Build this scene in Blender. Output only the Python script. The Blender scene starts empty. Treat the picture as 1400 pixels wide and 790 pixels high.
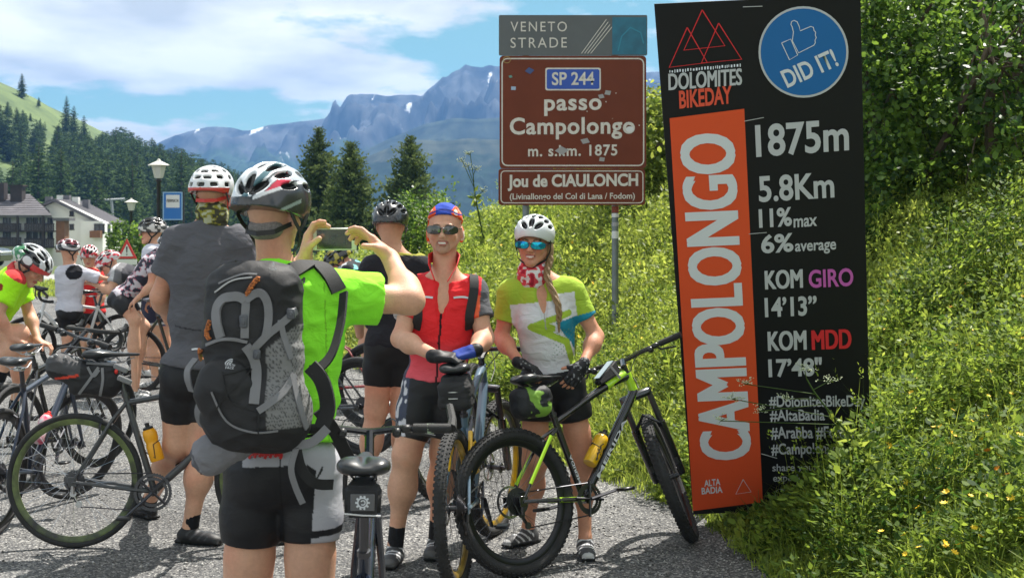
import bpy, bmesh, math, random
import numpy as np
from mathutils import Vector, Matrix, Quaternion, noise as mnoise
random.seed(7); RNG = np.random.default_rng(11)
SC = bpy.context.scene
COL = SC.collection
# ------------------------------------------------------------------ camera
F = 1900.0; HZ = 300.0; EYE = 1.70          # focal length in photo pixels, horizon row, eye height
cam_d = bpy.data.cameras.new('camera'); cam = bpy.data.objects.new('camera', cam_d); COL.objects.link(cam)
cam.location = (0, 0, EYE); cam.rotation_euler = (math.radians(90), 0, 0)
cam_d.sensor_width = 36; cam_d.lens = 36*F/1400; cam_d.shift_y = -95/1400
cam_d.clip_start = 0.05; cam_d.clip_end = 20000
cam_d.dof.use_dof = True; cam_d.dof.focus_distance = 6.8; cam_d.dof.aperture_fstop = 9.0
SC.camera = cam
SC.render.resolution_x = 1024; SC.render.resolution_y = 577
# ------------------------------------------------------------------ light
SUN_EL, SUN_AZ = math.radians(60), math.radians(34)      # azimuth measured from straight ahead (+Y) to the right
sun_dir = Vector((math.sin(SUN_AZ)*math.cos(SUN_EL), math.cos(SUN_AZ)*math.cos(SUN_EL), math.sin(SUN_EL)))
sl = bpy.data.lights.new('sun', 'SUN'); sl.energy = 3.5; sl.angle = math.radians(0.55); sl.color = (1.0, 0.95, 0.87)
so = bpy.data.objects.new('sun', sl); COL.objects.link(so)
so.rotation_euler = (-sun_dir).to_track_quat('-Z', 'Y').to_euler(); so.location = (0, 0, 40)
W = bpy.data.worlds.new('World'); SC.world = W; W.use_nodes = True
SC.view_settings.view_transform = 'Standard'; SC.view_settings.look = 'None'
SC.view_settings.gamma = 1; SC.view_settings.use_curve_mapping = False
SC.view_settings.exposure = 1.45
SC.cycles.max_bounces = 7; SC.cycles.diffuse_bounces = 4; SC.cycles.transmission_bounces = 4
SC.cycles.transparent_max_bounces = 8; SC.cycles.volume_bounces = 0

def world():
    nt = W.node_tree; nt.nodes.clear()
    N = nt.nodes.new; L = nt.links.new
    out = N('ShaderNodeOutputWorld'); bg = N('ShaderNodeBackground'); bg.inputs['Strength'].default_value = 0.1
    sky = N('ShaderNodeTexSky'); sky.sky_type = 'NISHITA'; sky.sun_disc = False
    sky.sun_elevation = SUN_EL; sky.sun_rotation = SUN_AZ; sky.altitude = 1800; sky.air_density = 1.0; sky.dust_density = 1.5; sky.ozone_density = 1.0
    tc = N('ShaderNodeTexCoord'); sep = N('ShaderNodeSeparateXYZ'); L(tc.outputs['Generated'], sep.inputs[0])
    def M(op, a, b=None, c=None):
        n = N('ShaderNodeMath'); n.operation = op
        for i, v in enumerate((a, b, c)):
            if v is None: continue
            if isinstance(v, (int, float)): n.inputs[i].default_value = v
            else: L(v, n.inputs[i])
        return n.outputs[0]
    zc = M('MAXIMUM', sep.outputs[2], 0.0)
    den = M('ADD', zc, 0.16)
    u = M('DIVIDE', sep.outputs[0], den); v = M('DIVIDE', sep.outputs[1], den)
    cmb = N('ShaderNodeCombineXYZ'); L(u, cmb.inputs[0]); L(v, cmb.inputs[1])
    n1 = N('ShaderNodeTexNoise'); n1.inputs['Scale'].default_value = 1.5; n1.inputs['Detail'].default_value = 10; n1.inputs['Roughness'].default_value = 0.56
    mp = N('ShaderNodeMapping'); mp.inputs['Location'].default_value = (CLOUD_OFF[0], CLOUD_OFF[1], CLOUD_OFF[2]); mp.inputs['Scale'].default_value = (1.0, 0.8, 1)
    L(cmb.outputs[0], mp.inputs[0]); L(mp.outputs[0], n1.inputs['Vector'])
    r = N('ShaderNodeValToRGB'); r.color_ramp.elements[0].position = 0.44; r.color_ramp.elements[1].position = 0.505
    L(n1.outputs['Fac'], r.inputs[0])
    n2 = N('ShaderNodeTexNoise'); n2.inputs['Scale'].default_value = 2.6; n2.inputs['Detail'].default_value = 5; L(mp.outputs[0], n2.inputs['Vector'])
    cr = N('ShaderNodeValToRGB'); cr.color_ramp.elements[0].position = 0.35; cr.color_ramp.elements[0].color = (3.3, 3.4, 3.3, 1)
    cr.color_ramp.elements[1].position = 0.62; cr.color_ramp.elements[1].color = (5.9, 5.85, 5.5, 1); L(n2.outputs['Fac'], cr.inputs[0])
    tint = N('ShaderNodeMix'); tint.data_type = 'RGBA'; tint.blend_type = 'MULTIPLY'; tint.inputs[0].default_value = 1.0
    L(sky.outputs[0], tint.inputs[6]); tint.inputs[7].default_value = SKY_TINT
    mx = N('ShaderNodeMix'); mx.data_type = 'RGBA'; L(r.outputs[0], mx.inputs[0]); L(tint.outputs[2], mx.inputs[6]); L(cr.outputs[0], mx.inputs[7])
    L(mx.outputs[2], bg.inputs['Color']); L(bg.outputs[0], out.inputs['Surface'])
CLOUD_OFF = (14.9, 3.6, 0.0); SKY_TINT = (0.38, 0.53, 0.38, 1)
world()

# ------------------------------------------------------------------ helpers
def P(px, py, D):
    """a place in the scene: photo column and row, and the distance at which the thing stands"""
    return Vector(((px-700)/F*D, D, EYE+(HZ-py)/F*D))
def srgb(r, g, b):
    f = lambda c: (c/255/12.92) if c/255 <= 0.04045 else ((c/255+0.055)/1.055)**2.4
    return (f(r), f(g), f(b), 1.0)
def tag(o, label=None, cat=None, group=None, kind=None):
    if label: o['label'] = label
    if cat: o['category'] = cat
    if group: o['group'] = group
    if kind: o['kind'] = kind
    return o
def empty(name, loc=(0, 0, 0), rz=0.0, label=None, cat=None, group=None):
    o = bpy.data.objects.new(name, None); COL.objects.link(o); o.location = loc; o.rotation_euler = (0, 0, rz)
    o.empty_display_size = 0.1
    return tag(o, label, cat, group)
def link(name, me, mat=None, parent=None, kind=None, smooth=None):
    o = bpy.data.objects.new(name, me); COL.objects.link(o)
    if mat is not None:
        for m in (mat if isinstance(mat, (list, tuple)) else [mat]): me.materials.append(m)
    if parent is not None: o.parent = parent
    if kind: o['kind'] = kind
    if smooth is not None: me.polygons.foreach_set('use_smooth', [smooth]*len(me.polygons))
    return o
def rebase(root, loc):
    """put an Empty at the thing's base while its parts, built in scene coordinates, stay where they are"""
    d = Vector(loc) - root.location
    root.location = loc
    for c in root.children: c.location = c.location - d
def npmesh(name, V, faces, cols=None, smooth=False):
    """V (n,3); faces list of arrays (m,3) or (m,4)"""
    me = bpy.data.meshes.new(name)
    V = np.asarray(V, dtype=np.float32); fl = [np.asarray(f, dtype=np.int32) for f in faces if len(f)]
    me.vertices.add(len(V)); me.vertices.foreach_set('co', V.ravel())
    nl = sum(f.size for f in fl); nf = sum(len(f) for f in fl)
    me.loops.add(nl); me.polygons.add(nf)
    me.loops.foreach_set('vertex_index', np.concatenate([f.ravel() for f in fl]))
    tot = np.concatenate([np.full(len(f), f.shape[1], np.int32) for f in fl])
    st = np.concatenate([[0], np.cumsum(tot)[:-1]]).astype(np.int32)
    me.polygons.foreach_set('loop_start', st); me.polygons.foreach_set('loop_total', tot)
    if smooth: me.polygons.foreach_set('use_smooth', np.ones(nf, dtype=bool))
    me.update(calc_edges=True); me.validate()
    if cols is not None:
        a = me.color_attributes.new('paint', 'FLOAT_COLOR', 'POINT')
        c = np.ones((len(V), 4), np.float32); c[:, :3] = np.asarray(cols, np.float32)[:, :3]
        a.data.foreach_set('color', c.ravel())
    return me

# ------------------------------------------------------------------ materials
MATS = {}
def mat(name, color=(0.5, 0.5, 0.5, 1), rough=0.6, metal=0.0, spec=0.5, bump=0.0, bscale=60, var=0.0, vscale=8, coat=0.0,
        paint=False, sheen=0.0, sss=0.0, emis=None, trans=0.0, alpha=1.0, var2=None, coord='Object', fold=0.0):
    if name in MATS: return MATS[name]
    m = bpy.data.materials.new(name); m.use_nodes = True; MATS[name] = m
    nt = m.node_tree; b = nt.nodes['Principled BSDF']; N = nt.nodes.new; L = nt.links.new
    b.inputs['Roughness'].default_value = rough; b.inputs['Metallic'].default_value = metal
    b.inputs['Specular IOR Level'].default_value = spec; b.inputs['Base Color'].default_value = color
    if coat: b.inputs['Coat Weight'].default_value = coat; b.inputs['Coat Roughness'].default_value = 0.12
    if sheen: b.inputs['Sheen Weight'].default_value = sheen
    if sss: b.inputs['Subsurface Weight'].default_value = sss; b.inputs['Subsurface Radius'].default_value = (0.02, 0.008, 0.004); b.inputs['Subsurface Scale'].default_value = 0.5
    if trans: b.inputs['Transmission Weight'].default_value = trans
    if alpha < 1: b.inputs['Alpha'].default_value = alpha
    if emis: b.inputs['Emission Color'].default_value = emis; b.inputs['Emission Strength'].default_value = 1
    tc = N('ShaderNodeTexCoord')
    src = None
    if paint:
        a = N('ShaderNodeAttribute'); a.attribute_name = 'paint'; src = a.outputs['Color']
    if var > 0 or var2 is not None:
        n = N('ShaderNodeTexNoise'); n.inputs['Scale'].default_value = vscale; n.inputs['Detail'].default_value = 6; n.inputs['Roughness'].default_value = 0.6
        L(tc.outputs[coord], n.inputs['Vector'])
        if var2 is not None:
            r = N('ShaderNodeValToRGB'); r.color_ramp.elements[0].position = 0.38; r.color_ramp.elements[1].position = 0.62
            r.color_ramp.elements[0].color = color; r.color_ramp.elements[1].color = var2; L(n.outputs['Fac'], r.inputs[0]); src = r.outputs[0]
        if var > 0:
            hs = N('ShaderNodeHueSaturation'); mr = N('ShaderNodeMapRange')
            mr.inputs['From Min'].default_value = 0.3; mr.inputs['From Max'].default_value = 0.7
            mr.inputs['To Min'].default_value = 1-var; mr.inputs['To Max'].default_value = 1+var
            L(n.outputs['Fac'], mr.inputs['Value']); L(mr.outputs[0], hs.inputs['Value'])
            if src is None: hs.inputs['Color'].default_value = color
            else: L(src, hs.inputs['Color'])
            src = hs.outputs[0]
    if src is not None: L(src, b.inputs['Base Color'])
    if fold > 0:
        n = N('ShaderNodeTexNoise'); n.inputs['Scale'].default_value = 11; n.inputs['Detail'].default_value = 3; n.inputs['Distortion'].default_value = 1.2
        mpp = N('ShaderNodeMapping'); mpp.inputs['Scale'].default_value = (1, 1, 1.7); mpp.inputs['Rotation'].default_value = (0, .5, .3); L(tc.outputs[coord], mpp.inputs[0]); L(mpp.outputs[0], n.inputs['Vector'])
        fb = N('ShaderNodeBump'); fb.inputs['Strength'].default_value = fold; fb.inputs['Distance'].default_value = 0.02
        L(n.outputs['Fac'], fb.inputs['Height']); L(fb.outputs[0], b.inputs['Normal'])
    if bump > 0:
        n = N('ShaderNodeTexNoise'); n.inputs['Scale'].default_value = bscale; n.inputs['Detail'].default_value = 5
        L(tc.outputs[coord], n.inputs['Vector'])
        bp = N('ShaderNodeBump'); bp.inputs['Strength'].default_value = bump; bp.inputs['Distance'].default_value = 0.01
        L(n.outputs['Fac'], bp.inputs['Height']); L(bp.outputs[0], b.inputs['Normal'])
        if fold > 0: L(fb.outputs[0], bp.inputs['Normal'])
    return m
def leaf_mat(name, c1, c2, trans=0.45, rough=0.5, vs=3.0, spec=0.4):
    """leaf: diffuse with light coming through; colour differs from clump to clump and leaf to leaf"""
    m = bpy.data.materials.new(name); m.use_nodes = True; nt = m.node_tree; nt.nodes.clear(); N = nt.nodes.new; L = nt.links.new
    out = N('ShaderNodeOutputMaterial'); pb = N('ShaderNodeBsdfPrincipled'); tr = N('ShaderNodeBsdfTranslucent'); mx = N('ShaderNodeMixShader')
    pb.inputs['Roughness'].default_value = rough; pb.inputs['Specular IOR Level'].default_value = spec
    tc = N('ShaderNodeTexCoord'); n = N('ShaderNodeTexNoise'); n.inputs['Scale'].default_value = vs; n.inputs['Detail'].default_value = 8; n.inputs['Roughness'].default_value = 0.75
    L(tc.outputs['Object'], n.inputs['Vector'])
    at = N('ShaderNodeAttribute'); at.attribute_name = 'paint'
    ad = N('ShaderNodeMath'); ad.operation = 'ADD'; sepc = N('ShaderNodeSeparateColor'); L(at.outputs['Color'], sepc.inputs[0])
    ms = N('ShaderNodeMath'); ms.operation = 'MULTIPLY_ADD'; ms.inputs[1].default_value = 0.5; ms.inputs[2].default_value = -0.25
    L(sepc.outputs[0], ms.inputs[0]); L(ms.outputs[0], ad.inputs[0]); L(n.outputs['Fac'], ad.inputs[1])
    r = N('ShaderNodeValToRGB'); r.color_ramp.elements[0].position = 0.3; r.color_ramp.elements[1].position = 0.72
    r.color_ramp.elements[0].color = c1; r.color_ramp.elements[1].color = c2; L(ad.outputs[0], r.inputs[0])
    L(r.outputs[0], pb.inputs['Base Color'])
    hs = N('ShaderNodeHueSaturation'); hs.inputs['Hue'].default_value = 0.485; hs.inputs['Saturation'].default_value = 1.0; hs.inputs['Value'].default_value = 1.5
    L(r.outputs[0], hs.inputs['Color']); L(hs.outputs[0], tr.inputs['Color'])
    mx.inputs[0].default_value = trans; L(pb.outputs[0], mx.inputs[1]); L(tr.outputs[0], mx.inputs[2]); L(mx.outputs[0], out.inputs[0])
    return m
# ------------------------------------------------------------------ small mesh collector
class MB:
    def __init__(s): s.v = []; s.f = []; s.n = 0
    def add(s, V, Fs):
        V = [tuple(v) for v in V]
        s.v += V; s.f += [tuple(i+s.n for i in f) for f in Fs]; s.n += len(V); return s
    def box(s, c, size, R=None, bev=0.0):
        c = Vector(c); h = Vector(size)/2
        if bev > 0:
            b = min(bev, min(h)*0.9); V = []; idx = {}
            Fs = []
            for sx in (-1, 1):
                for sy in (-1, 1):
                    for sz in (-1, 1):
                        for a in range(3):
                            p = Vector((sx*h.x, sy*h.y, sz*h.z))
                            for q in range(3):
                                if q != a: p[q] -= (sx, sy, sz)[q]*b
                            idx[(sx, sy, sz, a)] = len(V); V.append(p)
            for a in range(3):
                o1, o2 = (a+1) % 3, (a+2) % 3
                for sg in (-1, 1):
                    q = []
                    for (u, w) in ((-1, -1), (1, -1), (1, 1), (-1, 1)):
                        k = [0, 0, 0]; k[a] = sg; k[o1] = u; k[o2] = w; q.append(idx[(*k, a)])
                    Fs.append(q if sg > 0 else q[::-1])
            for a in range(3):          # edge bevels along axis a
                o1, o2 = (a+1) % 3, (a+2) % 3
                for u in (-1, 1):
                    for w in (-1, 1):
                        k0 = [0, 0, 0]; k0[a] = -1; k0[o1] = u; k0[o2] = w; k1 = list(k0); k1[a] = 1
                        q = [idx[(*k0, o1)], idx[(*k1, o1)], idx[(*k1, o2)], idx[(*k0, o2)]]
                        Fs.append(q if u*w < 0 else q[::-1])
            for sx in (-1, 1):
                for sy in (-1, 1):
                    for sz in (-1, 1):
                        q = [idx[(sx, sy, sz, a)] for a in range(3)]
                        Fs.append(q if sx*sy*sz > 0 else q[::-1])
        else:
            V = [Vector((x*h.x, y*h.y, z*h.z)) for x in (-1, 1) for y in (-1, 1) for z in (-1, 1)]
            Fs = [(0, 1, 3, 2), (4, 6, 7, 5), (0, 4, 5, 1), (2, 3, 7, 6), (0, 2, 6, 4), (1, 5, 7, 3)]
        if R is not None: V = [R @ v for v in V]
        return s.add([v+c for v in V], Fs)
    def tube(s, pts, r, n=10, caps=True, flat=1.0, up=None, closed=False):
        """swept round (or flattened) tube through pts; r number or list"""
        pts = [Vector(p) for p in pts]; m = len(pts)
        rs = r if isinstance(r, (list, tuple)) else [r]*m
        prev = None; base = s.n; V = []; Fs = []
        for i, p in enumerate(pts):
            if closed: t = pts[(i+1) % m]-pts[i-1]
            else: t = pts[min(i+1, m-1)]-pts[max(i-1, 0)]
            if t.length < 1e-9: t = Vector((0, 0, 1))
            t.normalize()
            if prev is None:
                a = Vector(up) if up is not None else (Vector((0, 0, 1)) if abs(t.z) < 0.9 else Vector((1, 0, 0)))
                nrm = (a - t*a.dot(t)).normalized()
            else:
                nrm = prev - t*prev.dot(t)
                nrm = nrm.normalized() if nrm.length > 1e-6 else Vector((1, 0, 0))
            prev = nrm; bn = t.cross(nrm)
            for k in range(n):
                a = 2*math.pi*k/n
                V.append(p + nrm*(math.cos(a)*rs[i]*flat) + bn*(math.sin(a)*rs[i]))
        for i in range(m if closed else m-1):
            j = (i+1) % m
            for k in range(n):
                k2 = (k+1) % n
                Fs.append((i*n+k, i*n+k2, j*n+k2, j*n+k))
        if caps and not closed:
            Fs.append(tuple(range(n-1, -1, -1))); Fs.append(tuple((m-1)*n+k for k in range(n)))
        return s.add(V, Fs)
    def ribbon(s, pts, w, t, up):
        """flat strap through pts, width w across, thickness t; up = surface normal hint"""
        pts = [Vector(p) for p in pts]; m = len(pts); V = []; Fs = []
        for i, p in enumerate(pts):
            d = (pts[min(i+1, m-1)]-pts[max(i-1, 0)]).normalized()
            u = Vector(up[i] if (isinstance(up, list) and not isinstance(up[0], (float, int, np.floating))) else up); u = (u-d*u.dot(d)).normalized(); sd = d.cross(u)
            ww = w[i] if isinstance(w, (list, tuple)) else w
            V += [p+sd*ww/2+u*t/2, p-sd*ww/2+u*t/2, p-sd*ww/2-u*t/2, p+sd*ww/2-u*t/2]
        for i in range(m-1):
            for k in range(4):
                k2 = (k+1) % 4; Fs.append((i*4+k, i*4+k2, i*4+4+k2, i*4+4+k))
        Fs += [(3, 2, 1, 0), tuple((m-1)*4+k for k in range(4))]
        return s.add(V, Fs)
    def lathe(s, prof, n=24, c=(0, 0, 0), axis='z', R=None):
        """prof list of (radius, height)"""
        V = []; Fs = []; m = len(prof)
        for (r, h) in prof:
            for k in range(n):
                a = 2*math.pi*k/n; x, y = r*math.cos(a), r*math.sin(a)
                p = {'z': Vector((x, y, h)), 'y': Vector((x, h, -y)), 'x': Vector((h, x, y))}[axis]
                V.append(p)
        for i in range(m-1):
            for k in range(n):
                k2 = (k+1) % n; Fs.append((i*n+k, i*n+k2, i*n+n+k2, i*n+n+k))
        if prof[0][0] > 1e-5: Fs.append(tuple(range(n-1, -1, -1)))
        if prof[-1][0] > 1e-5: Fs.append(tuple((m-1)*n+k for k in range(n)))
        if R is not None: V = [R @ v for v in V]
        return s.add([v+Vector(c) for v in V], Fs)
    def ell(s, c, r, R=None, nu=16, nv=10):
        V = [Vector((0, 0, r[2]))]; Fs = []
        for i in range(1, nv):
            th = math.pi*i/nv
            for k in range(nu):
                a = 2*math.pi*k/nu; V.append(Vector((r[0]*math.sin(th)*math.cos(a), r[1]*math.sin(th)*math.sin(a), r[2]*math.cos(th))))
        V.append(Vector((0, 0, -r[2])))
        for k in range(nu): Fs.append((0, 1+k, 1+(k+1) % nu))
        for i in range(nv-2):
            for k in range(nu):
                a = 1+i*nu+k; b = 1+i*nu+(k+1) % nu; Fs.append((a, a+nu, b+nu, b))
        l = len(V)-1
        for k in range(nu): Fs.append((l, l-nu+(k+1) % nu, l-nu+k))
        if R is not None: V = [R @ v for v in V]
        return s.add([v+Vector(c) for v in V], Fs)
    def mesh(s, name, smooth=True):
        me = bpy.data.meshes.new(name); me.from_pydata(s.v, [], s.f); me.validate(); me.update()
        if smooth: me.polygons.foreach_set('use_smooth', [True]*len(me.polygons)); me.set_sharp_from_angle(angle=math.radians(38))
        return me
    def build(s, name, m, parent=None, smooth=True, kind=None, label=None):
        o = link(name, s.mesh(name, smooth), m, parent, kind)
        if label: o['label'] = label
        return o
def bez(p0, p1, p2, p3, n=10):
    p0, p1, p2, p3 = map(Vector, (p0, p1, p2, p3)); out = []
    for i in range(n+1):
        t = i/n; out.append(p0*(1-t)**3+p1*3*t*(1-t)**2+p2*3*t*t*(1-t)+p3*t**3)
    return out
def spline(pts, n=6):
    pts = [Vector(p) for p in pts]; out = []
    for i in range(len(pts)-1):
        a = pts[max(i-1, 0)]; b = pts[i]; c = pts[i+1]; d = pts[min(i+2, len(pts)-1)]
        for k in range(n):
            t = k/n; out.append(0.5*((2*b)+(c-a)*t+(2*a-5*b+4*c-d)*t*t+(3*b-a-3*c+d)*t**3))
    out.append(pts[-1]); return out
def sstep(a, b, x): t = np.clip((x-a)/(b-a), 0, 1); return t*t*(3-2*t)
# cheap vectorised value noise
_T = RNG.random((64, 64, 64)).astype(np.float32)
def vnoise(x, y, z=0.0):
    x = np.asarray(x, float); y = np.asarray(y, float); z = np.asarray(z, float)+np.zeros_like(x)
    xi, yi, zi = np.floor(x).astype(int), np.floor(y).astype(int), np.floor(z).astype(int)
    fx, fy, fz = x-xi, y-yi, z-zi
    fx = fx*fx*(3-2*fx); fy = fy*fy*(3-2*fy); fz = fz*fz*(3-2*fz)
    g = lambda a, b, c: _T[(xi+a) & 63, (yi+b) & 63, (zi+c) & 63]
    r = lambda c: (g(0, 0, c)*(1-fx)+g(1, 0, c)*fx)*(1-fy)+(g(0, 1, c)*(1-fx)+g(1, 1, c)*fx)*fy
    return (r(0)*(1-fz)+r(1)*fz)*2-1
def fbm(x, y, z=0.0, o=4):
    s = 0; a = 1.0; t = 0
    for i in range(o): s = s+a*vnoise(x*2**i+i*7.3, y*2**i+i*3.1, np.asarray(z)*2**i); t += a; a *= 0.5
    return s/t
# ================================================================== THE SETTING
def xedge(y): return np.interp(y, [-10, 0, 5.5, 6.6, 8.07, 8.5, 10.2, 12.1, 16, 25, 40, 60], [1.9, 1.75, 1.45, 1.22, 1.08, .80, .15, -.25, -1.85, -4.6, -9.5, -16])
HPX = [-900, -200, 0, 30, 60, 91, 130, 200, 300, 420, 560, 900, 3000]
HPY = [-150, 30, 121, 140, 157, 182, 208, 240, 266, 290, 302, 310, 310]
def H(x, y):
    """height of the ground: flat road, bank rising on the right, hollow with houses, wooded hill on the left"""
    x = np.asarray(x, float); y = np.asarray(y, float)
    s = x-xedge(np.clip(y, -10, 60))
    bank = np.where(s > 0, 0.60*(np.sqrt(s*s+0.15)-0.387), 0.0)
    bank = np.where(bank > 3.2, 3.2+(bank-3.2)*0.45, bank); bank = np.minimum(bank, 9)
    bank = bank*(1-0.93*sstep(16, 36, y))
    bank = bank*(1+0.06*fbm(x*0.8, y*0.8)*sstep(0.5, 1.5, s))
    low = -5.2*sstep(44, 150, y)
    zc = EYE+(HZ-np.interp(700+F*x/400, HPX, HPY))/F*400
    hill = sstep(165, 400, y)**0.85*(zc+5.2)
    back = sstep(400, 1000, y)*(-(zc+5.2)-60)
    far = np.where(y > 160, fbm(x*0.02, y*0.02)*3.0*sstep(170, 260, y), 0)
    return bank+low+hill+back+far
def build_ground():
    ys = np.concatenate([np.arange(-8, 4, 0.6), np.arange(4, 24, 0.16), 24*np.geomspace(1, 60, 110)])
    ts = np.concatenate([np.linspace(-3.0, -0.42, 30, endpoint=False), np.linspace(-0.42, 0.42, 190), np.linspace(0.43, 3.0, 30)])
    wy = np.maximum(ys, 0)*1.0+3.0
    X = wy[:, None]*ts[None, :]; Y = np.repeat(ys[:, None], len(ts), 1)
    Z = H(X, Y)
    V = np.stack([X, Y, Z], -1).reshape(-1, 3); nx = len(ts); ny = len(ys)
    i = np.arange(ny-1)[:, None]*nx+np.arange(nx-1)[None, :]
    q = np.stack([i, i+1, i+nx+1, i+nx], -1).reshape(-1, 4)
    s = X-xedge(np.clip(Y, -10, 60))
    # paint: r = soil/grass weight, g = hill weight
    grass = np.where(s > 0.0, sstep(0.0, 0.25, s+0.12*fbm(X*3, Y*3)), 0)
    yy = Y+0.02*X
    lawn = sstep(31.0, 31.4, yy-0.08*X)*(1-sstep(38, 38.4, yy))
    lawn2 = sstep(42.5, 43, yy)
    grass = np.clip(grass+lawn+lawn2, 0, 1)
    pv = sstep(38.0, 38.3, yy)*(1-sstep(42.5, 43, yy))*(s < 0)
    C = np.stack([grass, sstep(120, 170, Y), pv], -1).reshape(-1, 3)
    me = npmesh('ground', V, [q], C, smooth=True)
    m = bpy.data.materials.new('ground'); m.use_nodes = True; nt = m.node_tree; N = nt.nodes.new; L = nt.links.new
    b = nt.nodes['Principled BSDF']; b.inputs['Roughness'].default_value = 0.85; b.inputs['Specular IOR Level'].default_value = 0.35
    tc = N('ShaderNodeTexCoord'); at = N('ShaderNodeAttribute'); at.attribute_name = 'paint'; sp = N('ShaderNodeSeparateColor'); L(at.outputs['Color'], sp.inputs[0])
    # asphalt with bright and dark aggregate
    vo = N('ShaderNodeTexVoronoi'); vo.inputs['Scale'].default_value = 105; L(tc.outputs['Object'], vo.inputs['Vector'])
    sc2 = N('ShaderNodeSeparateColor'); L(vo.outputs['Color'], sc2.inputs[0])
    r = N('ShaderNodeValToRGB'); e = r.color_ramp.elements; e[0].position = 0.0; e[0].color = (0.03, 0.03, 0.032, 1); e[1].position = 1.0; e[1].color = (0.40, 0.39, 0.37, 1)
    k = e.new(0.45); k.color = (0.095, 0.095, 0.097, 1); k = e.new(0.8); k.color = (0.165, 0.162, 0.155, 1)
    L(sc2.outputs[0], r.inputs[0])
    big = N('ShaderNodeTexNoise'); big.inputs['Scale'].default_value = 0.9; big.inputs['Detail'].default_value = 6; L(tc.outputs['Object'], big.inputs['Vector'])
    mr = N('ShaderNodeMapRange'); mr.inputs['From Min'].default_value = 0.3; mr.inputs['From Max'].default_value = 0.7; mr.inputs['To Min'].default_value = 0.62; mr.inputs['To Max'].default_value = 1.25
    L(big.outputs['Fac'], mr.inputs['Value'])
    mu = N('ShaderNodeMix'); mu.data_type = 'RGBA'; mu.blend_type = 'MULTIPLY'; mu.inputs[0].default_value = 1; L(r.outputs[0], mu.inputs[6]); L(mr.outputs[0], mu.inputs[7])
    # soil & turf
    gn = N('ShaderNodeTexNoise'); gn.inputs['Scale'].default_value = 6; gn.inputs['Detail'].default_value = 8; L(tc.outputs['Object'], gn.inputs['Vector'])
    gr = N('ShaderNodeValToRGB'); gr.color_ramp.elements[0].position = 0.35; gr.color_ramp.elements[0].color = (0.045, 0.05, 0.02, 1); gr.color_ramp.elements[1].position = 0.65; gr.color_ramp.elements[1].color = (0.10, 0.15, 0.035, 1)
    L(gn.outputs['Fac'], gr.inputs[0])
    hn = N('ShaderNodeTexNoise'); hn.inputs['Scale'].default_value = 0.06; hn.inputs['Detail'].default_value = 10; hn.inputs['Roughness'].default_value = 0.65; L(tc.outputs['Object'], hn.inputs['Vector'])
    hr = N('ShaderNodeValToRGB'); hr.color_ramp.elements[0].position = 0.38; hr.color_ramp.elements[0].color = (0.05, 0.085, 0.025, 1); hr.color_ramp.elements[1].position = 0.6; hr.color_ramp.elements[1].color = (0.115, 0.165, 0.045, 1)
    L(hn.outputs['Fac'], hr.inputs[0])
    m0 = N('ShaderNodeMix'); m0.data_type = 'RGBA'; L(sp.outputs[1], m0.inputs[0]); L(gr.outputs[0], m0.inputs[6]); L(hr.outputs[0], m0.inputs[7])
    m1 = N('ShaderNodeMix'); m1.data_type = 'RGBA'; L(sp.outputs[0], m1.inputs[0]); L(mu.outputs[2], m1.inputs[6]); L(m0.outputs[2], m1.inputs[7])
    m2 = N('ShaderNodeMix'); m2.data_type = 'RGBA'; L(sp.outputs[2], m2.inputs[0]); L(m1.outputs[2], m2.inputs[6]); m2.inputs[7].default_value = (0.32, 0.32, 0.31, 1)
    L(m2.outputs[2], b.inputs['Base Color'])
    bp = N('ShaderNodeBump'); bp.inputs['Strength'].default_value = 0.9; bp.inputs['Distance'].default_value = 0.006; L(vo.outputs['Distance'], bp.inputs['Height']); L(bp.outputs[0], b.inputs['Normal'])
    o = link('ground', me, m); o['kind'] = 'structure'
build_ground()

def ridge(name, D, prof, depth, base, rough, m, seed, nx=420, ny=80, spread=1.0):
    """mountain range: crest follows prof (column, row) at distance D; gullies and spurs come down both flanks"""
    pxs = np.linspace(-900, 2400, nx*2); crest = EYE+(HZ-np.interp(pxs, [p[0] for p in prof], [p[1] for p in prof]))/F*D
    u = np.linspace(-1, 1, ny*2+1); X = ((pxs-700)/F*D)[None, :]*np.ones((len(u), 1)); C = crest[None, :]*np.ones((len(u), 1))
    sc = 1.0/depth
    Y = D+u[:, None]*depth+fbm(X*sc*2.5, X*0+seed, 0)*depth*0.16
    t = np.abs(u)[:, None]
    rn = 1-np.abs(fbm(X*sc*9+seed, Y*sc*3.5+seed, 0, 5))*2
    rn2 = 1-np.abs(fbm(X*sc*26+seed, Y*sc*14, 0, 5))*2.2
    fall = 1-t**0.8
    Z = base+(C-base)*fall + (C-base)*rough*(rn*0.9+rn2*0.22)*np.clip(t*3, 0.03, 1)*np.clip((1-t)*2.2, 0, 1)
    V = np.stack([X, Y, Z], -1).reshape(-1, 3); n = X.shape[1]
    i = np.arange(len(u)-1)[:, None]*n+np.arange(n-1)[None, :]
    q = np.stack([i, i+1, i+n+1, i+n], -1).reshape(-1, 4)
    o = link(name, npmesh(name, V, [q], None, smooth=True), m); o['kind'] = 'structure'
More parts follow.
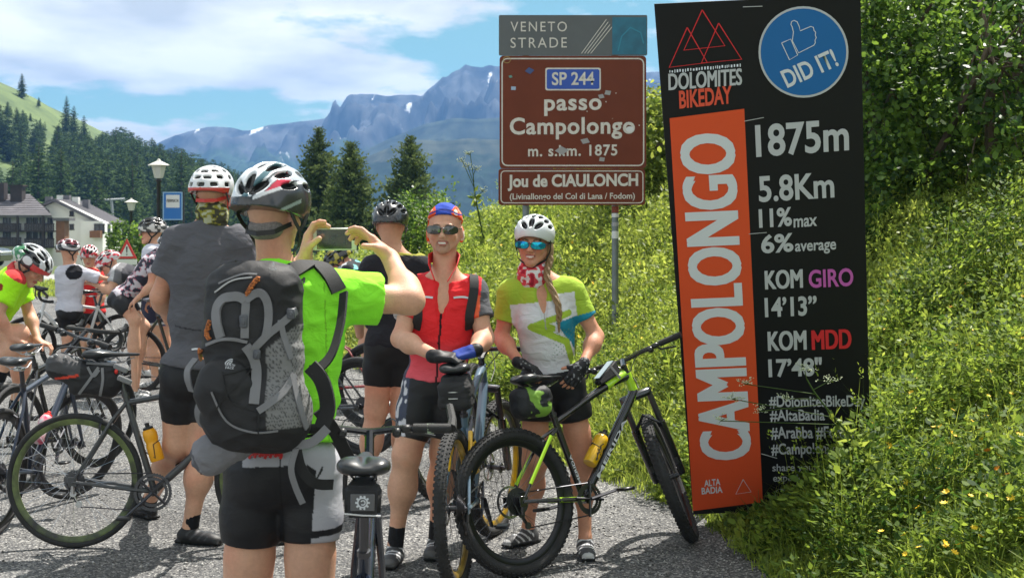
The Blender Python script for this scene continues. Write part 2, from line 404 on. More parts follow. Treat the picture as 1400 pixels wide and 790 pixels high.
def rock_mat(name, rock1, rock2, green, zg, band, snow=0.0, s=1.0):
    m = bpy.data.materials.new(name); m.use_nodes = True; nt = m.node_tree; N = nt.nodes.new; L = nt.links.new
    b = nt.nodes['Principled BSDF']; b.inputs['Roughness'].default_value = 0.95; b.inputs['Specular IOR Level'].default_value = 0.1
    ge = N('ShaderNodeNewGeometry'); sp = N('ShaderNodeSeparateXYZ'); L(ge.outputs['Position'], sp.inputs[0])
    mp = N('ShaderNodeMapping'); mp.inputs['Scale'].default_value = (0.02*s, 0.008*s, 0.006*s); L(ge.outputs['Position'], mp.inputs[0])
    n = N('ShaderNodeTexNoise'); n.inputs['Scale'].default_value = 1; n.inputs['Detail'].default_value = 10; n.inputs['Roughness'].default_value = 0.62; L(mp.outputs[0], n.inputs['Vector'])
    r = N('ShaderNodeValToRGB'); r.color_ramp.elements[0].position = 0.4; r.color_ramp.elements[0].color = rock1; r.color_ramp.elements[1].position = 0.6; r.color_ramp.elements[1].color = rock2; L(n.outputs['Fac'], r.inputs[0])
    n2 = N('ShaderNodeTexNoise'); n2.inputs['Scale'].default_value = 0.012*s; n2.inputs['Detail'].default_value = 10; n2.inputs['Roughness'].default_value = 0.7; L(ge.outputs['Position'], n2.inputs['Vector'])
    ma = N('ShaderNodeMath'); ma.operation = 'MULTIPLY_ADD'; ma.inputs[1].default_value = band*2; L(n2.outputs['Fac'], ma.inputs[0]); L(sp.outputs[2], ma.inputs[2])
    mr = N('ShaderNodeMapRange'); mr.inputs['From Min'].default_value = zg+band; mr.inputs['From Max'].default_value = zg+band*1.25; L(ma.outputs[0], mr.inputs['Value'])
    g2 = N('ShaderNodeValToRGB'); g2.color_ramp.elements[0].position = 0.42; g2.color_ramp.elements[1].position = 0.58
    g2.color_ramp.elements[0].color = green; g2.color_ramp.elements[1].color = tuple(c*1.9 for c in green[:3])+(1,); 
    n3 = N('ShaderNodeTexNoise'); n3.inputs['Scale'].default_value = 0.03*s; n3.inputs['Detail'].default_value = 10; n3.inputs['Roughness'].default_value = 0.7; L(ge.outputs['Position'], n3.inputs['Vector']); L(n3.outputs['Fac'], g2.inputs[0])
    mx = N('ShaderNodeMix'); mx.data_type = 'RGBA'; L(mr.outputs[0], mx.inputs[0]); L(g2.outputs[0], mx.inputs[6]); L(r.outputs[0], mx.inputs[7])
    col = mx.outputs[2]
    if snow:
        mp2 = N('ShaderNodeMapping'); mp2.inputs['Scale'].default_value = (0.017, 0.004, 0.006); L(ge.outputs['Position'], mp2.inputs[0])
        n4 = N('ShaderNodeTexNoise'); n4.inputs['Scale'].default_value = 1; n4.inputs['Detail'].default_value = 6; n4.inputs['Roughness'].default_value = 0.6; L(mp2.outputs[0], n4.inputs['Vector'])
        r4 = N('ShaderNodeValToRGB'); r4.color_ramp.elements[0].position = 1-snow; r4.color_ramp.elements[1].position = 1.03-snow; L(n4.outputs['Fac'], r4.inputs[0])
        mm = N('ShaderNodeMath'); mm.operation = 'MULTIPLY'; L(r4.outputs[0], mm.inputs[0]); L(mr.outputs[0], mm.inputs[1])
        m5 = N('ShaderNodeMix'); m5.data_type = 'RGBA'; L(mm.outputs[0], m5.inputs[0]); L(col, m5.inputs[6]); m5.inputs[7].default_value = (0.85, 0.87, 0.9, 1); col = m5.outputs[2]
    L(col, b.inputs['Base Color']); return m
ridge('far_mountains', 3000, [(-900, 150), (-200, 170), (100, 200), (200, 200), (234, 187), (289, 175), (320, 176), (333, 179), (345, 178), (367, 172), (402, 167), (425, 163), (453, 160), (462, 148), (474, 131), (490, 130), (511, 129), (529, 132), (550, 130), (578, 134), (584, 127), (596, 118), (607, 109), (612, 111), (620, 104), (631, 100), (637, 94), (645, 97), (660, 99), (668, 95), (680, 98), (760, 85), (860, 110), (1000, 100), (1400, 70), (2400, 120)],
      900, -80, 0.30, rock_mat('far rock', (0.018, 0.022, 0.026, 1), (0.10, 0.105, 0.11, 1), (0.025, 0.045, 0.02, 1), 120, 80, snow=0.37), 3.7)
ridge('mid_mountain', 1500, [(-900, 330), (100, 320), (380, 262), (430, 240), (494, 217), (530, 203), (566, 192), (600, 193), (640, 190), (680, 192), (800, 170), (1000, 150), (2400, 100)],
      500, -80, 0.16, rock_mat('wooded slope', (0.03, 0.04, 0.025, 1), (0.07, 0.08, 0.055, 1), (0.010, 0.02, 0.010, 1), 60, 60, s=2.0), 9.1)
ridge('middle_ridge', 2100, [(-900, 330), (200, 300), (330, 262), (430, 232), (500, 205), (540, 186), (580, 170), (620, 163), (650, 165), (690, 162), (800, 150), (2400, 100)],
      500, -80, 0.2, rock_mat('meadow ridge', (0.018, 0.028, 0.018, 1), (0.055, 0.07, 0.045, 1), (0.014, 0.026, 0.012, 1), 70, 60, s=1.4), 5.2)

# ------------------------------------------------------------------ haze
def haze():
    b = MB(); b.box((0, 1900, 100), (11000, 4200, 590)); # 11 km wide, from 200 m behind the camera to 4.1 km
    m = bpy.data.materials.new('haze'); m.use_nodes = True; nt = m.node_tree; nt.nodes.clear()
    o = nt.nodes.new('ShaderNodeOutputMaterial'); v = nt.nodes.new('ShaderNodeVolumePrincipled')
    v.inputs['Color'].default_value = (0.20, 0.44, 0.92, 1); v.inputs['Density'].default_value = 0.00024; v.inputs['Anisotropy'].default_value = 0.0
    nt.links.new(v.outputs[0], o.inputs['Volume'])
    ob = b.build('haze', m, smooth=False, kind='stuff')
    ob['label'] = 'pale blue haze in the valley air in front of the mountains'; ob['category'] = 'haze'
haze()
# ================================================================== PLANTS
def frames(n, up_bias=0.0, seed=None):
    """n random orthonormal frames (a = along leaf, b = across, c = normal)"""
    a = RNG.normal(size=(n, 3)); a[:, 2] += up_bias; a /= np.linalg.norm(a, axis=1)[:, None]
    r = RNG.normal(size=(n, 3)); b = np.cross(a, r); b /= np.linalg.norm(b, axis=1)[:, None]
    return a, b, np.cross(a, b)
def leaves(C, L, Wd, A, B, N_, shade, round_=False, fold=0.12):
    """leaf faces starting at C; L length, Wd width (n,) ; returns verts, faces, colours"""
    n = len(C); L = np.broadcast_to(L, (n,))[:, None]; Wd = np.broadcast_to(Wd, (n,))[:, None]
    if round_:
        pts = [(0, 0, 0), (0.28, 0.42, 1), (0.68, 0.44, 1), (1, 0, 0.2), (0.68, -0.44, 1), (0.28, -0.42, 1)]
    else:
        pts = [(0, 0, 0), (0.45, 0.5, 1), (1, 0, 0), (0.45, -0.5, 1)]
    V = np.stack([C+A*L*u+B*Wd*v+N_*Wd*fold*w for (u, v, w) in pts], 1)
    k = len(pts); F_ = np.arange(n*k).reshape(n, k)
    cols = np.repeat(np.stack([shade]*3, -1)[:, None, :], k, 1)
    return V.reshape(-1, 3), F_, cols.reshape(-1, 3)
def blades(C, h, w, lean, shade):
    """grass blades: bent strips of two faces"""
    n = len(C); az = RNG.random(n)*6.283; d = np.stack([np.cos(az), np.sin(az), np.zeros(n)], -1); s = np.stack([-np.sin(az), np.cos(az), np.zeros(n)], -1)
    az2 = RNG.random(n)*6.283; s = np.stack([np.cos(az2), np.sin(az2), np.zeros(n)], -1)
    h = h[:, None]; w = w[:, None]; lean = lean[:, None]; z = np.array([0, 0, 1.0])
    p0 = C; p1 = C+z*h*0.55+d*h*lean*0.3; p2 = C+z*h*(1-0.35*lean)+d*h*lean
    V = np.stack([p0-s*w/2, p0+s*w/2, p1+s*w*0.4, p1-s*w*0.4, p2], 1)
    b = np.arange(n)[:, None]*5
    q = b+np.array([[0, 1, 2, 3]]); t = b+np.array([[3, 2, 4]])
    return V.reshape(-1, 3), q, t, np.repeat(np.stack([shade]*3, -1)[:, None, :], 5, 1).reshape(-1, 3)
class Leafy:
    def __init__(s): s.V = []; s.F = {}; s.C = []; s.n = 0
    def add(s, V, Fs, C):
        for f in Fs: s.F.setdefault(f.shape[1], []).append(f+s.n)
        s.V.append(V); s.C.append(C); s.n += len(V)
    def mesh(s, name): return npmesh(name, np.concatenate(s.V), [np.concatenate(f) for f in s.F.values()], np.concatenate(s.C))
M_needle = leaf_mat('conifer needles', (0.018, 0.036, 0.014, 1), (0.075, 0.125, 0.035, 1), trans=0.12, vs=0.5, rough=.9, spec=.08)
M_pine = leaf_mat('pine needles', (0.03, 0.055, 0.02, 1), (0.14, 0.19, 0.06, 1), trans=0.2, vs=1.2, rough=.8, spec=.12)
M_meadow = leaf_mat('meadow leaves', (0.08, 0.13, 0.02, 1), (0.36, 0.44, 0.075, 1), trans=0.5, vs=1.6)
M_weed = leaf_mat('weed leaves', (0.06, 0.11, 0.018, 1), (0.31, 0.40, 0.06, 1), trans=0.5, vs=2.2)
M_bush = leaf_mat('alder leaves', (0.025, 0.07, 0.014, 1), (0.17, 0.29, 0.035, 1), trans=0.48, rough=0.4, vs=1.1)
M_bark = mat('bark', (0.09, 0.065, 0.045, 1), rough=0.9, bump=0.6, bscale=30, var=0.3)
M_flower_y = mat('yellow petals', (0.85, 0.55, 0.02, 1), rough=0.6)
M_flower_o = mat('orange petals', (0.9, 0.28, 0.02, 1), rough=0.6)
M_flower_w = mat('white petals', (0.50, 0.56, 0.36, 1), rough=0.6)

def conifer_mesh(h, r, seed, dens=1.0, up=-0.25, shape=1.0, q=5, ls=1.0):
    """returns foliage mesh and trunk mesh for a tree of height h"""
    rg = np.random.default_rng(seed); lf = Leafy()
    nl = int(16*dens)+4
    Cs = []; As = []; Ls = []; Ws = []; Sh = []
    for i in range(nl):
        t = (i+0.5*rg.random())/nl; z = h*(0.10+0.88*t)
        rr = r*(1-t)**shape*(0.75+0.5*rg.random())+0.012*h
        nb = max(4, int((10-5*t)*dens**0.5)); a0 = rg.random()*6.28
        for k in range(nb):
            a = a0+6.283*k/nb+rg.normal()*0.25; ln = rr*(0.65+0.55*rg.random())
            d = np.array([math.cos(a), math.sin(a), up+0.25*rg.normal()*0.5+0.5*t]); d /= np.linalg.norm(d)
            base = np.array([0, 0, z]); side = np.cross(d, [0, 0, 1])
            for j in range(q):
                f = (j+0.6*rg.random())/q
                if rg.random() < 0.08: continue
                p = base+d*ln*f+side*rg.normal()*0.10*ln+np.array([0, 0, rg.normal()*0.05*ln])
                for sg in (-1, 1):
                    v = d*0.55+side*sg*(0.65+0.2*rg.normal())+np.array([0, 0, up*0.8+rg.normal()*0.25]); v /= np.linalg.norm(v)
                    Cs.append(p); As.append(v); Ls.append((ln*(0.42-0.18*f)+0.01*h)*ls); Ws.append((ln*0.16+0.008*h)*(0.8+0.5*rg.random())*ls); Sh.append(np.clip(0.5+0.3*rg.normal()+0.2*f, 0, 1))
    Cs = np.array(Cs); As = np.array(As); n = len(Cs); rr_ = rg.normal(size=(n, 3)); rr_[:, 2] += 1.0
    B = np.cross(As, rr_); B /= np.linalg.norm(B, axis=1)[:, None]
    V, F_, C = leaves(Cs, np.array(Ls), np.array(Ws), As, B, np.cross(As, B), np.array(Sh), fold=0.25); lf.add(V, [F_], C)
    t = MB(); t.tube([(0, 0, -0.5), (0.01*h*rg.normal(), 0, h*0.5), (0, 0, h*0.985)], [0.018*h, 0.011*h, 0.002*h], n=6)
    return lf.mesh('crown'), t.mesh('trunk')
# ---- the wood on the hillside: each tree a thing of its own
protos = []
for k, (h, r, sh) in enumerate([(17, 3.6, 0.62), (20, 3.9, 0.68), (14, 3.5, 0.6), (22, 4.2, 0.75), (12, 3.4, 0.55)]):
    cm, tm = conifer_mesh(h, r, 50+k, 1.5, -0.3, sh, q=5, ls=.72)
    cm.materials.append(M_needle); tm.materials.append(M_bark); protos.append((cm, tm, h))
def place_tree(x, y, k, s, label, group, name='spruce_tree'):
    cm, tm, h = protos[k]
    e = empty(name, (x, y, float(H(x, y))-0.2), random.random()*6.28, label, 'tree', group); e.scale = (s*random.uniform(.9, 1.12), s*random.uniform(.9, 1.12), s)
    link('crown', cm, None, e); link('trunk', tm, None, e); return e
rt = random.Random(5); placed = []
def room(px, y, z, h):
    sky = float(np.interp(px, [-330, -60, 0, 30, 60, 90, 120, 135, 165, 200, 230, 260, 290, 320, 370, 420, 480], [20, 112, 130, 146, 160, 172, 176, 178, 166, 184, 190, 202, 212, 224, 246, 266, 290]))
    return (EYE+(HZ-sky-rt.uniform(0, 14))/F*y-z)/h
tries = 0
while len(placed) < 292 and tries < 20000:
    tries += 1
    y = 185+245*rt.random()**0.8; px = (rt.uniform(-40, 475) if rt.random() < .6 else rt.uniform(-40, 190)); x = (px-700)/F*y
    z = float(H(x, y)); py = HZ-(z-EYE)/y*F
    if px < 74 and 222 < py < 284: continue                       # green clearing above the houses
    if px < 150 and py < 140+px*0.32: continue                    # open crest with single trees
    dmin = 3.6 if px < 170 else 4.4
    if any((x-a)**2+(y-b)**2 < dmin**2 for a, b in placed): continue
    s = rt.uniform(0.48, 0.88)*(0.85 if px > 330 else 1.0)
    kk = rt.randrange(5); s = min(s, room(px, y, z, protos[kk][2]))
    if s < .17: continue
    placed.append((x, y)); place_tree(x, y, kk, s, 'dark spruce in the dense wood on the hillside behind the houses', 'spruces of the hillside wood')
def far_wood():
    """the rest of the wood, past the three hundred built singly"""
    cm, tm = conifer_mesh(16, 3.6, 99, 0.7, -0.3, 0.6, q=3); n = len(cm.vertices); co = np.zeros(n*3, np.float32); cm.vertices.foreach_get('co', co); co = co.reshape(-1, 3)
    Fq = np.arange(n).reshape(-1, 4); Vs = []; Fs = []; Cs = []; k = 0; t = 0
    rg = np.random.default_rng(8)
    while k < 640 and t < 9000:
        t += 1; y = rg.uniform(215, 470); px = rg.uniform(-60, 480) if rg.random() < .6 else rg.uniform(-330, 200); x = (px-700)/F*y; z = float(H(x, y)); py = HZ-(z-EYE)/y*F
        if (-60 < px < 74 and 222 < py < 284) or (px < 150 and py < 143+px*(0.30 if px > 0 else .42)): continue
        s_ = min(rg.uniform(.55, 1.0), room(px, y, z, 16))
        if s_ < .17: continue
        a = rg.random()*6.28; R = np.array([[math.cos(a), -math.sin(a), 0], [math.sin(a), math.cos(a), 0], [0, 0, 1]]); Vs.append((co*s_)@R.T+[x, y, z-.2]); Fs.append(Fq+k*n); Cs.append(np.repeat((np.clip(rg.normal(.5, .25, len(Fq)), 0, 1))[:, None], 4, 0).repeat(3, 1)); k += 1
    tag(link('hillside_wood', npmesh('hillside_wood', np.concatenate(Vs), [np.concatenate(Fs)], np.concatenate(Cs)), M_needle), 'dense dark conifer wood filling the hillside on the left', 'wood', kind='stuff')
far_wood()
def at_ridge(px, s, k, label, yy=398, name='spruce_tree'):
    x = (px-700)/F*yy; place_tree(x, yy, k, s, label, None, name)
at_ridge(30, 0.42, 0, 'larger lone conifer on the bare crest at the far left of the hill')
at_ridge(53, 0.20, 2, 'smallest lone conifer on the bare crest of the hill')
at_ridge(91, 0.50, 3, 'leftmost of the three tall thin conifers on the crest of the hill', 392)
at_ridge(101, 0.52, 1, 'middle one of the three tall thin conifers on the crest of the hill', 388)
at_ridge(115, 0.62, 0, 'rightmost and broadest of the three tall conifers on the crest of the hill', 382)
# ---- three pines beyond the bank
def pine(px, top, y, r, seed, label, sh, n=2.3):
    zt = EYE+(HZ-top)/F*y; x = (px-700)/F*y; zb = float(H(x, y)); h = zt-zb
    cm, tm = conifer_mesh(h, r, seed, n, 0.30, sh, q=16, ls=.42)
    e = empty('pine_tree', (x, y, zb), 0, label, 'tree', None)
    link('crown', cm, M_pine, e); link('trunk', tm, M_bark, e)
pine(436, 172, 66, 1.75, 3, 'tallest dark pine with upswept branches, just right of the large black and white helmet', 0.62, 2.6)
pine(480, 192, 63, 1.65, 4, 'dark pine between the tallest pine and the broad pine, above the raised phone', 0.6, 2.6)
pine(561, 183, 64, 1.85, 6, 'broad dark pine above the black helmet, rightmost of the three pines', 0.68, 2.6)
# ---- meadow on the bank
def bank_points(n, y0, y1, smin, smax, p=1.0):
    y = y0*(y1/y0)**(RNG.random(n)**p); s = smin+(smax-smin)*RNG.random(n)
    x = xedge(y)+s; return x, y, s
def visible(x, y, m=60):
    px = 700+F*x/y; return (px > -m) & (px < 1400+m)
def meadow():
    lf = Leafy()
    # herbs: leaves through a layer above the ground
    for (n, y0, y1, smax, L, hh) in [(90000, 9.0, 15, 3.2, 0.042, 0.36), (130000, 12, 30, 8.5, 0.062, 0.50), (26000, 24, 44, 18, 0.11, 0.55)]:
        x, y, s = bank_points(n, y0, y1, 0.0, smax); k = visible(x, y) & (x/y < 0.30); x, y, s = x[k], y[k], s[k]; n = len(x)
        cl = 0.5+0.5*fbm(x*1.8, y*1.8, 0, 3)*2
        hmax = hh*sstep(-0.15, 0.7, s)*np.clip(0.35+cl, 0.25, 1.25)
        z = H(x, y)+hmax*RNG.random(n)**0.7
        A, B, N_ = frames(n, 0.5)
        sh = np.clip(0.5+0.28*RNG.normal(size=n), 0, 1)
        V, F_, C = leaves(np.stack([x, y, z], -1), L*(0.6+0.8*RNG.random(n)), L*0.42*(0.6+0.8*RNG.random(n)), A, B, N_, sh); lf.add(V, [F_], C)
    # grass blades
    for (n, y0, y1, smax, h0, w0) in [(36000, 8.6, 16, 4, 0.30, 0.006), (16000, 14, 30, 8, 0.42, 0.011)]:
        x, y, s = bank_points(n, y0, y1, -0.03, smax); k = visible(x, y) & (x/y < 0.30); x, y, s = x[k], y[k], s[k]; n = len(x)
        V, q, t, C = blades(np.stack([x, y, H(x, y)], -1), h0*(0.4+RNG.random(n))*sstep(-0.2, 0.5, s), w0*(0.7+0.6*RNG.random(n)), 0.2+0.8*RNG.random(n), np.clip(0.6+0.3*RNG.normal(size=n), 0, 1)); lf.add(V, [q, t], C)
    tag(link('meadow_plants', lf.mesh('meadow_plants'), M_meadow), 'bright green grass and wild herbs covering the sunny bank', 'meadow', kind='stuff')
    # lawn strips beyond the road
    lf = Leafy(); n = 26000
    y = 30.5+10*RNG.random(n); x = -16+13*RNG.random(n); k = (y+0.02*x-0.08*x > 31.2) & (y < 38.3) & visible(x, y, 20); x, y = x[k], y[k]; n = len(x)
    V, q, t, C = blades(np.stack([x, y, H(x, y)], -1), 0.10*(0.4+RNG.random(n)), np.full(n, 0.02), RNG.random(n), np.clip(0.6+0.3*RNG.normal(size=n), 0, 1)); lf.add(V, [q, t], C)
    tag(link('lawn_grass', lf.mesh('lawn_grass'), M_meadow), 'short mown grass strip beyond the road', 'grass', kind='stuff')
meadow()
def weeds():
    """rank weeds round the foot of the banner and in the near right corner"""
    lf = Leafy()
    for (n, y0, y1, smax, L, hh) in [(62000, 4.6, 8.5, 3.2, 0.034, 0.26), (46000, 7.4, 11.5, 4.4, 0.042, 0.42), (16000, 4.6, 9.5, 3.8, 0.06, 0.30)]:
        x, y, s = bank_points(n, y0, y1, 0.0, smax); k = visible(x, y) & (x/y > 0.10); x, y, s = x[k], y[k], s[k]; n = len(x)
        cl = fbm(x*2.4, y*2.4, 3.3, 3)
        hmax = hh*sstep(-0.2, 0.75, s)*np.clip(0.75+1.0*cl, 0.2, 1.7)
        # keep the banner front readable: low in front of it
        px = 700+F*x/y; front = (px > 930) & (px < 1130) & (y < 8.2); hmax = np.where(front, hmax*0.55, hmax)
        z = H(x, y)+hmax*RNG.random(n)**0.8
        A, B, N_ = frames(n, 0.35); sh = np.clip(0.5+0.3*RNG.normal(size=n), 0, 1)
        V, F_, C = leaves(np.stack([x, y, z], -1), L*(0.5+RNG.random(n)), L*0.5*(0.6+0.8*RNG.random(n)), A, B, N_, sh); lf.add(V, [F_], C)
    n = 22000; x, y, s = bank_points(n, 4.6, 11, -0.05, 3.6); k = visible(x, y) & (x/y > 0.08); x, y, s = x[k], y[k], s[k]; n = len(x)
    V, q, t, C = blades(np.stack([x, y, H(x, y)], -1), 0.32*(0.3+RNG.random(n))*sstep(-0.3, 0.6, s), 0.005*(0.7+0.8*RNG.random(n)), 0.2+0.9*RNG.random(n), np.clip(0.65+0.3*RNG.normal(size=n), 0, 1)); lf.add(V, [q, t], C)
    tag(link('verge_weeds', lf.mesh('verge_weeds'), M_weed), 'tangled green weeds and grass on the verge below the black banner', 'weeds', kind='stuff')
    # dark broad-leaved docks
    lf = Leafy(); n = 0
    for (px, py, D, k) in [(1225, 600, 8.6, 26), (1262, 580, 8.9, 30), (1300, 592, 8.8, 26), (1345, 560, 9.4, 24), (1385, 560, 9.5, 22), (1170, 665, 7.4, 14), (1240, 640, 8.1, 18), (1320, 640, 7.9, 16)]:
        c = P(px, py, D)
        n = k; a = RNG.random(n)*6.28; A = np.stack([np.cos(a), np.sin(a), 0.15+0.7*RNG.random(n)], -1); A /= np.linalg.norm(A, axis=1)[:, None]
        B = np.cross(A, np.array([0, 0, 1.0])+0.25*RNG.normal(size=(n, 3))); B /= np.linalg.norm(B, axis=1)[:, None]
        C0 = np.array(c)+RNG.normal(size=(n, 3))*[0.09, 0.09, 0.05]
        V, F_, C = leaves(C0, 0.11+0.09*RNG.random(n), 0.06+0.05*RNG.random(n), A, B, np.cross(A, B), np.clip(0.35+0.2*RNG.normal(size=n), 0, 1), round_=True); lf.add(V, [F_], C)
    tag(link('dock_leaves', lf.mesh('dock_leaves'), M_bush), 'broad dark green leaves among the weeds right of the banner', 'weeds', kind='stuff')
weeds()
def herb_clumps():
    """leafy herbs standing in clumps, darker and broader than the grass between them"""
    M_herb = leaf_mat('herb leaves', (0.03, 0.075, 0.012, 1), (0.24, 0.34, 0.045, 1), trans=0.5, vs=1.3, spec=.2, rough=.6)
    lf = Leafy(); rg = np.random.default_rng(21); cl = []
    for _ in range(400):
        y = 5.0*(26/5.0)**rg.random(); s = rg.uniform(.25, 7.5 if y > 9 else 3.4); x = float(xedge(y))+s
        if not (-20 < 700+F*x/y < 1440): continue
        if x/y < .30 or y < 12: cl.append((x, y, rg.uniform(.12, .30)*(1+.02*y), rg.uniform(.22, .60)))
    for (px, D, h, r) in [(1075, 6.9, .20, .16), (1115, 6.8, .30, .20), (1150, 6.9, .44, .22), (1178, 7.1, .50, .22), (1190, 7.0, .58, .22), (1215, 7.2, .60, .26), (1165, 6.4, .30, .22), (1100, 6.2, .20, .2), (1250, 7.4, .55, .3), (1330, 7.6, .6, .3), (1390, 7.2, .6, .3), (1290, 6.6, .45, .3), (1035, 7.0, .20, .14), (1230, 8.4, .7, .3), (1300, 8.9, .7, .35), (1380, 9.0, .7, .35), (1350, 5.9, .4, .25), (1240, 5.9, .35, .22)]: cl.append(((px-700)/F*D, D, r, h))
    for (x, y, r, h) in cl:
        n = int(330*(h/.4)*(r/.22)**1.2); front = 905 < 700+F*x/y < 1140 and y < 7.7 and h not in (.20, .30, .36)
        if front: h *= .45
        a = rg.random(n)*6.28; q = r*np.sqrt(rg.random(n)); t = rg.random(n)**.75; X = x+q*np.cos(a)*(.5+.6*t); Y = y+q*np.sin(a)*(.5+.6*t); Z = H(X, Y)+h*t*(1-.35*(q/r)**2)
        A = np.stack([np.cos(a), np.sin(a), .1+.7*rg.random(n)], -1)+rg.normal(size=(n, 3))*.35; A /= np.linalg.norm(A, axis=1)[:, None]; B = np.cross(A, np.array([0, 0, 1.])+.35*rg.normal(size=(n, 3))); B /= np.linalg.norm(B, axis=1)[:, None]
        Ls = (.022+.034*rg.random(n)**1.5)*(1+max(0, y-9)*.06); V, F_, C = leaves(np.stack([X, Y, Z], -1), Ls, Ls*(.4+.25*rg.random(n)), A, B, np.cross(A, B), np.clip(.45+.28*rg.normal(size=n), 0, 1), round_=bool(rg.random() < .5)); lf.add(V, [F_], C)
        m = 5; c = np.stack([x+r*.4*rg.normal(size=m), y+r*.4*rg.normal(size=m), np.zeros(m)], -1); c[:, 2] = H(c[:, 0], c[:, 1]); V, q_, t_, C = blades(c, np.full(m, h*1.15), np.full(m, .007), .3*rg.random(m), np.full(m, .7)); lf.add(V, [q_, t_], C)
    # tall bents and stalks with seed heads
    n = 2600; x, y, s = bank_points(n, 5.2, 20, 0.25, 5.5); k = visible(x, y) & (x/y < .30) & ~((x/y > .12) & (x/y < .19) & (y < 8)); x, y = x[k], y[k]; n = len(x); hh = .40+.45*rg.random(n)
    V, q_, t_, C = blades(np.stack([x, y, H(x, y)], -1), hh, np.full(n, .0035)*(1+.05*y), .15+.5*rg.random(n), np.clip(.8+.2*rg.normal(size=n), 0, 1)); lf.add(V, [q_, t_], C)
    tips = V.reshape(-1, 5, 3)[:, 4]; m = 9; Cp = np.repeat(tips, m, 0)+rg.normal(size=(len(tips)*m, 3))*[.006, .006, .028]; A, B, N_ = frames(len(Cp), 1.2); V, F_, C = leaves(Cp, .016*(1+.04*np.repeat(y, m)), .007*(1+.04*np.repeat(y, m)), A, B, N_, np.ones(len(Cp))); lf.add(V, [F_], C)
    tag(link('herbs', lf.mesh('herbs'), M_herb), 'clumps of broad-leaved herbs standing in the grass of the bank', 'herbs', kind='stuff')
herb_clumps()
def flowers():
    groups = [('flower_heads', M_flower_y, [(rt.uniform(600, 900), rt.uniform(300, 500), None) for _ in range(120)]+[(rt.uniform(1190, 1400), rt.uniform(400, 760), None) for _ in range(80)], 0.019, 'small yellow flowers scattered through the meadow and verge'),
              ('orange_flower_heads', M_flower_o, [(1283, 575, None), (1350, 616, None), (1363, 640, None), (1377, 648, None), (1368, 664, None), (1336, 622, None), (1300, 420, None), (1322, 388, None)], 0.022, 'small orange flowers among the weeds right of the banner')]
    for nm, m, pts, r, lab in groups:
        b = MB()
        for (px, py, _) in pts:
            # walk along the sight line to the bank
            d = 5.0
            while d < 30:
                p = P(px, py, d)
                if p.z < float(H(p.x, p.y))+0.33: break
                d += 0.15
            if p.x < xedge(p.y)+0.15: continue
            rr = r*rt.uniform(0.7, 1.2)*(1+max(0, d-9)*0.06); k = 7; R = Matrix.Rotation(rt.uniform(-0.7, 0.7), 3, 'X') @ Matrix.Rotation(rt.uniform(-0.7, 0.7), 3, 'Y')
            ring = []
            for j in range(k*2):
                a = math.pi*j/k; q = rr*(1 if j % 2 == 0 else 0.6); ring.append(R @ Vector((q*math.cos(a), q*math.sin(a), 0.3*q)))
            b.add([p]+[p+v for v in ring], [(0, 1+j, 1+(j+1) % (2*k)) for j in range(2*k)])
        tag(b.build(nm, m, smooth=False), lab, 'flowers', kind='stuff')
flowers()
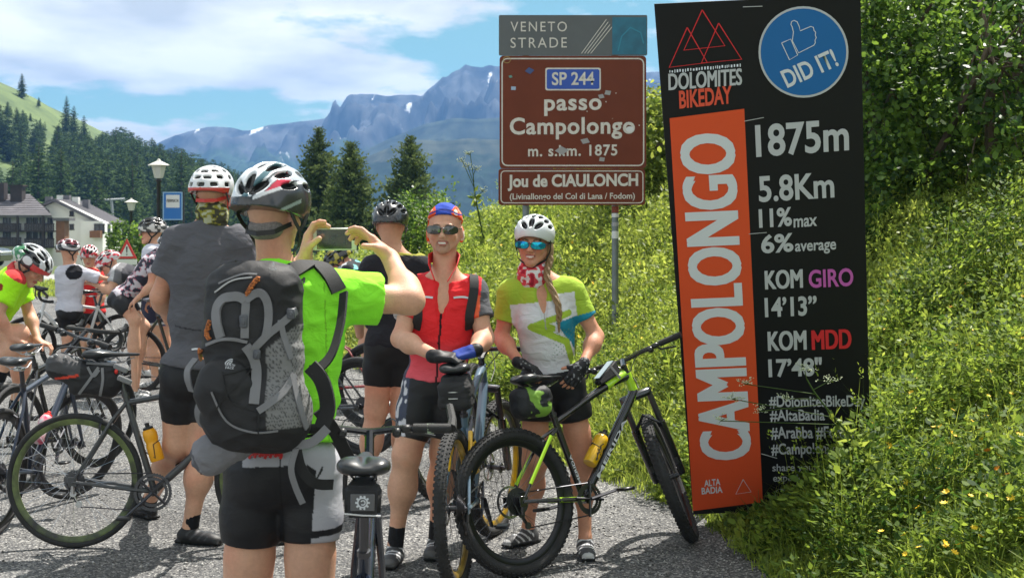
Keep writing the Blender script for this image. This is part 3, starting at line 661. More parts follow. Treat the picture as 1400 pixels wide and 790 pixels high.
# ---- alders behind the banner
def shrub(px0, px1, py0, py1, D, dd, n, seed, label, L=0.055, stems=7, m=None):
    rg = np.random.default_rng(seed)
    cx = (px0+px1)/2; base = P(cx, 0, D); bx, by = base.x, base.y+dd*0.3; bz = float(H(bx, by))
    e = empty('alder_shrub', (bx, by, bz), 0, label, 'shrub')
    tips = []
    st = MB()
    for k in range(stems):
        tx = rg.uniform(px0, px1); ty = rg.uniform(py0, (py0+py1)/2); td = D+rg.uniform(-0.5, 0.5)*dd
        t = P(tx, ty, td); b0 = Vector((bx+rg.normal()*0.25, by+rg.normal()*0.2, bz-0.1))
        mid = b0.lerp(t, 0.5)+Vector((rg.normal()*0.15, rg.normal()*0.15, 0.2))
        pts = spline([b0, mid, t], 6); st.tube([p-e.location for p in pts], [0.035*(1-i/len(pts))+0.006 for i in range(len(pts))], n=5)
        for j in range(5):
            f = rg.uniform(0.3, 0.95); p = pts[int(f*(len(pts)-1))]; q = P(rg.uniform(px0, px1), rg.uniform(py0, py1), D+rg.uniform(-0.5, 0.5)*dd)
            q = p.lerp(q, min(1, 0.9/(q-p).length)) if (q-p).length > 0.9 else q
            st.tube([p-e.location, p.lerp(q, .5)-e.location+Vector((0, 0, .05)), q-e.location], [0.012, 0.008, 0.004], n=4)
    st.build('branch', M_bark, e)
    # twigs carrying leaves, clumped
    nc = max(30, n//46); cpx = rg.uniform(px0, px1, nc); cpy = rg.uniform(py0, py1, nc); cd = D+dd*(rg.random(nc)-0.5)
    CC = np.array([P(a, b, c) for a, b, c in zip(cpx, cpy, cd)])
    keep = CC[:, 2] > H(CC[:, 0], CC[:, 1])+0.05; CC = CC[keep]; nc = len(CC)
    dirs = rg.normal(size=(nc, 3)); dirs[:, 2] -= 0.25; dirs[:, 1] -= 0.5; dirs /= np.linalg.norm(dirs, axis=1)[:, None]
    idx = rg.integers(0, nc, n); t = rg.random(n)
    Cp = CC[idx]+dirs[idx]*(t*0.34)[:, None]+rg.normal(size=(n, 3))*(0.045+0.02*t)[:, None]
    A = dirs[idx]*0.5+rg.normal(size=(n, 3))*0.7; A[:, 2] -= 0.3; A /= np.linalg.norm(A, axis=1)[:, None]
    up = rg.normal(size=(n, 3))*0.55+np.array([0, -0.15, 1.0]); B = np.cross(A, up); B /= np.linalg.norm(B, axis=1)[:, None]; N_ = np.cross(A, B)
    sh = np.clip(0.45+0.25*rg.normal(size=n)+0.12*rg.normal(size=nc)[idx], 0, 1)
    lf = Leafy(); V, F_, C = leaves(Cp-np.array(e.location), L*(0.55+0.75*rg.random(n)), L*0.8*(0.6+0.6*rg.random(n)), A, B, N_, sh, round_=True); lf.add(V, [F_], C)
    link('foliage', lf.mesh('foliage'), m or M_bush, e, 'stuff')
shrub(1150, 1290, -70, 330, 11.2, 1.7, 15000, 1, 'dense dark alder shrub right behind the black banner')
shrub(1270, 1490, -60, 330, 12.2, 2.0, 16000, 2, 'alder shrub with yellow green leaves at the right of the picture', L=0.06)
shrub(1320, 1460, -60, 260, 10.4, 1.0, 2600, 3, 'overhanging alder shrub nearest the camera at the upper right', L=0.065, stems=5)
shrub(1150, 1400, -60, 140, 13.8, 2.2, 8000, 4, 'tall alder shrub at the back behind the other alders', L=0.07)
shrub(1170, 1420, 290, 390, 10.8, 1.2, 3600, 5, 'low shady alder shrub in the grass at the foot of the tall ones', L=0.06, stems=4)
shrub(540, 606, 272, 352, 21, 1.6, 5200, 7, 'pale flowering shrub on the bank between the black helmet and the blue cap', L=0.055, stems=4)
shrub(155, 215, 312, 392, 44, 2.0, 6500, 8, 'rounded green shrub behind the warning triangle by the far road', L=0.11, stems=4)
shrub(850, 985, 128, 285, 16.5, 2.4, 9000, 9, 'sunny light green shrub between the brown sign and the black banner', L=0.075, stems=6, m=M_meadow)
# ---- tall umbellifers
def umbel(name, label, stem, heads, s=1.0):
    e = empty(name, stem[0], 0, label, 'plant'); o = e.location
    b = MB(); pts = spline(stem, 6); b.tube([p-o for p in pts], [0.006*s*(1-0.55*i/len(pts)) for i in range(len(pts))], n=6)
    w = MB()
    for (h, src) in heads:
        b.tube([pts[int(src*(len(pts)-1))]-o, h-o], 0.0022*s, n=4)
        for k in range(13):
            q = h+Vector((rt.gauss(0, .017), rt.gauss(0, .017), rt.gauss(0.010, .010)))*s
            b.tube([h-o, q-o], 0.001*s, n=3)
            for j in range(4):
                c = q-o+Vector((rt.gauss(0, .006), rt.gauss(0, .006), rt.gauss(0, .004)))*s; w.ell(c, (0.0028*s, 0.0028*s, 0.002*s), nu=5, nv=3)
    b.build('stem', M_weed, e); w.build('blossom', M_flower_w, e, kind='stuff')
    lf = Leafy(); n = 60; t = RNG.random(n)*0.6; Cp = np.array([pts[int(a*(len(pts)-1))] for a in t])-np.array(o); A, B, N_ = frames(n, 0.2)
    V, F_, C = leaves(Cp, 0.05*s*(0.6+RNG.random(n)), 0.022*s, A, B, N_, RNG.random(n)); lf.add(V, [F_], C); link('foliage', lf.mesh('foliage'), M_weed, e, 'stuff')
umbel('cow_parsley', 'leaning weed with pale blossom reaching across the lower part of the banner',
      [P(1210, 660, 6.3), P(1165, 600, 6.3), P(1120, 545, 6.3), P(1103, 518, 6.3)],
      [(P(1040, 562, 6.25), .62), (P(1000, 545, 6.25), .5), (P(985, 575, 6.2), .45), (P(1075, 545, 6.25), .7), (P(1020, 525, 6.25), .75), (P(1100, 505, 6.3), 1.0), (P(1135, 520, 6.3), .8)])
umbel('cow_parsley', 'tall white umbellifer standing against the blue mountain left of the brown sign',
      [P(662, 330, 14), P(650, 270, 14), P(647, 240, 14)], [(P(640, 228, 14), .8), (P(650, 232, 14), 1), (P(633, 222, 14), .7), (P(660, 262, 14), .5), (P(643, 212, 14), 1.0)], 1.6)
# ---- loose stones on the asphalt
def gravel():
    n = 26000; y = 4.6*(16/4.6)**RNG.random(n); px = RNG.uniform(-30, 1120, n); x = (px-700)/F*y; s = x-xedge(y)
    k = (s < 0.02) & (RNG.random(n) < np.where(s > -1.3, 1.0, 0.35)); x, y = x[k], y[k]; n = len(x)
    r = 0.0035+0.0065*RNG.random(n)**2; base = np.array([[1, 0, 0], [-.3, .9, 0], [-.8, -.5, 0], [.3, -.8, .0], [.1, .1, .8], [0, 0, -.4]])
    J = base[None]+RNG.normal(size=(n, 6, 3))*0.22; az = RNG.random(n)*6.28; c, s_ = np.cos(az)[:, None], np.sin(az)[:, None]
    X = J[..., 0]*c-J[..., 1]*s_; Y = J[..., 0]*s_+J[..., 1]*c
    V = np.stack([X*r[:, None]+x[:, None], Y*r[:, None]+y[:, None], J[..., 2]*r[:, None]+r[:, None]*0.25], -1).reshape(-1, 3)
    f = np.array([[0, 1, 4], [1, 2, 4], [2, 3, 4], [3, 0, 4], [1, 0, 5], [2, 1, 5], [3, 2, 5], [0, 3, 5]])
    Fc = (np.arange(n)[:, None, None]*6+f[None]).reshape(-1, 3); sh = RNG.random(n)**1.4
    m = mat('loose stone', paint=True, rough=0.8, spec=0.3)
    C = np.repeat((0.06+0.5*sh)[:, None, None]*np.array([1, .98, .94])[None, None], 6, 1).reshape(-1, 3)
    tag(link('loose_gravel', npmesh('loose_gravel', V, [Fc], C), m), 'loose grey grit lying on the road surface', 'gravel', kind='stuff')
gravel()
# ================================================================== SOLID MODELLING WITH DISTANCE FIELDS (people, helmets, packs)
def V3(*a): return np.array(a[0] if len(a) == 1 else a, dtype=np.float64)
def unit(v): v = V3(v); return v/(np.linalg.norm(v)+1e-12)
class Sdf:
    def __init__(s, h): s.h = h; s.ops = []
    def _op(s, kind, fn, lo, hi, k): s.ops.append((kind, fn, V3(lo), V3(hi), k)); return s
    def cone(s, a, b, ra, rb, k=0.03, flat=None, ax=None, kind='u', cap0=False, cap1=False):
        a, b = V3(a), V3(b); ba = b-a; L2 = ba@ba; R = max(ra, rb); axis = unit(ba)
        if flat: ax = unit(ax); R2 = R*max(1, flat)
        else: R2 = R
        def fn(X, Y, Z):
            x, y, z = X-a[0], Y-a[1], Z-a[2]; t = (x*ba[0]+y*ba[1]+z*ba[2])/L2; tc = np.clip(t, 0, 1)
            x = x-tc*ba[0]; y = y-tc*ba[1]; z = z-tc*ba[2]
            if flat:
                w = (x*ax[0]+y*ax[1]+z*ax[2])*(1/flat-1); x = x+w*ax[0]; y = y+w*ax[1]; z = z+w*ax[2]
            d = np.sqrt(x*x+y*y+z*z)-(ra+(rb-ra)*tc); L = math.sqrt(L2)
            if cap0: d = np.maximum(d, -t*L)
            if cap1: d = np.maximum(d, (t-1)*L)
            return d
        return s._op(kind, fn, np.minimum(a, b)-R2, np.maximum(a, b)+R2, k)
    def ell(s, c, r, R=None, k=0.03, kind='u'):
        c = V3(c); r = V3(r); R = np.eye(3) if R is None else V3(R); m = r.max()
        def fn(X, Y, Z):
            x, y, z = X-c[0], Y-c[1], Z-c[2]
            l = [x*R[i][0]+y*R[i][1]+z*R[i][2] for i in range(3)]
            k0 = np.sqrt(sum((l[i]/r[i])**2 for i in range(3)))+1e-9; k1 = np.sqrt(sum((l[i]/r[i]**2)**2 for i in range(3)))+1e-9
            return k0*(k0-1)/k1
        return s._op(kind, fn, c-m, c+m, k)
    def box(s, c, hf, R=None, rd=0.01, k=0.02, kind='u'):
        c = V3(c); hf = V3(hf)-rd; R = np.eye(3) if R is None else V3(R); m = np.linalg.norm(hf)+rd
        def fn(X, Y, Z):
            x, y, z = X-c[0], Y-c[1], Z-c[2]
            q = [np.abs(x*R[i][0]+y*R[i][1]+z*R[i][2])-hf[i] for i in range(3)]
            return np.sqrt(sum(np.maximum(v, 0)**2 for v in q))+np.minimum(np.maximum(q[0], np.maximum(q[1], q[2])), 0)-rd
        return s._op(kind, fn, c-m, c+m, k)
    def plane(s, p, n, c, r):
        """cut away everything on the side n of point p, inside the ball (c, r)"""
        p, n, c = V3(p), unit(n), V3(c)
        def fn(X, Y, Z):
            d = -((X-p[0])*n[0]+(Y-p[1])*n[1]+(Z-p[2])*n[2]); b = np.sqrt((X-c[0])**2+(Y-c[1])**2+(Z-c[2])**2)-r
            return np.maximum(d, b)
        return s._op('s', fn, c-r, c+r, 0.0)
    def build(s):
        h = s.h; lo = np.min([o[2] for o in s.ops if o[0] == 'u'], 0)-3*h; hi = np.max([o[3] for o in s.ops if o[0] == 'u'], 0)+3*h
        n = np.ceil((hi-lo)/h).astype(int)+1; Fd = np.full(n, 0.06, np.float32)
        ax = [lo[i]+h*np.arange(n[i]) for i in range(3)]
        for kind, fn, a, b, k in s.ops:
            m = k+2*h; i0 = np.maximum(((a-m-lo)/h).astype(int), 0); i1 = np.minimum(((b+m-lo)/h).astype(int)+2, n)
            if np.any(i1 <= i0): continue
            sl_ = tuple(slice(i0[i], i1[i]) for i in range(3)); X = ax[0][sl_[0]][:, None, None]; Y = ax[1][sl_[1]][None, :, None]; Z = ax[2][sl_[2]][None, None, :]
            d = fn(X, Y, Z).astype(np.float32); f = Fd[sl_]
            if kind == 'u':
                if k > 0: g = np.maximum(k-np.abs(f-d), 0)/k; Fd[sl_] = np.minimum(f, d)-g*g*k*0.25
                else: Fd[sl_] = np.minimum(f, d)
            else:
                d = -d
                if k > 0: g = np.maximum(k-np.abs(f-d), 0)/k; Fd[sl_] = np.maximum(f, d)+g*g*k*0.25
                else: Fd[sl_] = np.maximum(f, d)
        return s.nets(Fd, lo)
    def nets(s, Fd, lo):
        h = s.h; ins = Fd < 0
        cnt = np.zeros(tuple(v-1 for v in Fd.shape), np.int8); cs = [(i, j, k) for i in (0, 1) for j in (0, 1) for k in (0, 1)]
        sh = lambda A, c: A[c[0]:A.shape[0]-1+c[0], c[1]:A.shape[1]-1+c[1], c[2]:A.shape[2]-1+c[2]]
        for c in cs: cnt += sh(ins, c)
        I, J, K = np.nonzero((cnt > 0) & (cnt < 8)); n = len(I)
        vals = {c: Fd[I+c[0], J+c[1], K+c[2]].astype(np.float64) for c in cs}
        acc = np.zeros((n, 3)); num = np.zeros(n)
        for c in cs:
            for a in range(3):
                if c[a] == 0:
                    d = list(c); d[a] = 1; d = tuple(d); va, vb = vals[c], vals[d]; m = (va < 0) != (vb < 0)
                    t = np.where(m, va/np.where(va == vb, 1, va-vb), 0)
                    for q in range(3): acc[:, q] += np.where(m, c[q]+(t if q == a else 0), 0)
                    num += m
        V = (acc/num[:, None]+np.stack([I, J, K], -1))*h+lo
        vid = np.full(cnt.shape, -1, np.int32); vid[I, J, K] = np.arange(n)
        quads = []
        for a in range(3):
            b, c = (a+1) % 3, (a+2) % 3
            A0 = [slice(None)]*3; A1 = [slice(None)]*3; A0[a] = slice(0, -1); A1[a] = slice(1, None)
            ch = ins[tuple(A0)] != ins[tuple(A1)]
            idx = np.nonzero(ch); idx = [v for v in idx]
            ok = (idx[b] > 0) & (idx[c] > 0) & (idx[b] < cnt.shape[b]) & (idx[c] < cnt.shape[c]); idx = [v[ok] for v in idx]
            flip = ins[idx[0], idx[1], idx[2]]
            def g(db, dc):
                t = list(idx); t[b] = t[b]+db; t[c] = t[c]+dc; return vid[t[0], t[1], t[2]]
            q = np.stack([g(-1, -1), g(0, -1), g(0, 0), g(-1, 0)], -1); q = q[(q >= 0).all(1)] if not (q >= 0).all() else q
            fl = flip if len(flip) == len(q) else flip[:len(q)]
            q = np.where(fl[:, None], q, q[:, ::-1]); quads.append(q)
        Q = np.concatenate(quads)
        for _ in range(2):      # light smoothing
            S = np.zeros_like(V); W_ = np.zeros(n)
            for i, j in ((0, 1), (1, 2), (2, 3), (3, 0)):
                for a, b in ((i, j), (j, i)):
                    for q in range(3): S[:, q] += np.bincount(Q[:, a], V[Q[:, b], q], n)
                    W_ += np.bincount(Q[:, a], minlength=n)
            V = V*0.5+0.5*S/np.maximum(W_, 1)[:, None]
        return V, Q
def normals(V, Q):
    a = V[Q[:, 2]]-V[Q[:, 0]]; b = V[Q[:, 3]]-V[Q[:, 1]]; nf = np.cross(a, b); N_ = np.zeros_like(V)
    for k in range(4):
        for q in range(3): N_[:, q] += np.bincount(Q[:, k], nf[:, q], len(V))
    return N_/(np.linalg.norm(N_, axis=1)[:, None]+1e-12)
def solid(name, sdf, m, parent, colf=None, disp=None, label=None):
    V, Q = sdf.build(); N_ = normals(V, Q)
    if disp is not None: V = V+N_*disp(V, N_)[:, None]
    C = colf(V, N_) if colf is not None else None
    o = link(name, npmesh(name, V, [Q], C, smooth=True), m, parent)
    if label: o['label'] = label
    SURF[o.name] = (V, Q)
    return o
SURF = {}; TREES = {}
from mathutils.bvhtree import BVHTree
def tree_of(o):
    if o.name not in TREES:
        V, Q = SURF[o.name]; TREES[o.name] = BVHTree.FromPolygons([Vector(v) for v in V], [tuple(int(i) for i in q) for q in Q])
    return TREES[o.name]
def onto(o, px, py, off=0.004):
    """the place on the camera-side surface of o seen at that column and row, and the surface normal"""
    e = Vector((0, 0, EYE)); d = (P(px, py, 5)-e).normalized(); h = tree_of(o).ray_cast(e, d)
    if h[0] is None: h = tree_of(o).find_nearest(P(px, py, 6.9)) if False else (P(px, py, 5), Vector((0, -1, 0)), 0, 0)
    n = h[1] if h[1].dot(d) < 0 else -h[1]
    return h[0]+n*off, n
def strap_on(b, o, pts, w, t=0.004, n=6, off=0.004, miss=None):
    """webbing lying on the surface of o through the given columns and rows"""
    q = spline([Vector((a[0], a[1], 0)) for a in pts], n); P_ = []; N_ = []
    for a in q:
        e = Vector((0, 0, EYE)); d = (P(a.x, a.y, 5)-e).normalized(); h = tree_of(o).ray_cast(e, d)
        if h[0] is None: continue
        nn = h[1] if h[1].dot(d) < 0 else -h[1]; P_.append(h[0]+nn*off); N_.append(nn)
    if len(P_) > 1:
        for k in range(2):
            P_ = [P_[0]]+[(P_[i-1]+P_[i]*2+P_[i+1])/4 for i in range(1, len(P_)-1)]+[P_[-1]]; N_ = [N_[0]]+[(N_[i-1]+N_[i]+N_[i+1]).normalized() for i in range(1, len(N_)-1)]+[N_[-1]]
        b.ribbon(P_, w, t, N_)
    return b
def wrinkle(amp, s=1.0, ax=None):
    """folds of cloth, mostly running across the body"""
    def f(V, N_):
        x, y, z = V[:, 0]*s, V[:, 1]*s, V[:, 2]*s
        w = fbm(x*8+5*z, y*9, z*13+4*x, 3); w2 = 1-np.abs(vnoise(x*6+6*z, y*7+5, z*15-5*x))*2.2; w3 = 1-np.abs(vnoise(x*16-9*z, y*15, z*22+8*x))*2.4
        return amp*(0.8*w+0.8*w2+0.35*w3)
    return f
def const(c):
    c = V3(c[:3]); return lambda V, N_: np.repeat(c[None], len(V), 0)
def body_frame(J):
    sh = (V3(J['shR'])+V3(J['shL']))/2; hp = (V3(J['hpR'])+V3(J['hpL']))/2
    up = unit(sh-hp); r = V3(J['shR'])-V3(J['shL']); r = unit(r-up*(r@up)); f = np.cross(up, r)
    rh = V3(J['hpR'])-V3(J['hpL']); rh = unit(rh-up*(rh@up))
    return sh, hp, up, r, f, rh, np.cross(up, rh)
def torso(S, J, g=0.0, s=1.0, bust=0.0, belly=0.0, w=1.0, hips=True, low=1.0):
    sh, hp, up, r, f, rh, fh = body_frame(J); T = np.linalg.norm(sh-hp)
    R = np.array([r, f, up]); Rh = np.array([rh, fh, up])
    c = lambda t: hp+(sh-hp)*t
    S.ell(c(0.76)+f*0.005, (0.158*s*w+g, 0.108*s+g, 0.19*s+g), R, 0.04)
    S.ell(c(0.93)-f*0.01, (0.105*s*w+g, 0.078*s+g, 0.085*s+g), R, 0.06)
    S.ell(c(0.42)+f*(0.012+belly), (0.138*s*w+g, 0.10*s+g+belly, 0.17*s+g), R, 0.05)
    if hips: S.ell(c(0.03)-fh*0.012, (0.158*s*w+g, 0.118*s+g, 0.125*s+g), Rh, 0.05)
    if bust:
        for q in (-1, 1): S.ell(c(0.68)+r*q*0.066*s+f*0.075*s, (0.055+g, 0.05*bust+g, 0.055+g), R, 0.04)
    for q, k in ((1, 'shR'), (-1, 'shL')):
        S.ell(V3(J[k])-up*0.012, (0.052*s+g*.8, 0.054*s+g*.8, 0.052*s+g*.8), None, 0.045)
        S.cone(sh+up*0.075*s+r*q*0.015-f*0.012, V3(J[k])+up*0.008, 0.050*s+g*.5, 0.038*s+g*.5, 0.055)
def limbs(S, J, g=0.0, s=1.0, arms=(1, 1), legs=(1, 1), cut=0.0):
    A = {'R': arms[0], 'L': arms[1]}; G = {'R': legs[0], 'L': legs[1]}
    for q in 'RL':
        if A[q]:
            a, b, c = V3(J['sh'+q]), V3(J['el'+q]), V3(J['wr'+q])
            S.cone(a, b, 0.051*s+g, 0.040*s+g, 0.03); S.ell(a+(b-a)*0.42, (0.05*s+g,)*3, None, 0.04)
            m = b+(c-b)*0.28; S.cone(b, c, 0.038*s+g, 0.0265*s+g, 0.03); S.ell(m, (0.0425*s+g,)*3, None, 0.05)
        if G[q]:
            a, b, c = V3(J['hp'+q]), V3(J['kn'+q]), V3(J['an'+q]); sh, hp, up, r, f, rh, fh = body_frame(J)
            S.cone(a-V3(0, 0, 0.02), b, 0.084*s+g, 0.058*s+g, 0.025); S.ell(a+(b-a)*0.35, (0.081*s+g,)*3, None, 0.03)
            kf = unit(unit(b-a)-unit(c-b)+fh*0.6)
            S.ell(b+kf*0.010, (0.052*s+g,)*3, None, 0.03)
            S.cone(b, c, 0.052*s+g, 0.034*s+g, 0.03); S.ell(b+(c-b)*0.30-kf*0.018, (0.045*s+g,)*3, None, 0.08); S.ell(b+(c-b)*0.42-kf*0.012, (0.042*s+g,)*3, None, 0.08); S.cone(b, b+(c-b)*.4, .048*s+g, .044*s+g, .04); S.cone(b+(a-b)*.35, b, .066*s+g, .054*s+g, .04)
def hand(S, w, d, pn, side, curl=(0.5, 0.5, 0.5), s=1.0, g=0.0, segs=3, thumb=(0.6, 0.5), spread=0.10, fingers=True, curls=None):
    """w wrist, d direction to the knuckles, pn outward normal of the palm, side +1 when the thumb is on the (d x pn) side"""
    w = V3(w); d = unit(d); pn = V3(pn); pn = unit(pn-d*(pn@d)); t = np.cross(d, pn)*side
    R = np.array([t, d, pn])
    S.box(w+d*0.046*s, (0.039*s+g, 0.045*s+g, 0.0135*s+g), R, 0.0125*s, 0.012)
    S.cone(w-d*0.01, w+d*0.03*s, 0.027*s+g, 0.024*s+g, 0.02, flat=0.75, ax=pn)
    S.ell(w+d*0.038*s+t*0.026*s+pn*0.008*s, (0.02*s+g, 0.03*s+g, 0.016*s+g), R, 0.015)
    tips = []
    if fingers:
        for i, (off, ln) in enumerate(((0.0295, 0.074), (0.0100, 0.083), (-0.0100, 0.077), (-0.0285, 0.060))):
            cu = curls[i] if curls else curl
            p = w+d*0.087*s+t*off*s; ang = 0.0; ld = unit(d+t*spread*(off/0.03))
            for j, fr in enumerate((0.48, 0.30, 0.22)):
                if j >= segs: break
                ang += cu[j]*(0.92+0.08*i); v = ld*math.cos(ang)+pn*math.sin(ang); q = p+v*ln*fr*s
                r0 = (0.0092, 0.0084, 0.0076)[j]*s+g; S.cone(p, q, r0, r0-0.0007, 0.004); p = q
            tips.append(p)
    p = w+d*0.028*s+t*0.030*s; v = unit(d*0.75+t*math.cos(thumb[0])*0.9+pn*math.sin(thumb[0])*0.9)
    q = p+v*0.040*s; S.cone(p, q, 0.0125*s+g, 0.0105*s+g, 0.008)
    if segs > 1:
        v2 = unit(v+(pn*0.6-t*0.7)*thumb[1]); q2 = q+v2*0.034*s; S.cone(q, q2, 0.0102*s+g, 0.0086*s+g, 0.004)
    return tips
def head(S, c, look, up, s=1.0, neck=None, fem=False, beard=False):
    c = V3(c); f = unit(look); u = V3(up); u = unit(u-f*(u@f)); r = np.cross(f, u); R = np.array([r, f, u])
    p = lambda x, y, z: c+(r*x+f*y+u*z)*s
    S.ell(p(0, -.014, .018), (.075*s, .094*s, .087*s), R, 0.03)
    S.ell(p(0, .026, -.045), (.060*s, .060*s, .066*s), R, 0.03)
    for q in (-1, 1):
        S.cone(p(q*.054, -.005, -.055), p(q*.014, .066, -.102), .016*s, .014*s, 0.03)
        S.ell(p(q*.038, .062, -.036), (.022*s, .020*s, .020*s), R, 0.02)
        S.ell(p(q*.0775, -.010, -.022), (.009*s, .018*s, .030*s), R, 0.008)
        S.ell(p(q*.031, .097, -.006), (.014*s, .010*s, .009*s), R, 0.010, kind='s')
        S.ell(p(q*.031, .078, -.007), (.0125*s,)*3, R, 0.0)
        S.ell(p(q*.0105, .104, -.042), (.0085*s, .010*s, .0075*s), R, 0.006)
    S.ell(p(0, .074, -.106), ((.019 if fem else .024)*s, .018*s, .017*s), R, 0.02)
    S.cone(p(-.036, .080, .010), p(.036, .080, .010), .010*s, .010*s, 0.018)
    S.cone(p(0, .090, .000), p(0, .111, -.036), .0075*s, .0115*s, 0.010)
    S.cone(p(-.018, .090, -.066), p(.018, .090, -.066), .0058*s, .0058*s, 0.006)
    S.cone(p(-.014, .090, -.077), p(.014, .090, -.077), .0066*s, .0066*s, 0.006)
    if neck is not None:
        S.cone(p(0, -.022, -.06), V3(neck), .054*s*(0.88 if fem else 1), .060*s*(0.85 if fem else 1), 0.03)
    return p, r, f, u
SKIN = V3(0.62, 0.35, 0.235); SKIN_RED = V3(0.58, 0.28, 0.175)
def skin_paint(c, look, up, s=1.0, tone=SKIN, beard=None, brow=(0.10, 0.06, 0.035), smile=True):
    c = V3(c); f = unit(look); u = V3(up); u = unit(u-f*(u@f)); r = np.cross(f, u); tone = V3(tone)
    def fn(V, N_):
        L = (V-c)/s; x, y, z = L@r, L@f, L@u
        C = np.repeat(tone[None], len(V), 0)*(1+0.14*fbm(V[:, 0]*14, V[:, 1]*14, V[:, 2]*14, 3))[:, None]; rd = np.clip(fbm(V[:, 0]*7+3, V[:, 1]*7, V[:, 2]*7, 3)+.1, 0, 1)[:, None]; C = C*(1-rd*V3(0, .28, .32))
        face = (y > 0.04) & (np.abs(x) < 0.08) & (np.abs(z) < 0.14)
        m = face & (y > 0.05) & (np.abs(x) < 0.042); ck = np.exp(-((np.abs(x)-.04)**2+(z+.035)**2)/.0004)*(y > 0.04)
        C = C*(1-ck[:, None]*V3(0.0, .22, .25))
        lip = (y > .070) & ((x/.027)**2+((z+.0712-x*x*6)/.0105)**2 < 1); C[lip] = V3(0.42, 0.13, 0.11)
        if smile:
            t = (y > .072) & ((x/.0195)**2+((z+.0712-x*x*6)/.0042)**2 < 1); C[t] = V3(0.72, 0.68, 0.6)
        b = (y > .06) & (np.abs(np.abs(x)-.032) < .020) & (np.abs(z-.014+np.abs(np.abs(x)-.03)*.25) < .0045); C[b] = brow
        if beard is not None:
            g = (y > .045) & (((x/.034)**2+((z+.088)/.038)**2 < 1) & ~((x/.024)**2+((z+.0715)/.0115)**2 < 1) & ~(((x/.018)**2+((z+.050)/.010)**2 < 1)))
            C[g] = C[g]*(1-beard[1])+V3(beard[0])*beard[1]
        return C
    return fn
M_skin = mat('skin', paint=True, rough=0.5, spec=0.4, bump=0.22, bscale=220, sss=0.12, var=.07, vscale=60)
M_cloth = mat('jersey fabric', paint=True, rough=0.8, spec=0.15, bump=0.18, bscale=420, sheen=0.04, fold=.55)
M_lycra = mat('lycra', paint=True, rough=0.5, spec=0.3, bump=0.12, bscale=420, fold=.2)
M_shell = mat('helmet shell', paint=True, rough=0.25, spec=0.6, coat=0.35)
M_strap = mat('black webbing', (0.014, 0.014, 0.015, 1), rough=0.7, bump=0.3, bscale=700)
M_gray_strap = mat('grey webbing', (0.20, 0.20, 0.21, 1), rough=0.75, bump=0.3, bscale=700)
M_blackplastic = mat('black plastic', (0.016, 0.016, 0.017, 1), rough=0.38, var=0.15)
M_whiteprint = mat('white print', (0.62, 0.64, 0.67, 1), rough=0.5)
M_hair_blond = mat('blond hair', (0.30, 0.19, 0.09, 1), rough=0.5, bump=0.6, bscale=300, var=0.3, vscale=120)
M_hair_grey = mat('grey hair', (0.22, 0.20, 0.19, 1), rough=0.6, bump=0.6, bscale=300, var=0.4, vscale=160)
M_hair_dark = mat('dark hair', (0.03, 0.022, 0.018, 1), rough=0.5, bump=0.6, bscale=300, var=0.4, vscale=160)
M_lens = mat('dark lens', (0.01, 0.01, 0.012, 1), rough=0.08, spec=0.8, coat=1.0)

def jersey(J, parent, col, g=0.016, s=1.0, sleeve=0.62, h=0.006, hem=-0.02, amp=0.004, bust=0.0, belly=0.0, w=1.0, name='jersey', collar=0.02, m=None, vneck=None, sl=('R', 'L'), label=None, flare=0.0, tail=0.0):
    S = Sdf(h); sh, hp, up, r, f, rh, fh = body_frame(J)
    torso(S, J, g, s, bust, belly, w)
    if flare: S.ell(hp+up*0.05, (0.155*s*w+g+flare, 0.125*s+g+flare, 0.14), np.array([rh, fh, up]), 0.06)
    S.cone(sh+up*0.02, sh+up*(0.075+collar), 0.075*s, 0.064*s, 0.03)
    for q in sl:
        a, b = V3(J['sh'+q]), V3(J['el'+q]); e = a+(b-a)*sleeve
        S.cone(a, e, 0.058*s+g, 0.050*s+g*1.25, 0.035, cap1=True)
    S.plane(hp+up*hem-f*tail*0.5, -up+f*tail, hp-up*0.15, 0.36)
    S.plane(sh+up*(0.085+collar)-f*0.02, up+f*0.45, sh+up*0.2, 0.17)
    if vneck:
        tp = sh+up*0.10+f*0.03; S.cone(tp+f*0.075, sh-up*vneck+f*(0.118*s+g), 0.058, 0.012, 0.006, kind='s')
    return solid(name, S, m or M_cloth, parent, col if callable(col) else const(col), wrinkle(amp), label=label)
def shorts(J, parent, col, g=0.006, s=1.0, leg=0.62, h=0.006, top=0.10, w=1.0, amp=0.0016, name='shorts', legs='RL', hw=1.0, ts=None):
    ts = ts or s; S = Sdf(h); sh, hp, up, r, f, rh, fh = body_frame(J)
    S.ell(hp-fh*0.012+up*0.01, (0.160*s*hw+g, 0.120*s+g, 0.13*s+g), np.array([rh, fh, up]), 0.05)
    for q in (-1, 1): S.ell(hp+rh*q*0.062*s-fh*0.06-up*0.035, (0.08*s, 0.072*s, 0.09*s), np.array([rh, fh, up]), 0.04)
    for q in legs:
        a, b = V3(J['hp'+q]), V3(J['kn'+q]); e = a+(b-a)*leg
        S.cone(a-V3(0, 0, 0.02), e, 0.088*ts+g, (0.084-.026*leg)*ts+g+.007, 0.025, cap1=True); S.ell(a+(b-a)*0.35, (0.085*ts+g,)*3, None, 0.03)
        S.plane(e, b-a, e+unit(b-a)*.14, .15)
    S.plane(hp+up*top, up, hp+up*(top+0.15), 0.30)
    return solid(name, S, M_lycra, parent, col if callable(col) else const(col), wrinkle(amp))
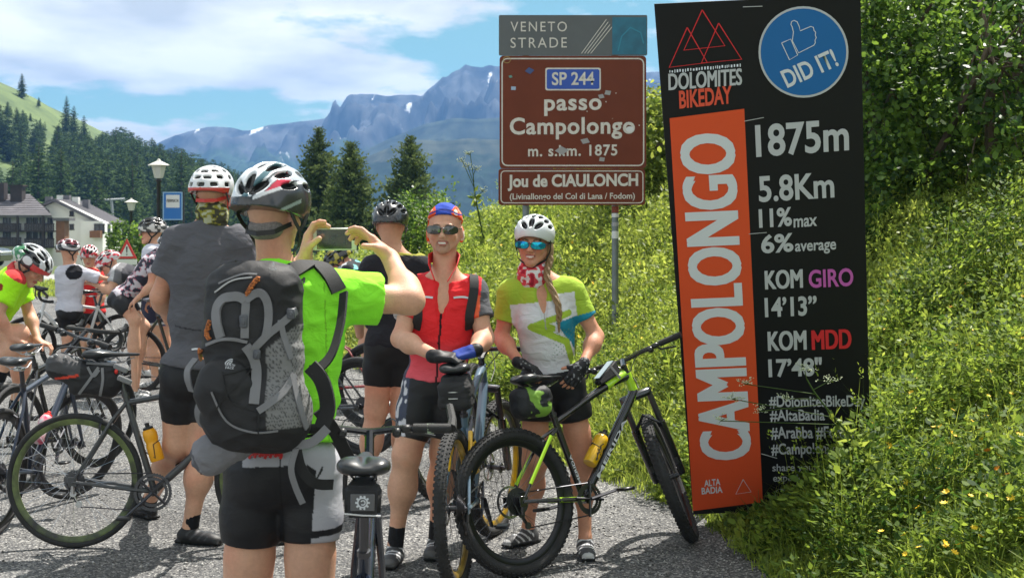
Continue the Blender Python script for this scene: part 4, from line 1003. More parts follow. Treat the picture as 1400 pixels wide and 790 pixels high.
def shoe(J, q, parent, toe, col, s=1.0, h=0.005, sock=None):
    """cycling shoe: sole, upper, heel, three straps; ankle joint a, toe direction"""
    a = V3(J['an'+q]); f = unit((toe[0], toe[1], 0)); r = V3(f[1], -f[0], 0); z0 = a[2]-0.075
    S = Sdf(h); R = np.array([r, f, V3(0, 0, 1)])
    base = V3(a[0], a[1], z0)
    S.ell(base+f*-0.025+V3(0, 0, .032), (.036*s, .048*s, .036*s), R, 0.03)
    S.ell(base+f*0.06*s+V3(0, 0, .028), (.042*s, .085*s, .030*s), R, 0.04)
    S.ell(base+f*0.125*s+V3(0, 0, .020), (.043*s, .055*s, .022*s), R, 0.03)
    S.cone(base+f*0.0+V3(0, 0, .04), base+f*0.0+V3(0, 0, .078), .040*s, .038*s, 0.03, cap1=True)
    S.box(base+f*0.05*s+V3(0, 0, .004), (.038*s, .125*s, .009), R, 0.008, 0.006)
    c = [V3(v[:3]) for v in col]
    def paint(V, N_):
        L = V-base; y = L@f; z = L[:, 2]; x = L@r
        C = np.repeat(c[0][None], len(V), 0); st = (np.sin((y*1.0-z*0.9)*150+1.0) > 0.45) & (y > .0) & (z > .02) & (y < .12); C[st] = c[1]
        C[z < 0.012] = V3(.015, .015, .015); C[(y > .15) & (z > .012)] = c[2]; return C
    solid('shoe', S, M_lycra, parent, paint)
    if sock is not None:
        S = Sdf(h); k = V3(J['kn'+q]); d = unit(k-a); S.cone(a-V3(0, 0, .02), a+d*sock[1], .040*s, .041*s, 0.01, cap1=True)
        solid('sock', S, M_cloth, parent, const(sock[0]))
def helmet(c, look, up, parent, colf, s=1.0, hz=1.0, back=0.0, h=0.004, vents='road', name='helmet', tilt=0.0, wd=1.0, straps=True, strap_mat=None, visor=False):
    c = V3(c); f = unit(look); u = V3(up); u = unit(u-f*(u@f)); ff = unit(f*math.cos(tilt)+u*math.sin(tilt)); u = unit(u*math.cos(tilt)-f*math.sin(tilt)); f = ff
    r = np.cross(f, u); R = np.array([r, f, u]); p = lambda x, y, z: c+(r*x+f*y+u*z)*s
    S = Sdf(h); ro = V3(.102*wd, .132, .098*hz)*s; cc = p(0, -.012, .030)
    S.ell(cc, ro, R, 0.01)
    S.ell(p(0, -.10, .012-back), (.078*wd*s, .054*s, (.052+back*.6)*s), R, 0.04)
    S.plane(p(0, 0, -.018), -u*1.0-f*(0.05+back*7), p(0, 0, -.14), 0.26)
    S.ell(p(0, .02, -.045), (.083*s, .115*s, .085*s), R, 0.012, kind='s')
    # vents: rows running front to back
    if vents == 'road':
        rows = [(0.0, .0125, .050), (.40, .0125, .050), (-.40, .0125, .050), (.80, .0115, .046), (-.80, .0115, .046), (1.18, .0105, .040), (-1.18, .0105, .040)]
        for (ph, wv, ln) in rows:
            for yy in (-1.28, -0.42, 0.38, 1.12):
                th = yy*0.86
                if abs(th) > .85 and abs(abs(ph)-.4) < .01 or abs(th) > .85 and abs(ph) > 1: continue
                dn = u*math.cos(ph)*math.cos(th)+r*math.sin(ph)*math.cos(th)+f*math.sin(th)
                q = cc+(r*(dn@r)*ro[0]+f*(dn@f)*ro[1]+u*(dn@u)*ro[2]); tg = unit(f-dn*(f@dn)); sd = np.cross(tg, dn)
                if (q-p(0, 0, -.005))@u < 0: continue
                S.ell(q, (wv*(1.0 if abs(th) < .9 else 1.15)*s, ln*0.78*s, .026*s), np.array([sd, tg, dn]), 0.004, kind='s')
    elif vents == 'mtb':
        for (el, azs) in ((.02, (0, .62, -.62, 1.25, -1.25)), (.42, (.30, -.30, .95, -.95, 1.6, -1.6)), (.82, (0, .75, -.75, 1.5, -1.5)), (.45, (2.5, -2.5, 3.14)), (.9, (2.5, -2.5)), (1.25, (.6, -.6, 2.4, -2.4))):
            for az in azs:
                dn = -f*math.cos(az)*math.cos(el)+r*math.sin(az)*math.cos(el)+u*math.sin(el)
                q = cc+(r*(dn@r)*ro[0]+f*(dn@f)*(ro[1]+(.012*s if abs(az) < 1 else 0))+u*(dn@u)*ro[2]); up_ = u if el < 1.1 else -f; tg = unit(np.cross(up_, dn)); sd = np.cross(dn, tg)
                S.box(q, (.0185*s, .0095*s, .024*s), np.array([tg, sd, dn]), 0.006, 0.004, kind='s')
    if visor: S.ell(p(0, .135, .012), (.075*s, .05*s, .007*s), R, 0.008)
    def paint(V, N_):
        L = V-cc; l = np.stack([L@r, L@f, L@u], -1); C = colf(l/s, N_@R.T)
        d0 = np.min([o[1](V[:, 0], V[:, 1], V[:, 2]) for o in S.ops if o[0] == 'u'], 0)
        deep = (d0 < -.0075*s) & ((L@u) > -.040*s-back*1.2); C = np.array(C); C[deep] = V3(.012, .012, .013); return C  # shade inside the vent hollows painted in as near-black, by depth below the shell
    o = solid(name, S, M_shell, parent, paint)
    if straps:
        b = MB()
        for q in (-1, 1):
            ch = p(q*.012, .055, -.140); ea = p(q*.086, .0, -.055)
            for yy in (.035, -.055):
                b.ribbon([p(q*.090, yy, -.005), p(q*.089, yy*.5, -.035), ea], .013*s, .003, list(r*q))
            b.ribbon([ea, p(q*.070, .022, -.100), ch], .013*s, .003, list(r*q))
        b.build('strap', strap_mat or M_strap, o)
    return o, p, r, f, u
def glasses(p, r, f, u, parent, lensmat, frame=M_blackplastic, w=.036, hh=.019, z=-.008, name='sunglasses', wrap=0.10):
    b = MB(); R = Matrix((Vector(r), Vector(f), Vector(u))).transposed()
    fr = b
    for q in (-1, 1):
        pts = []
        for k in range(14):
            a = 2*math.pi*k/14; x = math.copysign(abs(math.cos(a))**0.7, math.cos(a))*w; zz = math.copysign(abs(math.sin(a))**0.75, math.sin(a))*hh*(1.0 if math.sin(a) < 0 else 0.85)
            X = q*(w+.0045)+x; pts.append(p(X, .114-abs(X)**2*3.4-0.002, z+zz))
        fr.tube(pts, .0022, n=5, closed=True)
        fr.tube([p(q*.077, .094, z+.006), p(q*.081, .06, z+.004), p(q*.080, -.005, z+.004)], .0026, n=5)
    fr.tube([p(-.010, .115, z+.006), p(0, .117, z+.008), p(.010, .115, z+.006)], .003, n=5)
    o = fr.build(name, frame, parent)
    for q in (-1, 1):
        l = MB(); V = []; Fs = []
        c = p(q*(w+.0045), .1165-(w+.0045)**2*3.4, z); V.append(Vector(c)); n = 18
        for ring in (0.5, 1.0):
            for k in range(n):
                a = 2*math.pi*k/n; x = math.copysign(abs(math.cos(a))**0.7, math.cos(a))*w*ring; zz = math.copysign(abs(math.sin(a))**0.75, math.sin(a))*hh*(1.0 if math.sin(a) < 0 else 0.85)*ring
                X = q*(w+.0045)+x; V.append(Vector(p(X, .1165-abs(X)**2*3.4-.002*ring, z+zz)))
        Fs = [(0, 1+k, 1+(k+1) % n) for k in range(n)]+[(1+k, 1+n+k, 1+n+(k+1) % n, 1+(k+1) % n) for k in range(n)]
        l.add(V, Fs); l.build('lens', lensmat, o)
    return o
def buff(J, parent, colf, c, up, s=1.0, h=0.005, z0=-.155, z1=-.085, r0=.078, r1=.068, fwd=None, name='neck_scarf'):
    S = Sdf(h); c = V3(c); u = unit(up); o = V3(0, 0, 0) if fwd is None else V3(fwd)
    a = c+u*z0*s+o; b = c+u*z1*s+o
    for k in range(5):
        t = k/4; S.cone(a+(b-a)*t+V3(.004*math.sin(k*2.1), .004*math.cos(k*3.1), 0), a+(b-a)*t+V3(-.004*math.sin(k*1.1), 0, .012), (r0+(r1-r0)*t)*s, (r0+(r1-r0)*t)*s*1.0, 0.006)
    return solid(name, S, M_cloth, parent, colf, wrinkle(0.006, 2.2))
def person(label, J, base, **kw): 
    return empty('person', (0, 0, 0), 0, label, 'person', None)
# ================================================================== LETTERING
_FONT = None
def text_mesh(txt, w, h, depth=0.0006, bold=0.0, space=1.0, align='fit'):
    """a word as flat raised letters, scaled to w wide and h high, its lower left corner at the origin"""
    cu = bpy.data.curves.new('lettering', 'FONT'); cu.body = txt; cu.size = 1; cu.offset = bold; cu.extrude = 0.0; cu.space_character = space; cu.resolution_u = 4
    ob = bpy.data.objects.new('lettering', cu); COL.objects.link(ob)
    dg = bpy.context.evaluated_depsgraph_get(); me = bpy.data.meshes.new_from_object(ob.evaluated_get(dg)); bpy.data.objects.remove(ob); bpy.data.curves.remove(cu)
    n = len(me.vertices); co = np.zeros(n*3, np.float32); me.vertices.foreach_get('co', co); co = co.reshape(-1, 3)
    lo, hi = co.min(0), co.max(0); sx = w/(hi[0]-lo[0]); sy = h/(hi[1]-lo[1])
    co[:, 0] = (co[:, 0]-lo[0])*sx; co[:, 1] = (co[:, 1]-lo[1])*sy; co[:, 2] = 0
    return me, co
def text_on(txt, o, ux, uz, w, h, m, parent, name='lettering', bold=0.0, space=1.0, label=None, proud=0.0):
    """o lower left corner, ux along the line, uz up"""
    me, co = text_mesh(txt, w, h, bold=bold, space=space)
    o, ux, uz = V3(o), unit(ux), unit(uz); nrm = np.cross(ux, uz)
    V = o+co[:, :1]*ux+co[:, 1:2]*uz+nrm*proud
    me.vertices.foreach_set('co', V.astype(np.float32).ravel()); me.update(); me.materials.clear()
    ob = link(name, me, m, parent)
    if label: ob['label'] = label
    return ob
# ================================================================== PEOPLE
def joints(D, **kw):
    """each joint: (photo column, photo row[, distance offset])"""
    return {k: P(v[0], v[1], D+(v[2] if len(v) > 2 else 0)) for k, v in kw.items()}
NEON = V3(0.30, 0.92, 0.045); GREY = V3(0.105, 0.105, 0.12); BLACK = V3(0.012, 0.012, 0.014); RED = V3(0.78, 0.03, 0.035)
WHITE = V3(0.72, 0.73, 0.76); LIME = V3(0.36, 0.52, 0.05); HIVIS = V3(0.42, 0.92, 0.02)
def bodymesh(J, root, c, look, up, s=1.0, tone=SKIN, h=0.0055, neck=None, hands=(), arms=(1, 1), legs=(1, 1), hs=None, thin=1.0, tor=1.0, **face):
    S = Sdf(h); fem = face.pop('fem', False); bust = face.pop('bust', 0.0)
    torso(S, J, -0.004, s*tor, bust); limbs(S, J, 0, s*thin, arms, legs)
    sh = (V3(J['shR'])+V3(J['shL']))/2
    fr = head(S, c, look, up, hs or s, sh if neck is None else neck, fem)
    for hd in hands: hand(S, **hd)
    for q, ok in zip('RL', legs):
        if ok: a = V3(J['an'+q]); S.cone(a, a-V3(0, 0, .045), .032*s, .034*s, 0.02)
    o = solid('body', S, M_skin, root, skin_paint(c, look, up, hs or s, tone, **face))
    return fr

# ---------------------------------------------------------------- the man in the red jersey
def red_man():
    D = 6.95
    J = joints(D, shR=(569, 399, 0.0), shL=(645, 398, 0.0), hpR=(577, 528), hpL=(618, 528), elR=(547, 463, -.12), elL=(663, 462, -.08),
               wrR=(597, 487, -.36), wrL=(646, 480, -.33), knR=(556, 622, -.06), knL=(607, 618, .02), anR=(540, 733, -.05), anL=(596, 722, .12))
    J['anR'].z = 0.085; J['anL'].z = 0.085
    root = person('smiling man in a red jersey with a blue head cloth, hands clasped over his handlebar', J, (P(580, 0, D).x, D, 0))
    c = P(608, 311, D-.02); look = unit((-0.06, -1, -0.02)); up = V3(0.02, 0, 1)
    hR = dict(w=J['wrR'], d=V3(0.9, -.2, -0.05), pn=V3(0.1, 0.25, -1), side=1, curl=(0.45, 0.7, 0.5), thumb=(0.3, 0.3))
    hL = dict(w=J['wrL'], d=V3(-0.95, -.30, -0.25), pn=V3(-0.25, 0.25, -1), side=-1, curl=(0.65, 0.9, 0.6), thumb=(0.4, 0.4))
    p, r, f, u = bodymesh(J, root, c, look, up, 1.0, SKIN, 0.0046, hs=1.06, hands=(hR, hL), beard=((0.16, .08, .05), 0.42), arms=(1, 1), thin=1.06)
    sh, hp, upb, rb, fb, rh, fh = body_frame(J)
    def paint(V, N_):
        L = V-sh; x, y, z = L@rb, L@fb, L@upb; C = np.repeat(RED[None], len(V), 0)
        t = np.clip((-z-0.22)/0.22, 0, 1)[:, None]; C = C*(1-t)+V3(0.80, 0.13, 0.17)*t                 # fades to salmon at the hem
        zc = -z; side = (np.abs(x) > .135) & (z < -.1); C[side & (y < .04)] = V3(.07, .07, .11)
        C[(np.abs(x+0.002*np.sin(z*60)) < .0055) & (y > 0) & (z < -.0)] = BLACK                     # zip
        C[(np.abs(x-.075) < .012) & (np.abs(z+.275) < .003) & (y > 0)] = V3(.8, .6, .05)
        C[(np.abs(x-.060-(z+.30)*.2) < .0035) & (np.abs(z+.315) < .028) & (y > 0)] = BLACK
        col = (z > .055) & (y > -.03); C[col] = V3(.7, .03, .04)
        slv = np.abs(x) > .185; C[slv & (x < 0)] = V3(.10, .10, .11); C[slv & (x > 0)] = V3(.62, .62, .66)
        sp = slv & (vnoise(V[:, 0]*60, V[:, 1]*60, V[:, 2]*60) > .1) & (x > 0); C[sp] = V3(.08, .08, .10)
        C[(x < -.165) & (x > -.186) & (y > -.05) & (z < .0) & (z > -.18)] = V3(.85, .14, .06)
        return C
    jo = jersey(J, root, paint, g=0.018, sleeve=0.60, h=0.005, hem=0.035, amp=0.0045, w=0.97, vneck=0.17, collar=0.0, name='jersey')
    cl = MB()                                                             # stand-up collar, open
    for q in (-1, 1):
        cl.ribbon([V3(p(q*.052, -.05, -.135)), V3(p(q*.070, .01, -.150)), V3(p(q*.060, .060, -.185)), V3(p(q*.030, .105, -.245))], [.05, .055, .05, .02], .004, list(rb*-q*1.0+fb*.4))
    cl.build('collar', mat('red collar', tuple(RED*.95)+(1,), rough=.7, bump=.2, bscale=400), root)
    for pts in ([(573, 362), (566, 372), (566, 395), (571, 425), (570, 450)], [(640, 362), (647, 374), (648, 396), (643, 428), (640, 450)]):
        strap_on(MB(), jo, pts, .045, .010).build('shoulder_strap', M_strap, root)
    b = MB(); strap_on(b, jo, [(572, 407), (582, 406), (592, 407)], .010, .003); b.build('piping', M_whiteprint, root)
    b = MB(); strap_on(b, jo, [(620, 407), (632, 406), (644, 408)], .010, .003); b.build('piping', M_whiteprint, root)
    def sp(V, N_):
        L = V-hp; C = np.repeat(BLACK[None]*1.6, len(V), 0); s_ = (np.abs(L@rh) > .135) & (L@upb < .1); x = L@rh
        C[s_ & (x > 0)] = V3(.05, .06, .10); m = s_ & (vnoise(V[:, 0]*40, V[:, 1]*40, V[:, 2]*26) > .25) & (x > 0); C[m] = V3(.6, .6, .65); return C
    shorts(J, root, sp, g=0.010, leg=0.76, h=0.006, ts=1.06)
    # head cloth
    S = Sdf(0.0045); R = np.array([r, f, u]); S.ell(p(0, -.014, .026), (.088, .107, .098), R, .01); S.plane(p(0, 0, .034), -u+f*.42, p(0, .0, -.09), .20)
    S.ell(p(.02, -.11, -.03), (.035, .03, .05), R, .03)
    S.ell(p(.075, -.045, -.035), (.018, .035, .05), R, .02); S.ell(p(-.075, -.055, -.035), (.014, .03, .04), R, .02)
    def cap(V, N_):
        L = V-V3(c); x, y, z = L@r, L@f, L@u; C = np.repeat(V3(.03, .07, .42)[None], len(V), 0); C[np.abs(x) > .050+.012*np.sin(z*60)] = V3(.75, .09, .02)
        n = vnoise(V[:, 0]*55, V[:, 1]*55, V[:, 2]*55) > .35; C[n & (np.abs(x) > .05)] = V3(.7, .6, .5); C[(np.abs(z-.075-.015*np.cos(x*30)) < .004)] = V3(.02, .03, .2); return C
    solid('head_cloth', S, M_cloth, root, cap, wrinkle(.002, 2))
    glasses(p, r, f, u, root, M_lens, w=.034, hh=.020, z=-.008)
    for hd, nm, col in ((hR, 'R', BLACK*1.3), (hL, 'L', V3(.02, .05, .28))):
        S = Sdf(0.0035); hand(S, g=.0028, segs=1, **{k: v for k, v in hd.items()}); e = V3(hd['w']); S.cone(e-unit(hd['d'])*.02, e+unit(hd['d'])*.01, .034, .033, .01)
        def gp(V, N_, e=e, hd=hd, col=col):
            C = np.repeat(V3(col)[None], len(V), 0); C[(V-e)@unit(hd['d']) < -.004] = BLACK; C[((V-e)@unit(hd['d']) > .10)] = BLACK; return C
        solid('glove', S, M_lycra, root, gp)
    for q, t in (('R', (-.12, -1)), ('L', (-.1, -1))): shoe(J, q, root, t, [V3(.06, .06, .065), V3(.55, .56, .58), V3(.1, .1, .1)], sock=(BLACK*1.5, .10))
    rebase(root, (P(580, 0, D).x, D, 0))
red_man()

# ---------------------------------------------------------------- the woman
def woman():
    D = 7.2
    J = joints(D, shR=(699, 400, 0.0), shL=(781, 398, 0.0), hpR=(733, 523), hpL=(776, 523), elR=(685, 462, .02), elL=(815, 460, .0),
               wrR=(712, 497, -.20), wrL=(796, 500, -.18), knR=(731, 632, -.05), knL=(797, 628, .0), anR=(722, 735, .10), anL=(800, 733, -.14))
    J['anR'].z = 0.082; J['anL'].z = 0.082
    root = person('woman in a lime and white jersey with white helmet and mirrored blue sunglasses', J, (0, 0, 0))
    c = P(730, 330, D-.03); look = unit((-0.20, -1, -0.04)); up = V3(0.05, 0, 1)
    hR = dict(w=J['wrR'], d=V3(0.85, -.35, -0.35), pn=V3(-0.2, 0.1, -1), side=1, curl=(0.5, 0.6, 0.5), thumb=(0.3, 0.3), s=.92)
    hL = dict(w=J['wrL'], d=V3(-0.55, -.35, -0.75), pn=V3(-0.3, 0.7, -.2), side=-1, curl=(0.3, 0.5, 0.4), thumb=(0.3, 0.3), s=.92)
    p, r, f, u = bodymesh(J, root, c, look, up, 0.955, SKIN_RED*1.02, 0.0046, hands=(hR, hL), fem=True, bust=0.9, hs=1.03, thin=.97)
    sh, hp, upb, rb, fb, rh, fh = body_frame(J)
    def paint(V, N_):
        L = V-sh; x, y, z = -(L@rb), L@fb, L@upb      # x to the right in the picture
        C = np.repeat(WHITE[None]*.95, len(V), 0); C[(z > -.045+.03*(x > .05)) | (np.abs(x) > .168)] = LIME
        g = y > -.02
        def seg(a, b, w):
            ax, az = a; bx, bz = b; t = np.clip(((x-ax)*(bx-ax)+(z-az)*(bz-az))/((bx-ax)**2+(bz-az)**2), 0, 1); return g & (np.hypot(x-ax-t*(bx-ax), z-az-t*(bz-az)) < w)
        C[g & (z > -.10) & (z < -.02) & (x > .075) & (x < .135)] = WHITE
        bl = g & (x > .045) & (z < -.150-(.10-x)*.15) & (z > -.36) & (x > .05+(-.15-z)*.55); C[bl] = V3(.02, .24, .36)
        dots = g & (np.sin(x*260)*np.sin(z*260) > .72) & (x > .02) & (x < .14) & (z < -.19) & (z > -.33); C[dots] = V3(.15, .28, .20)
        C[seg((-.075, -.165), (.125, -.118), .0165) | seg((-.075, -.165), (.098, -.262), .0175) | seg((.098, -.262), (.128, -.42), .0165) | seg((-.03, -.160), (.03, -.185), .02)] = LIME
        C[seg((.118, -.27), (.150, -.42), .004)] = WHITE
        C[(np.abs(x) < .003) & (z > -.19) & g] = V3(.35, .35, .33)
        return C
    jersey(J, root, paint, g=0.010, s=0.955, sleeve=0.60, h=0.0048, hem=0.055, amp=0.003, bust=0.95, vneck=0.13, collar=-.012, w=.98)
    shorts(J, root, const(BLACK*1.2), g=0.008, s=.985, leg=0.46, h=0.006)
    def hc(l, n):
        C = np.repeat(V3(.66, .69, .70)[None], len(l), 0); C[l[:, 2] < -.040] = V3(.05, .05, .05); return C
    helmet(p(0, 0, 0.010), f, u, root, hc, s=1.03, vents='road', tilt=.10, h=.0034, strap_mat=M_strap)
    mirror = mat('blue mirror lens', (0.02, 0.25, 0.62, 1), rough=0.12, metal=0.85, var2=(0.02, 0.60, 0.55, 1), vscale=22)
    glasses(p, r, f, u, root, mirror, w=.036, hh=.019, z=-.012, frame=mat('dark frame', (.02, .025, .06, 1), rough=.3))
    def bf(V, N_):
        n = vnoise(V[:, 0]*48, V[:, 1]*48, V[:, 2]*60); C = np.repeat(V3(.62, .06, .08)[None], len(V), 0); C[n > .12] = V3(.72, .70, .70); C[n < -.35] = V3(.35, .02, .04); return C
    buff(J, root, bf, c, u, s=.93, z0=-.205, z1=-.118, r0=.086, r1=.062, fwd=f*-.008+u*0)
    hb = MB()                                                              # plait over the shoulder
    pts = spline([p(-.070, -.03, -.02), p(-.085, .0, -.09), p(-.082, .045, -.17), sh-rb*.075+fb*.125-upb*.07, sh-rb*.068+fb*.128-upb*.16], 7)
    for k in range(3):
        q = []
        for i, a in enumerate(pts):
            ph = i*0.75+k*2.094; q.append(V3(a)+rb*math.cos(ph)*.010+fb*math.sin(ph)*.006)
        hb.tube(q, [.0115*(1-.5*(i/len(q))**3) for i in range(len(q))], n=6)
    hb.tube([V3(pts[-1]), V3(pts[-1])-upb*.05+rb*.004], [.010, .003], n=6)
    hb.ell(p(-.070, -.030, -.035), (.028, .045, .055)); hb.ell(p(.066, -.040, -.035), (.02, .04, .05)); hb.ell(p(0, -.075, -.03), (.06, .035, .06))
    hb.build('hair', M_hair_blond, root)
    for hd in (hR, hL):
        S = Sdf(0.0035); hand(S, g=.0026, segs=1, **hd); e = V3(hd['w']); S.cone(e-unit(hd['d'])*.02, e+unit(hd['d'])*.01, .030, .030, .01)
        def gp(V, N_): 
            C = np.repeat(BLACK[None]*1.2, len(V), 0); C[vnoise(V[:, 0]*90, V[:, 1]*90, V[:, 2]*90) > .45] = V3(.25, .25, .26); return C
        solid('glove', S, M_lycra, root, gp)
    for q, t in (('R', (-.75, -.7)), ('L', (.05, -1))): shoe(J, q, root, t, [V3(.07, .07, .075), V3(.66, .67, .69), V3(.5, .5, .5)], s=.94)
    rebase(root, (P(760, 0, D).x, D, 0))
woman()
# ---------------------------------------------------------------- the photographer, seen from behind
def photographer():
    D = 4.8
    J = joints(D, shR=(440, 404, 0.02), shL=(322, 402, 0.0), hpR=(424, 640, 0.02), hpL=(350, 640, 0), elR=(561, 411, .12), elL=(330, 440, .16),
               wrR=(533, 352, .30), wrL=(416, 356, .38), knR=(424, 828, -.03), knL=(336, 828, .03), anR=(430, 985, .05), anL=(326, 985, .1))
    J['anR'].z = 0.085; J['anL'].z = 0.085
    root = person('man in a neon green shirt seen from behind, holding up a phone', J, None)
    c = P(375, 291, D+.0); look = unit((.42, 1, 0.02)); up = V3(0.03, 0.06, 1)
    hR = dict(w=J['wrR'], d=V3(-.60, .05, .60), pn=V3(-.62, -.12, -.66), side=1, curls=[(.10, .50, .5), (.18, .62, .5), (.28, .72, .6), (.4, .8, .6)], thumb=(.55, .35), s=1.16, g=.0014, spread=-.06)
    hL = dict(w=J['wrL'], d=V3(.15, .10, .80), pn=V3(.85, -.05, -.20), side=-1, curls=[(.35, .7, .5), (.5, .8, .5), (.6, .8, .5), (.7, .9, .5)], thumb=(.9, .1), s=1.12, g=.0014, spread=-.06)
    p, r, f, u = bodymesh(J, root, c, look, up, 1.06, SKIN, 0.0046, hands=(hR, hL), smile=False, hs=1.04, thin=1.13)
    sh, hp, upb, rb, fb, rh, fh = body_frame(J)
    def paint(V, N_):
        L = V-sh; x, y, z = L@rb, L@fb, L@upb; C = np.repeat(NEON[None], len(V), 0)
        C = C*(1+.07*fbm(V[:, 0]*9, V[:, 1]*9, V[:, 2]*9))[:, None]
        C[(np.abs(x-.165) < .0016) & (z < .04)] = NEON*.62
        return C
    jo = jersey(J, root, paint, g=0.030, s=1.08, sleeve=0.64, h=0.0055, hem=0.10, amp=0.0075, w=1.13, name='shirt', collar=.012)
    # print on the back beside the pack
    for pts in ([(405, 382), (412, 384), (416, 380), (415, 388)], [(404, 396), (410, 400), (408, 408), (413, 411)], [(403, 402), (406, 410), (411, 414)]):
        b = MB(); strap_on(b, jo, pts, .006, .001, off=.003); 
        if b.n: b.build('print', M_blackplastic, root)
    def sp(V, N_):
        L = V-hp; x, y, z = L@rh, L@fh, L@upb; C = np.repeat(BLACK[None]*1.15, len(V), 0); g = V3(.42, .42, .46)
        yoke = (y < .06) & (z > .034-.75*np.clip(x-.09, 0, 1)-.25*x*x) & (x > -.128); C[yoke] = g
        sd = (x > .105+.10*np.clip(z+.12, -.2, .2)) & (z < .06); C[sd & (z > -.245)] = g
        C[(np.abs(z+.205+.0*x) < .012) & (x > .09)] = BLACK
        cur = np.abs((x-.02)**2/.125**2+(z-.055)**2/.115**2-1) < .06; C[cur & (x > .03) & (z < .02) & (y < .05)] = BLACK*1.5
        C[(np.abs(x) < .0022) & (y < 0)] = BLACK*.4
        return C
    so_ = shorts(J, root, sp, g=0.010, s=1.10, leg=0.52, h=0.0042, top=.15, ts=1.17)
    # red lettering on the waist of the shorts
    for k, px in enumerate(range(331, 383, 7)):
        b = MB(); y0 = 622+((k*5) % 3); strap_on(b, so_, [(px, y0), (px+2, y0-6), (px+5, y0-2), (px+3, y0+3)], .010, .0012, off=.003)
        if b.n: b.build('print', mat('red print', (.6, .03, .03, 1), rough=.6), root)
    # helmet: white and black with a red flash
    def hc(l, n):
        x, y, z = l[:, 0], l[:, 1], l[:, 2]; C = np.repeat(V3(.03, .032, .036)[None], len(l), 0)
        t = x*.92+y*.39; q = t-.80*z-.028                      # t runs across the back, q across the flash
        up_ = z > .006+.42*(t+.02)*(t > -.02)
        C[up_] = V3(.70, .73, .76)
        C[up_ & (q > -.100) & (q < -.078)] = V3(.05, .13, .16); C[up_ & (q > -.070) & (q < -.062)] = V3(.04, .05, .06); C[up_ & (q > -.045) & (q < -.030)] = V3(.05, .07, .08)
        C[up_ & (q >= -.042) & (q < -.008)] = V3(.62, .02, .06)
        C[up_ & (q >= -.008) & (q < -.004)] = V3(.7, .72, .74)
        C[up_ & (q >= -.004)] = V3(.03, .03, .034)
        C[(np.abs(z-.006-.42*(t+.02)) < .005) & (t > -.03)] = V3(.66, .68, .70)
        C[up_ & (t > .050) & (z > .055) & (q < .03)] = V3(.42, .46, .52)
        C[(np.abs(z+.052-.62*(t-.01)) < .005) & (t > .0) & (t < .09)] = V3(.28, .34, .33)
        C[(t < -.100) & (z > -.02)] = V3(.55, .03, .05)
        return C
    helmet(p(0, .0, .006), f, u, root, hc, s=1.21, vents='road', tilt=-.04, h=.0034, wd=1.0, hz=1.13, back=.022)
    hb = MB(); hb.ell(p(0, -.052, -.050), (.066, .046, .045), R=Matrix((Vector(r), Vector(f), Vector(u))).transposed()); hb.build('hair', M_hair_grey, root)
    b = MB()                                                       # cradle of the helmet
    b.ribbon([p(.080, -.02, -.035), p(.055, -.085, -.060), p(0, -.108, -.066), p(-.055, -.085, -.060), p(-.080, -.02, -.035)], .016, .004, [r, r-f, -f, -r-f, -r]); b.build('helmet_cradle', M_blackplastic, root)
    b = MB(); b.tube([p(.078, .05, -.006), p(.085, .0, -.004), p(.084, -.03, -.012)], .003, n=6); b.build('glasses_temple', M_blackplastic, root)
    e = V3(J['wrL']); b = MB(); b.lathe([(.036, -.022), (.038, 0), (.036, .022)], 16, c=e-unit(hL['d'])*.025, R=Vector((0, 0, 1)).rotation_difference(Vector(unit(hL['d']))).to_matrix()); b.build('wristband', M_whiteprint, root)
    for q, t in (('R', (.2, 1)), ('L', (0, 1))): shoe(J, q, root, t, [V3(.05, .05, .05), V3(.5, .5, .5), V3(.1, .1, .1)], h=.008, sock=(WHITE, .10))
    rebase(root, (P(385, 0, D).x, D, 0))
    # the phone
    pc = P(457, 327, D+.40); rx = Vector((1, .05, .01)).normalized(); up_ = Vector((0, -.05, 1)); up_ = (up_-rx*up_.dot(rx)).normalized(); n_ = rx.cross(up_)
    e = empty('phone', pc-up_*.038, 0, 'white mobile phone held up level in both hands to take a picture', 'phone')
    R = Matrix((rx, n_, up_)).transposed(); o = e.location
    MB().box(pc-o, (.166, .010, .084), R, .003).build('case', mat('white phone', (.62, .62, .6, 1), rough=.35), e)
    MB().box(pc-o-n_*.0, (.130, .0115, .074), R, .001).build('screen', mat('phone screen', (.02, .025, .028, 1), rough=.08, spec=.7, coat=1, var2=(.06, .05, .05, 1), vscale=30), e)
    MB().lathe([(.006, -.006), (.006, .006)], 14, c=pc-o+rx*.074, axis='y').build('button', M_blackplastic, e)
    return jo
SHIRT = photographer()

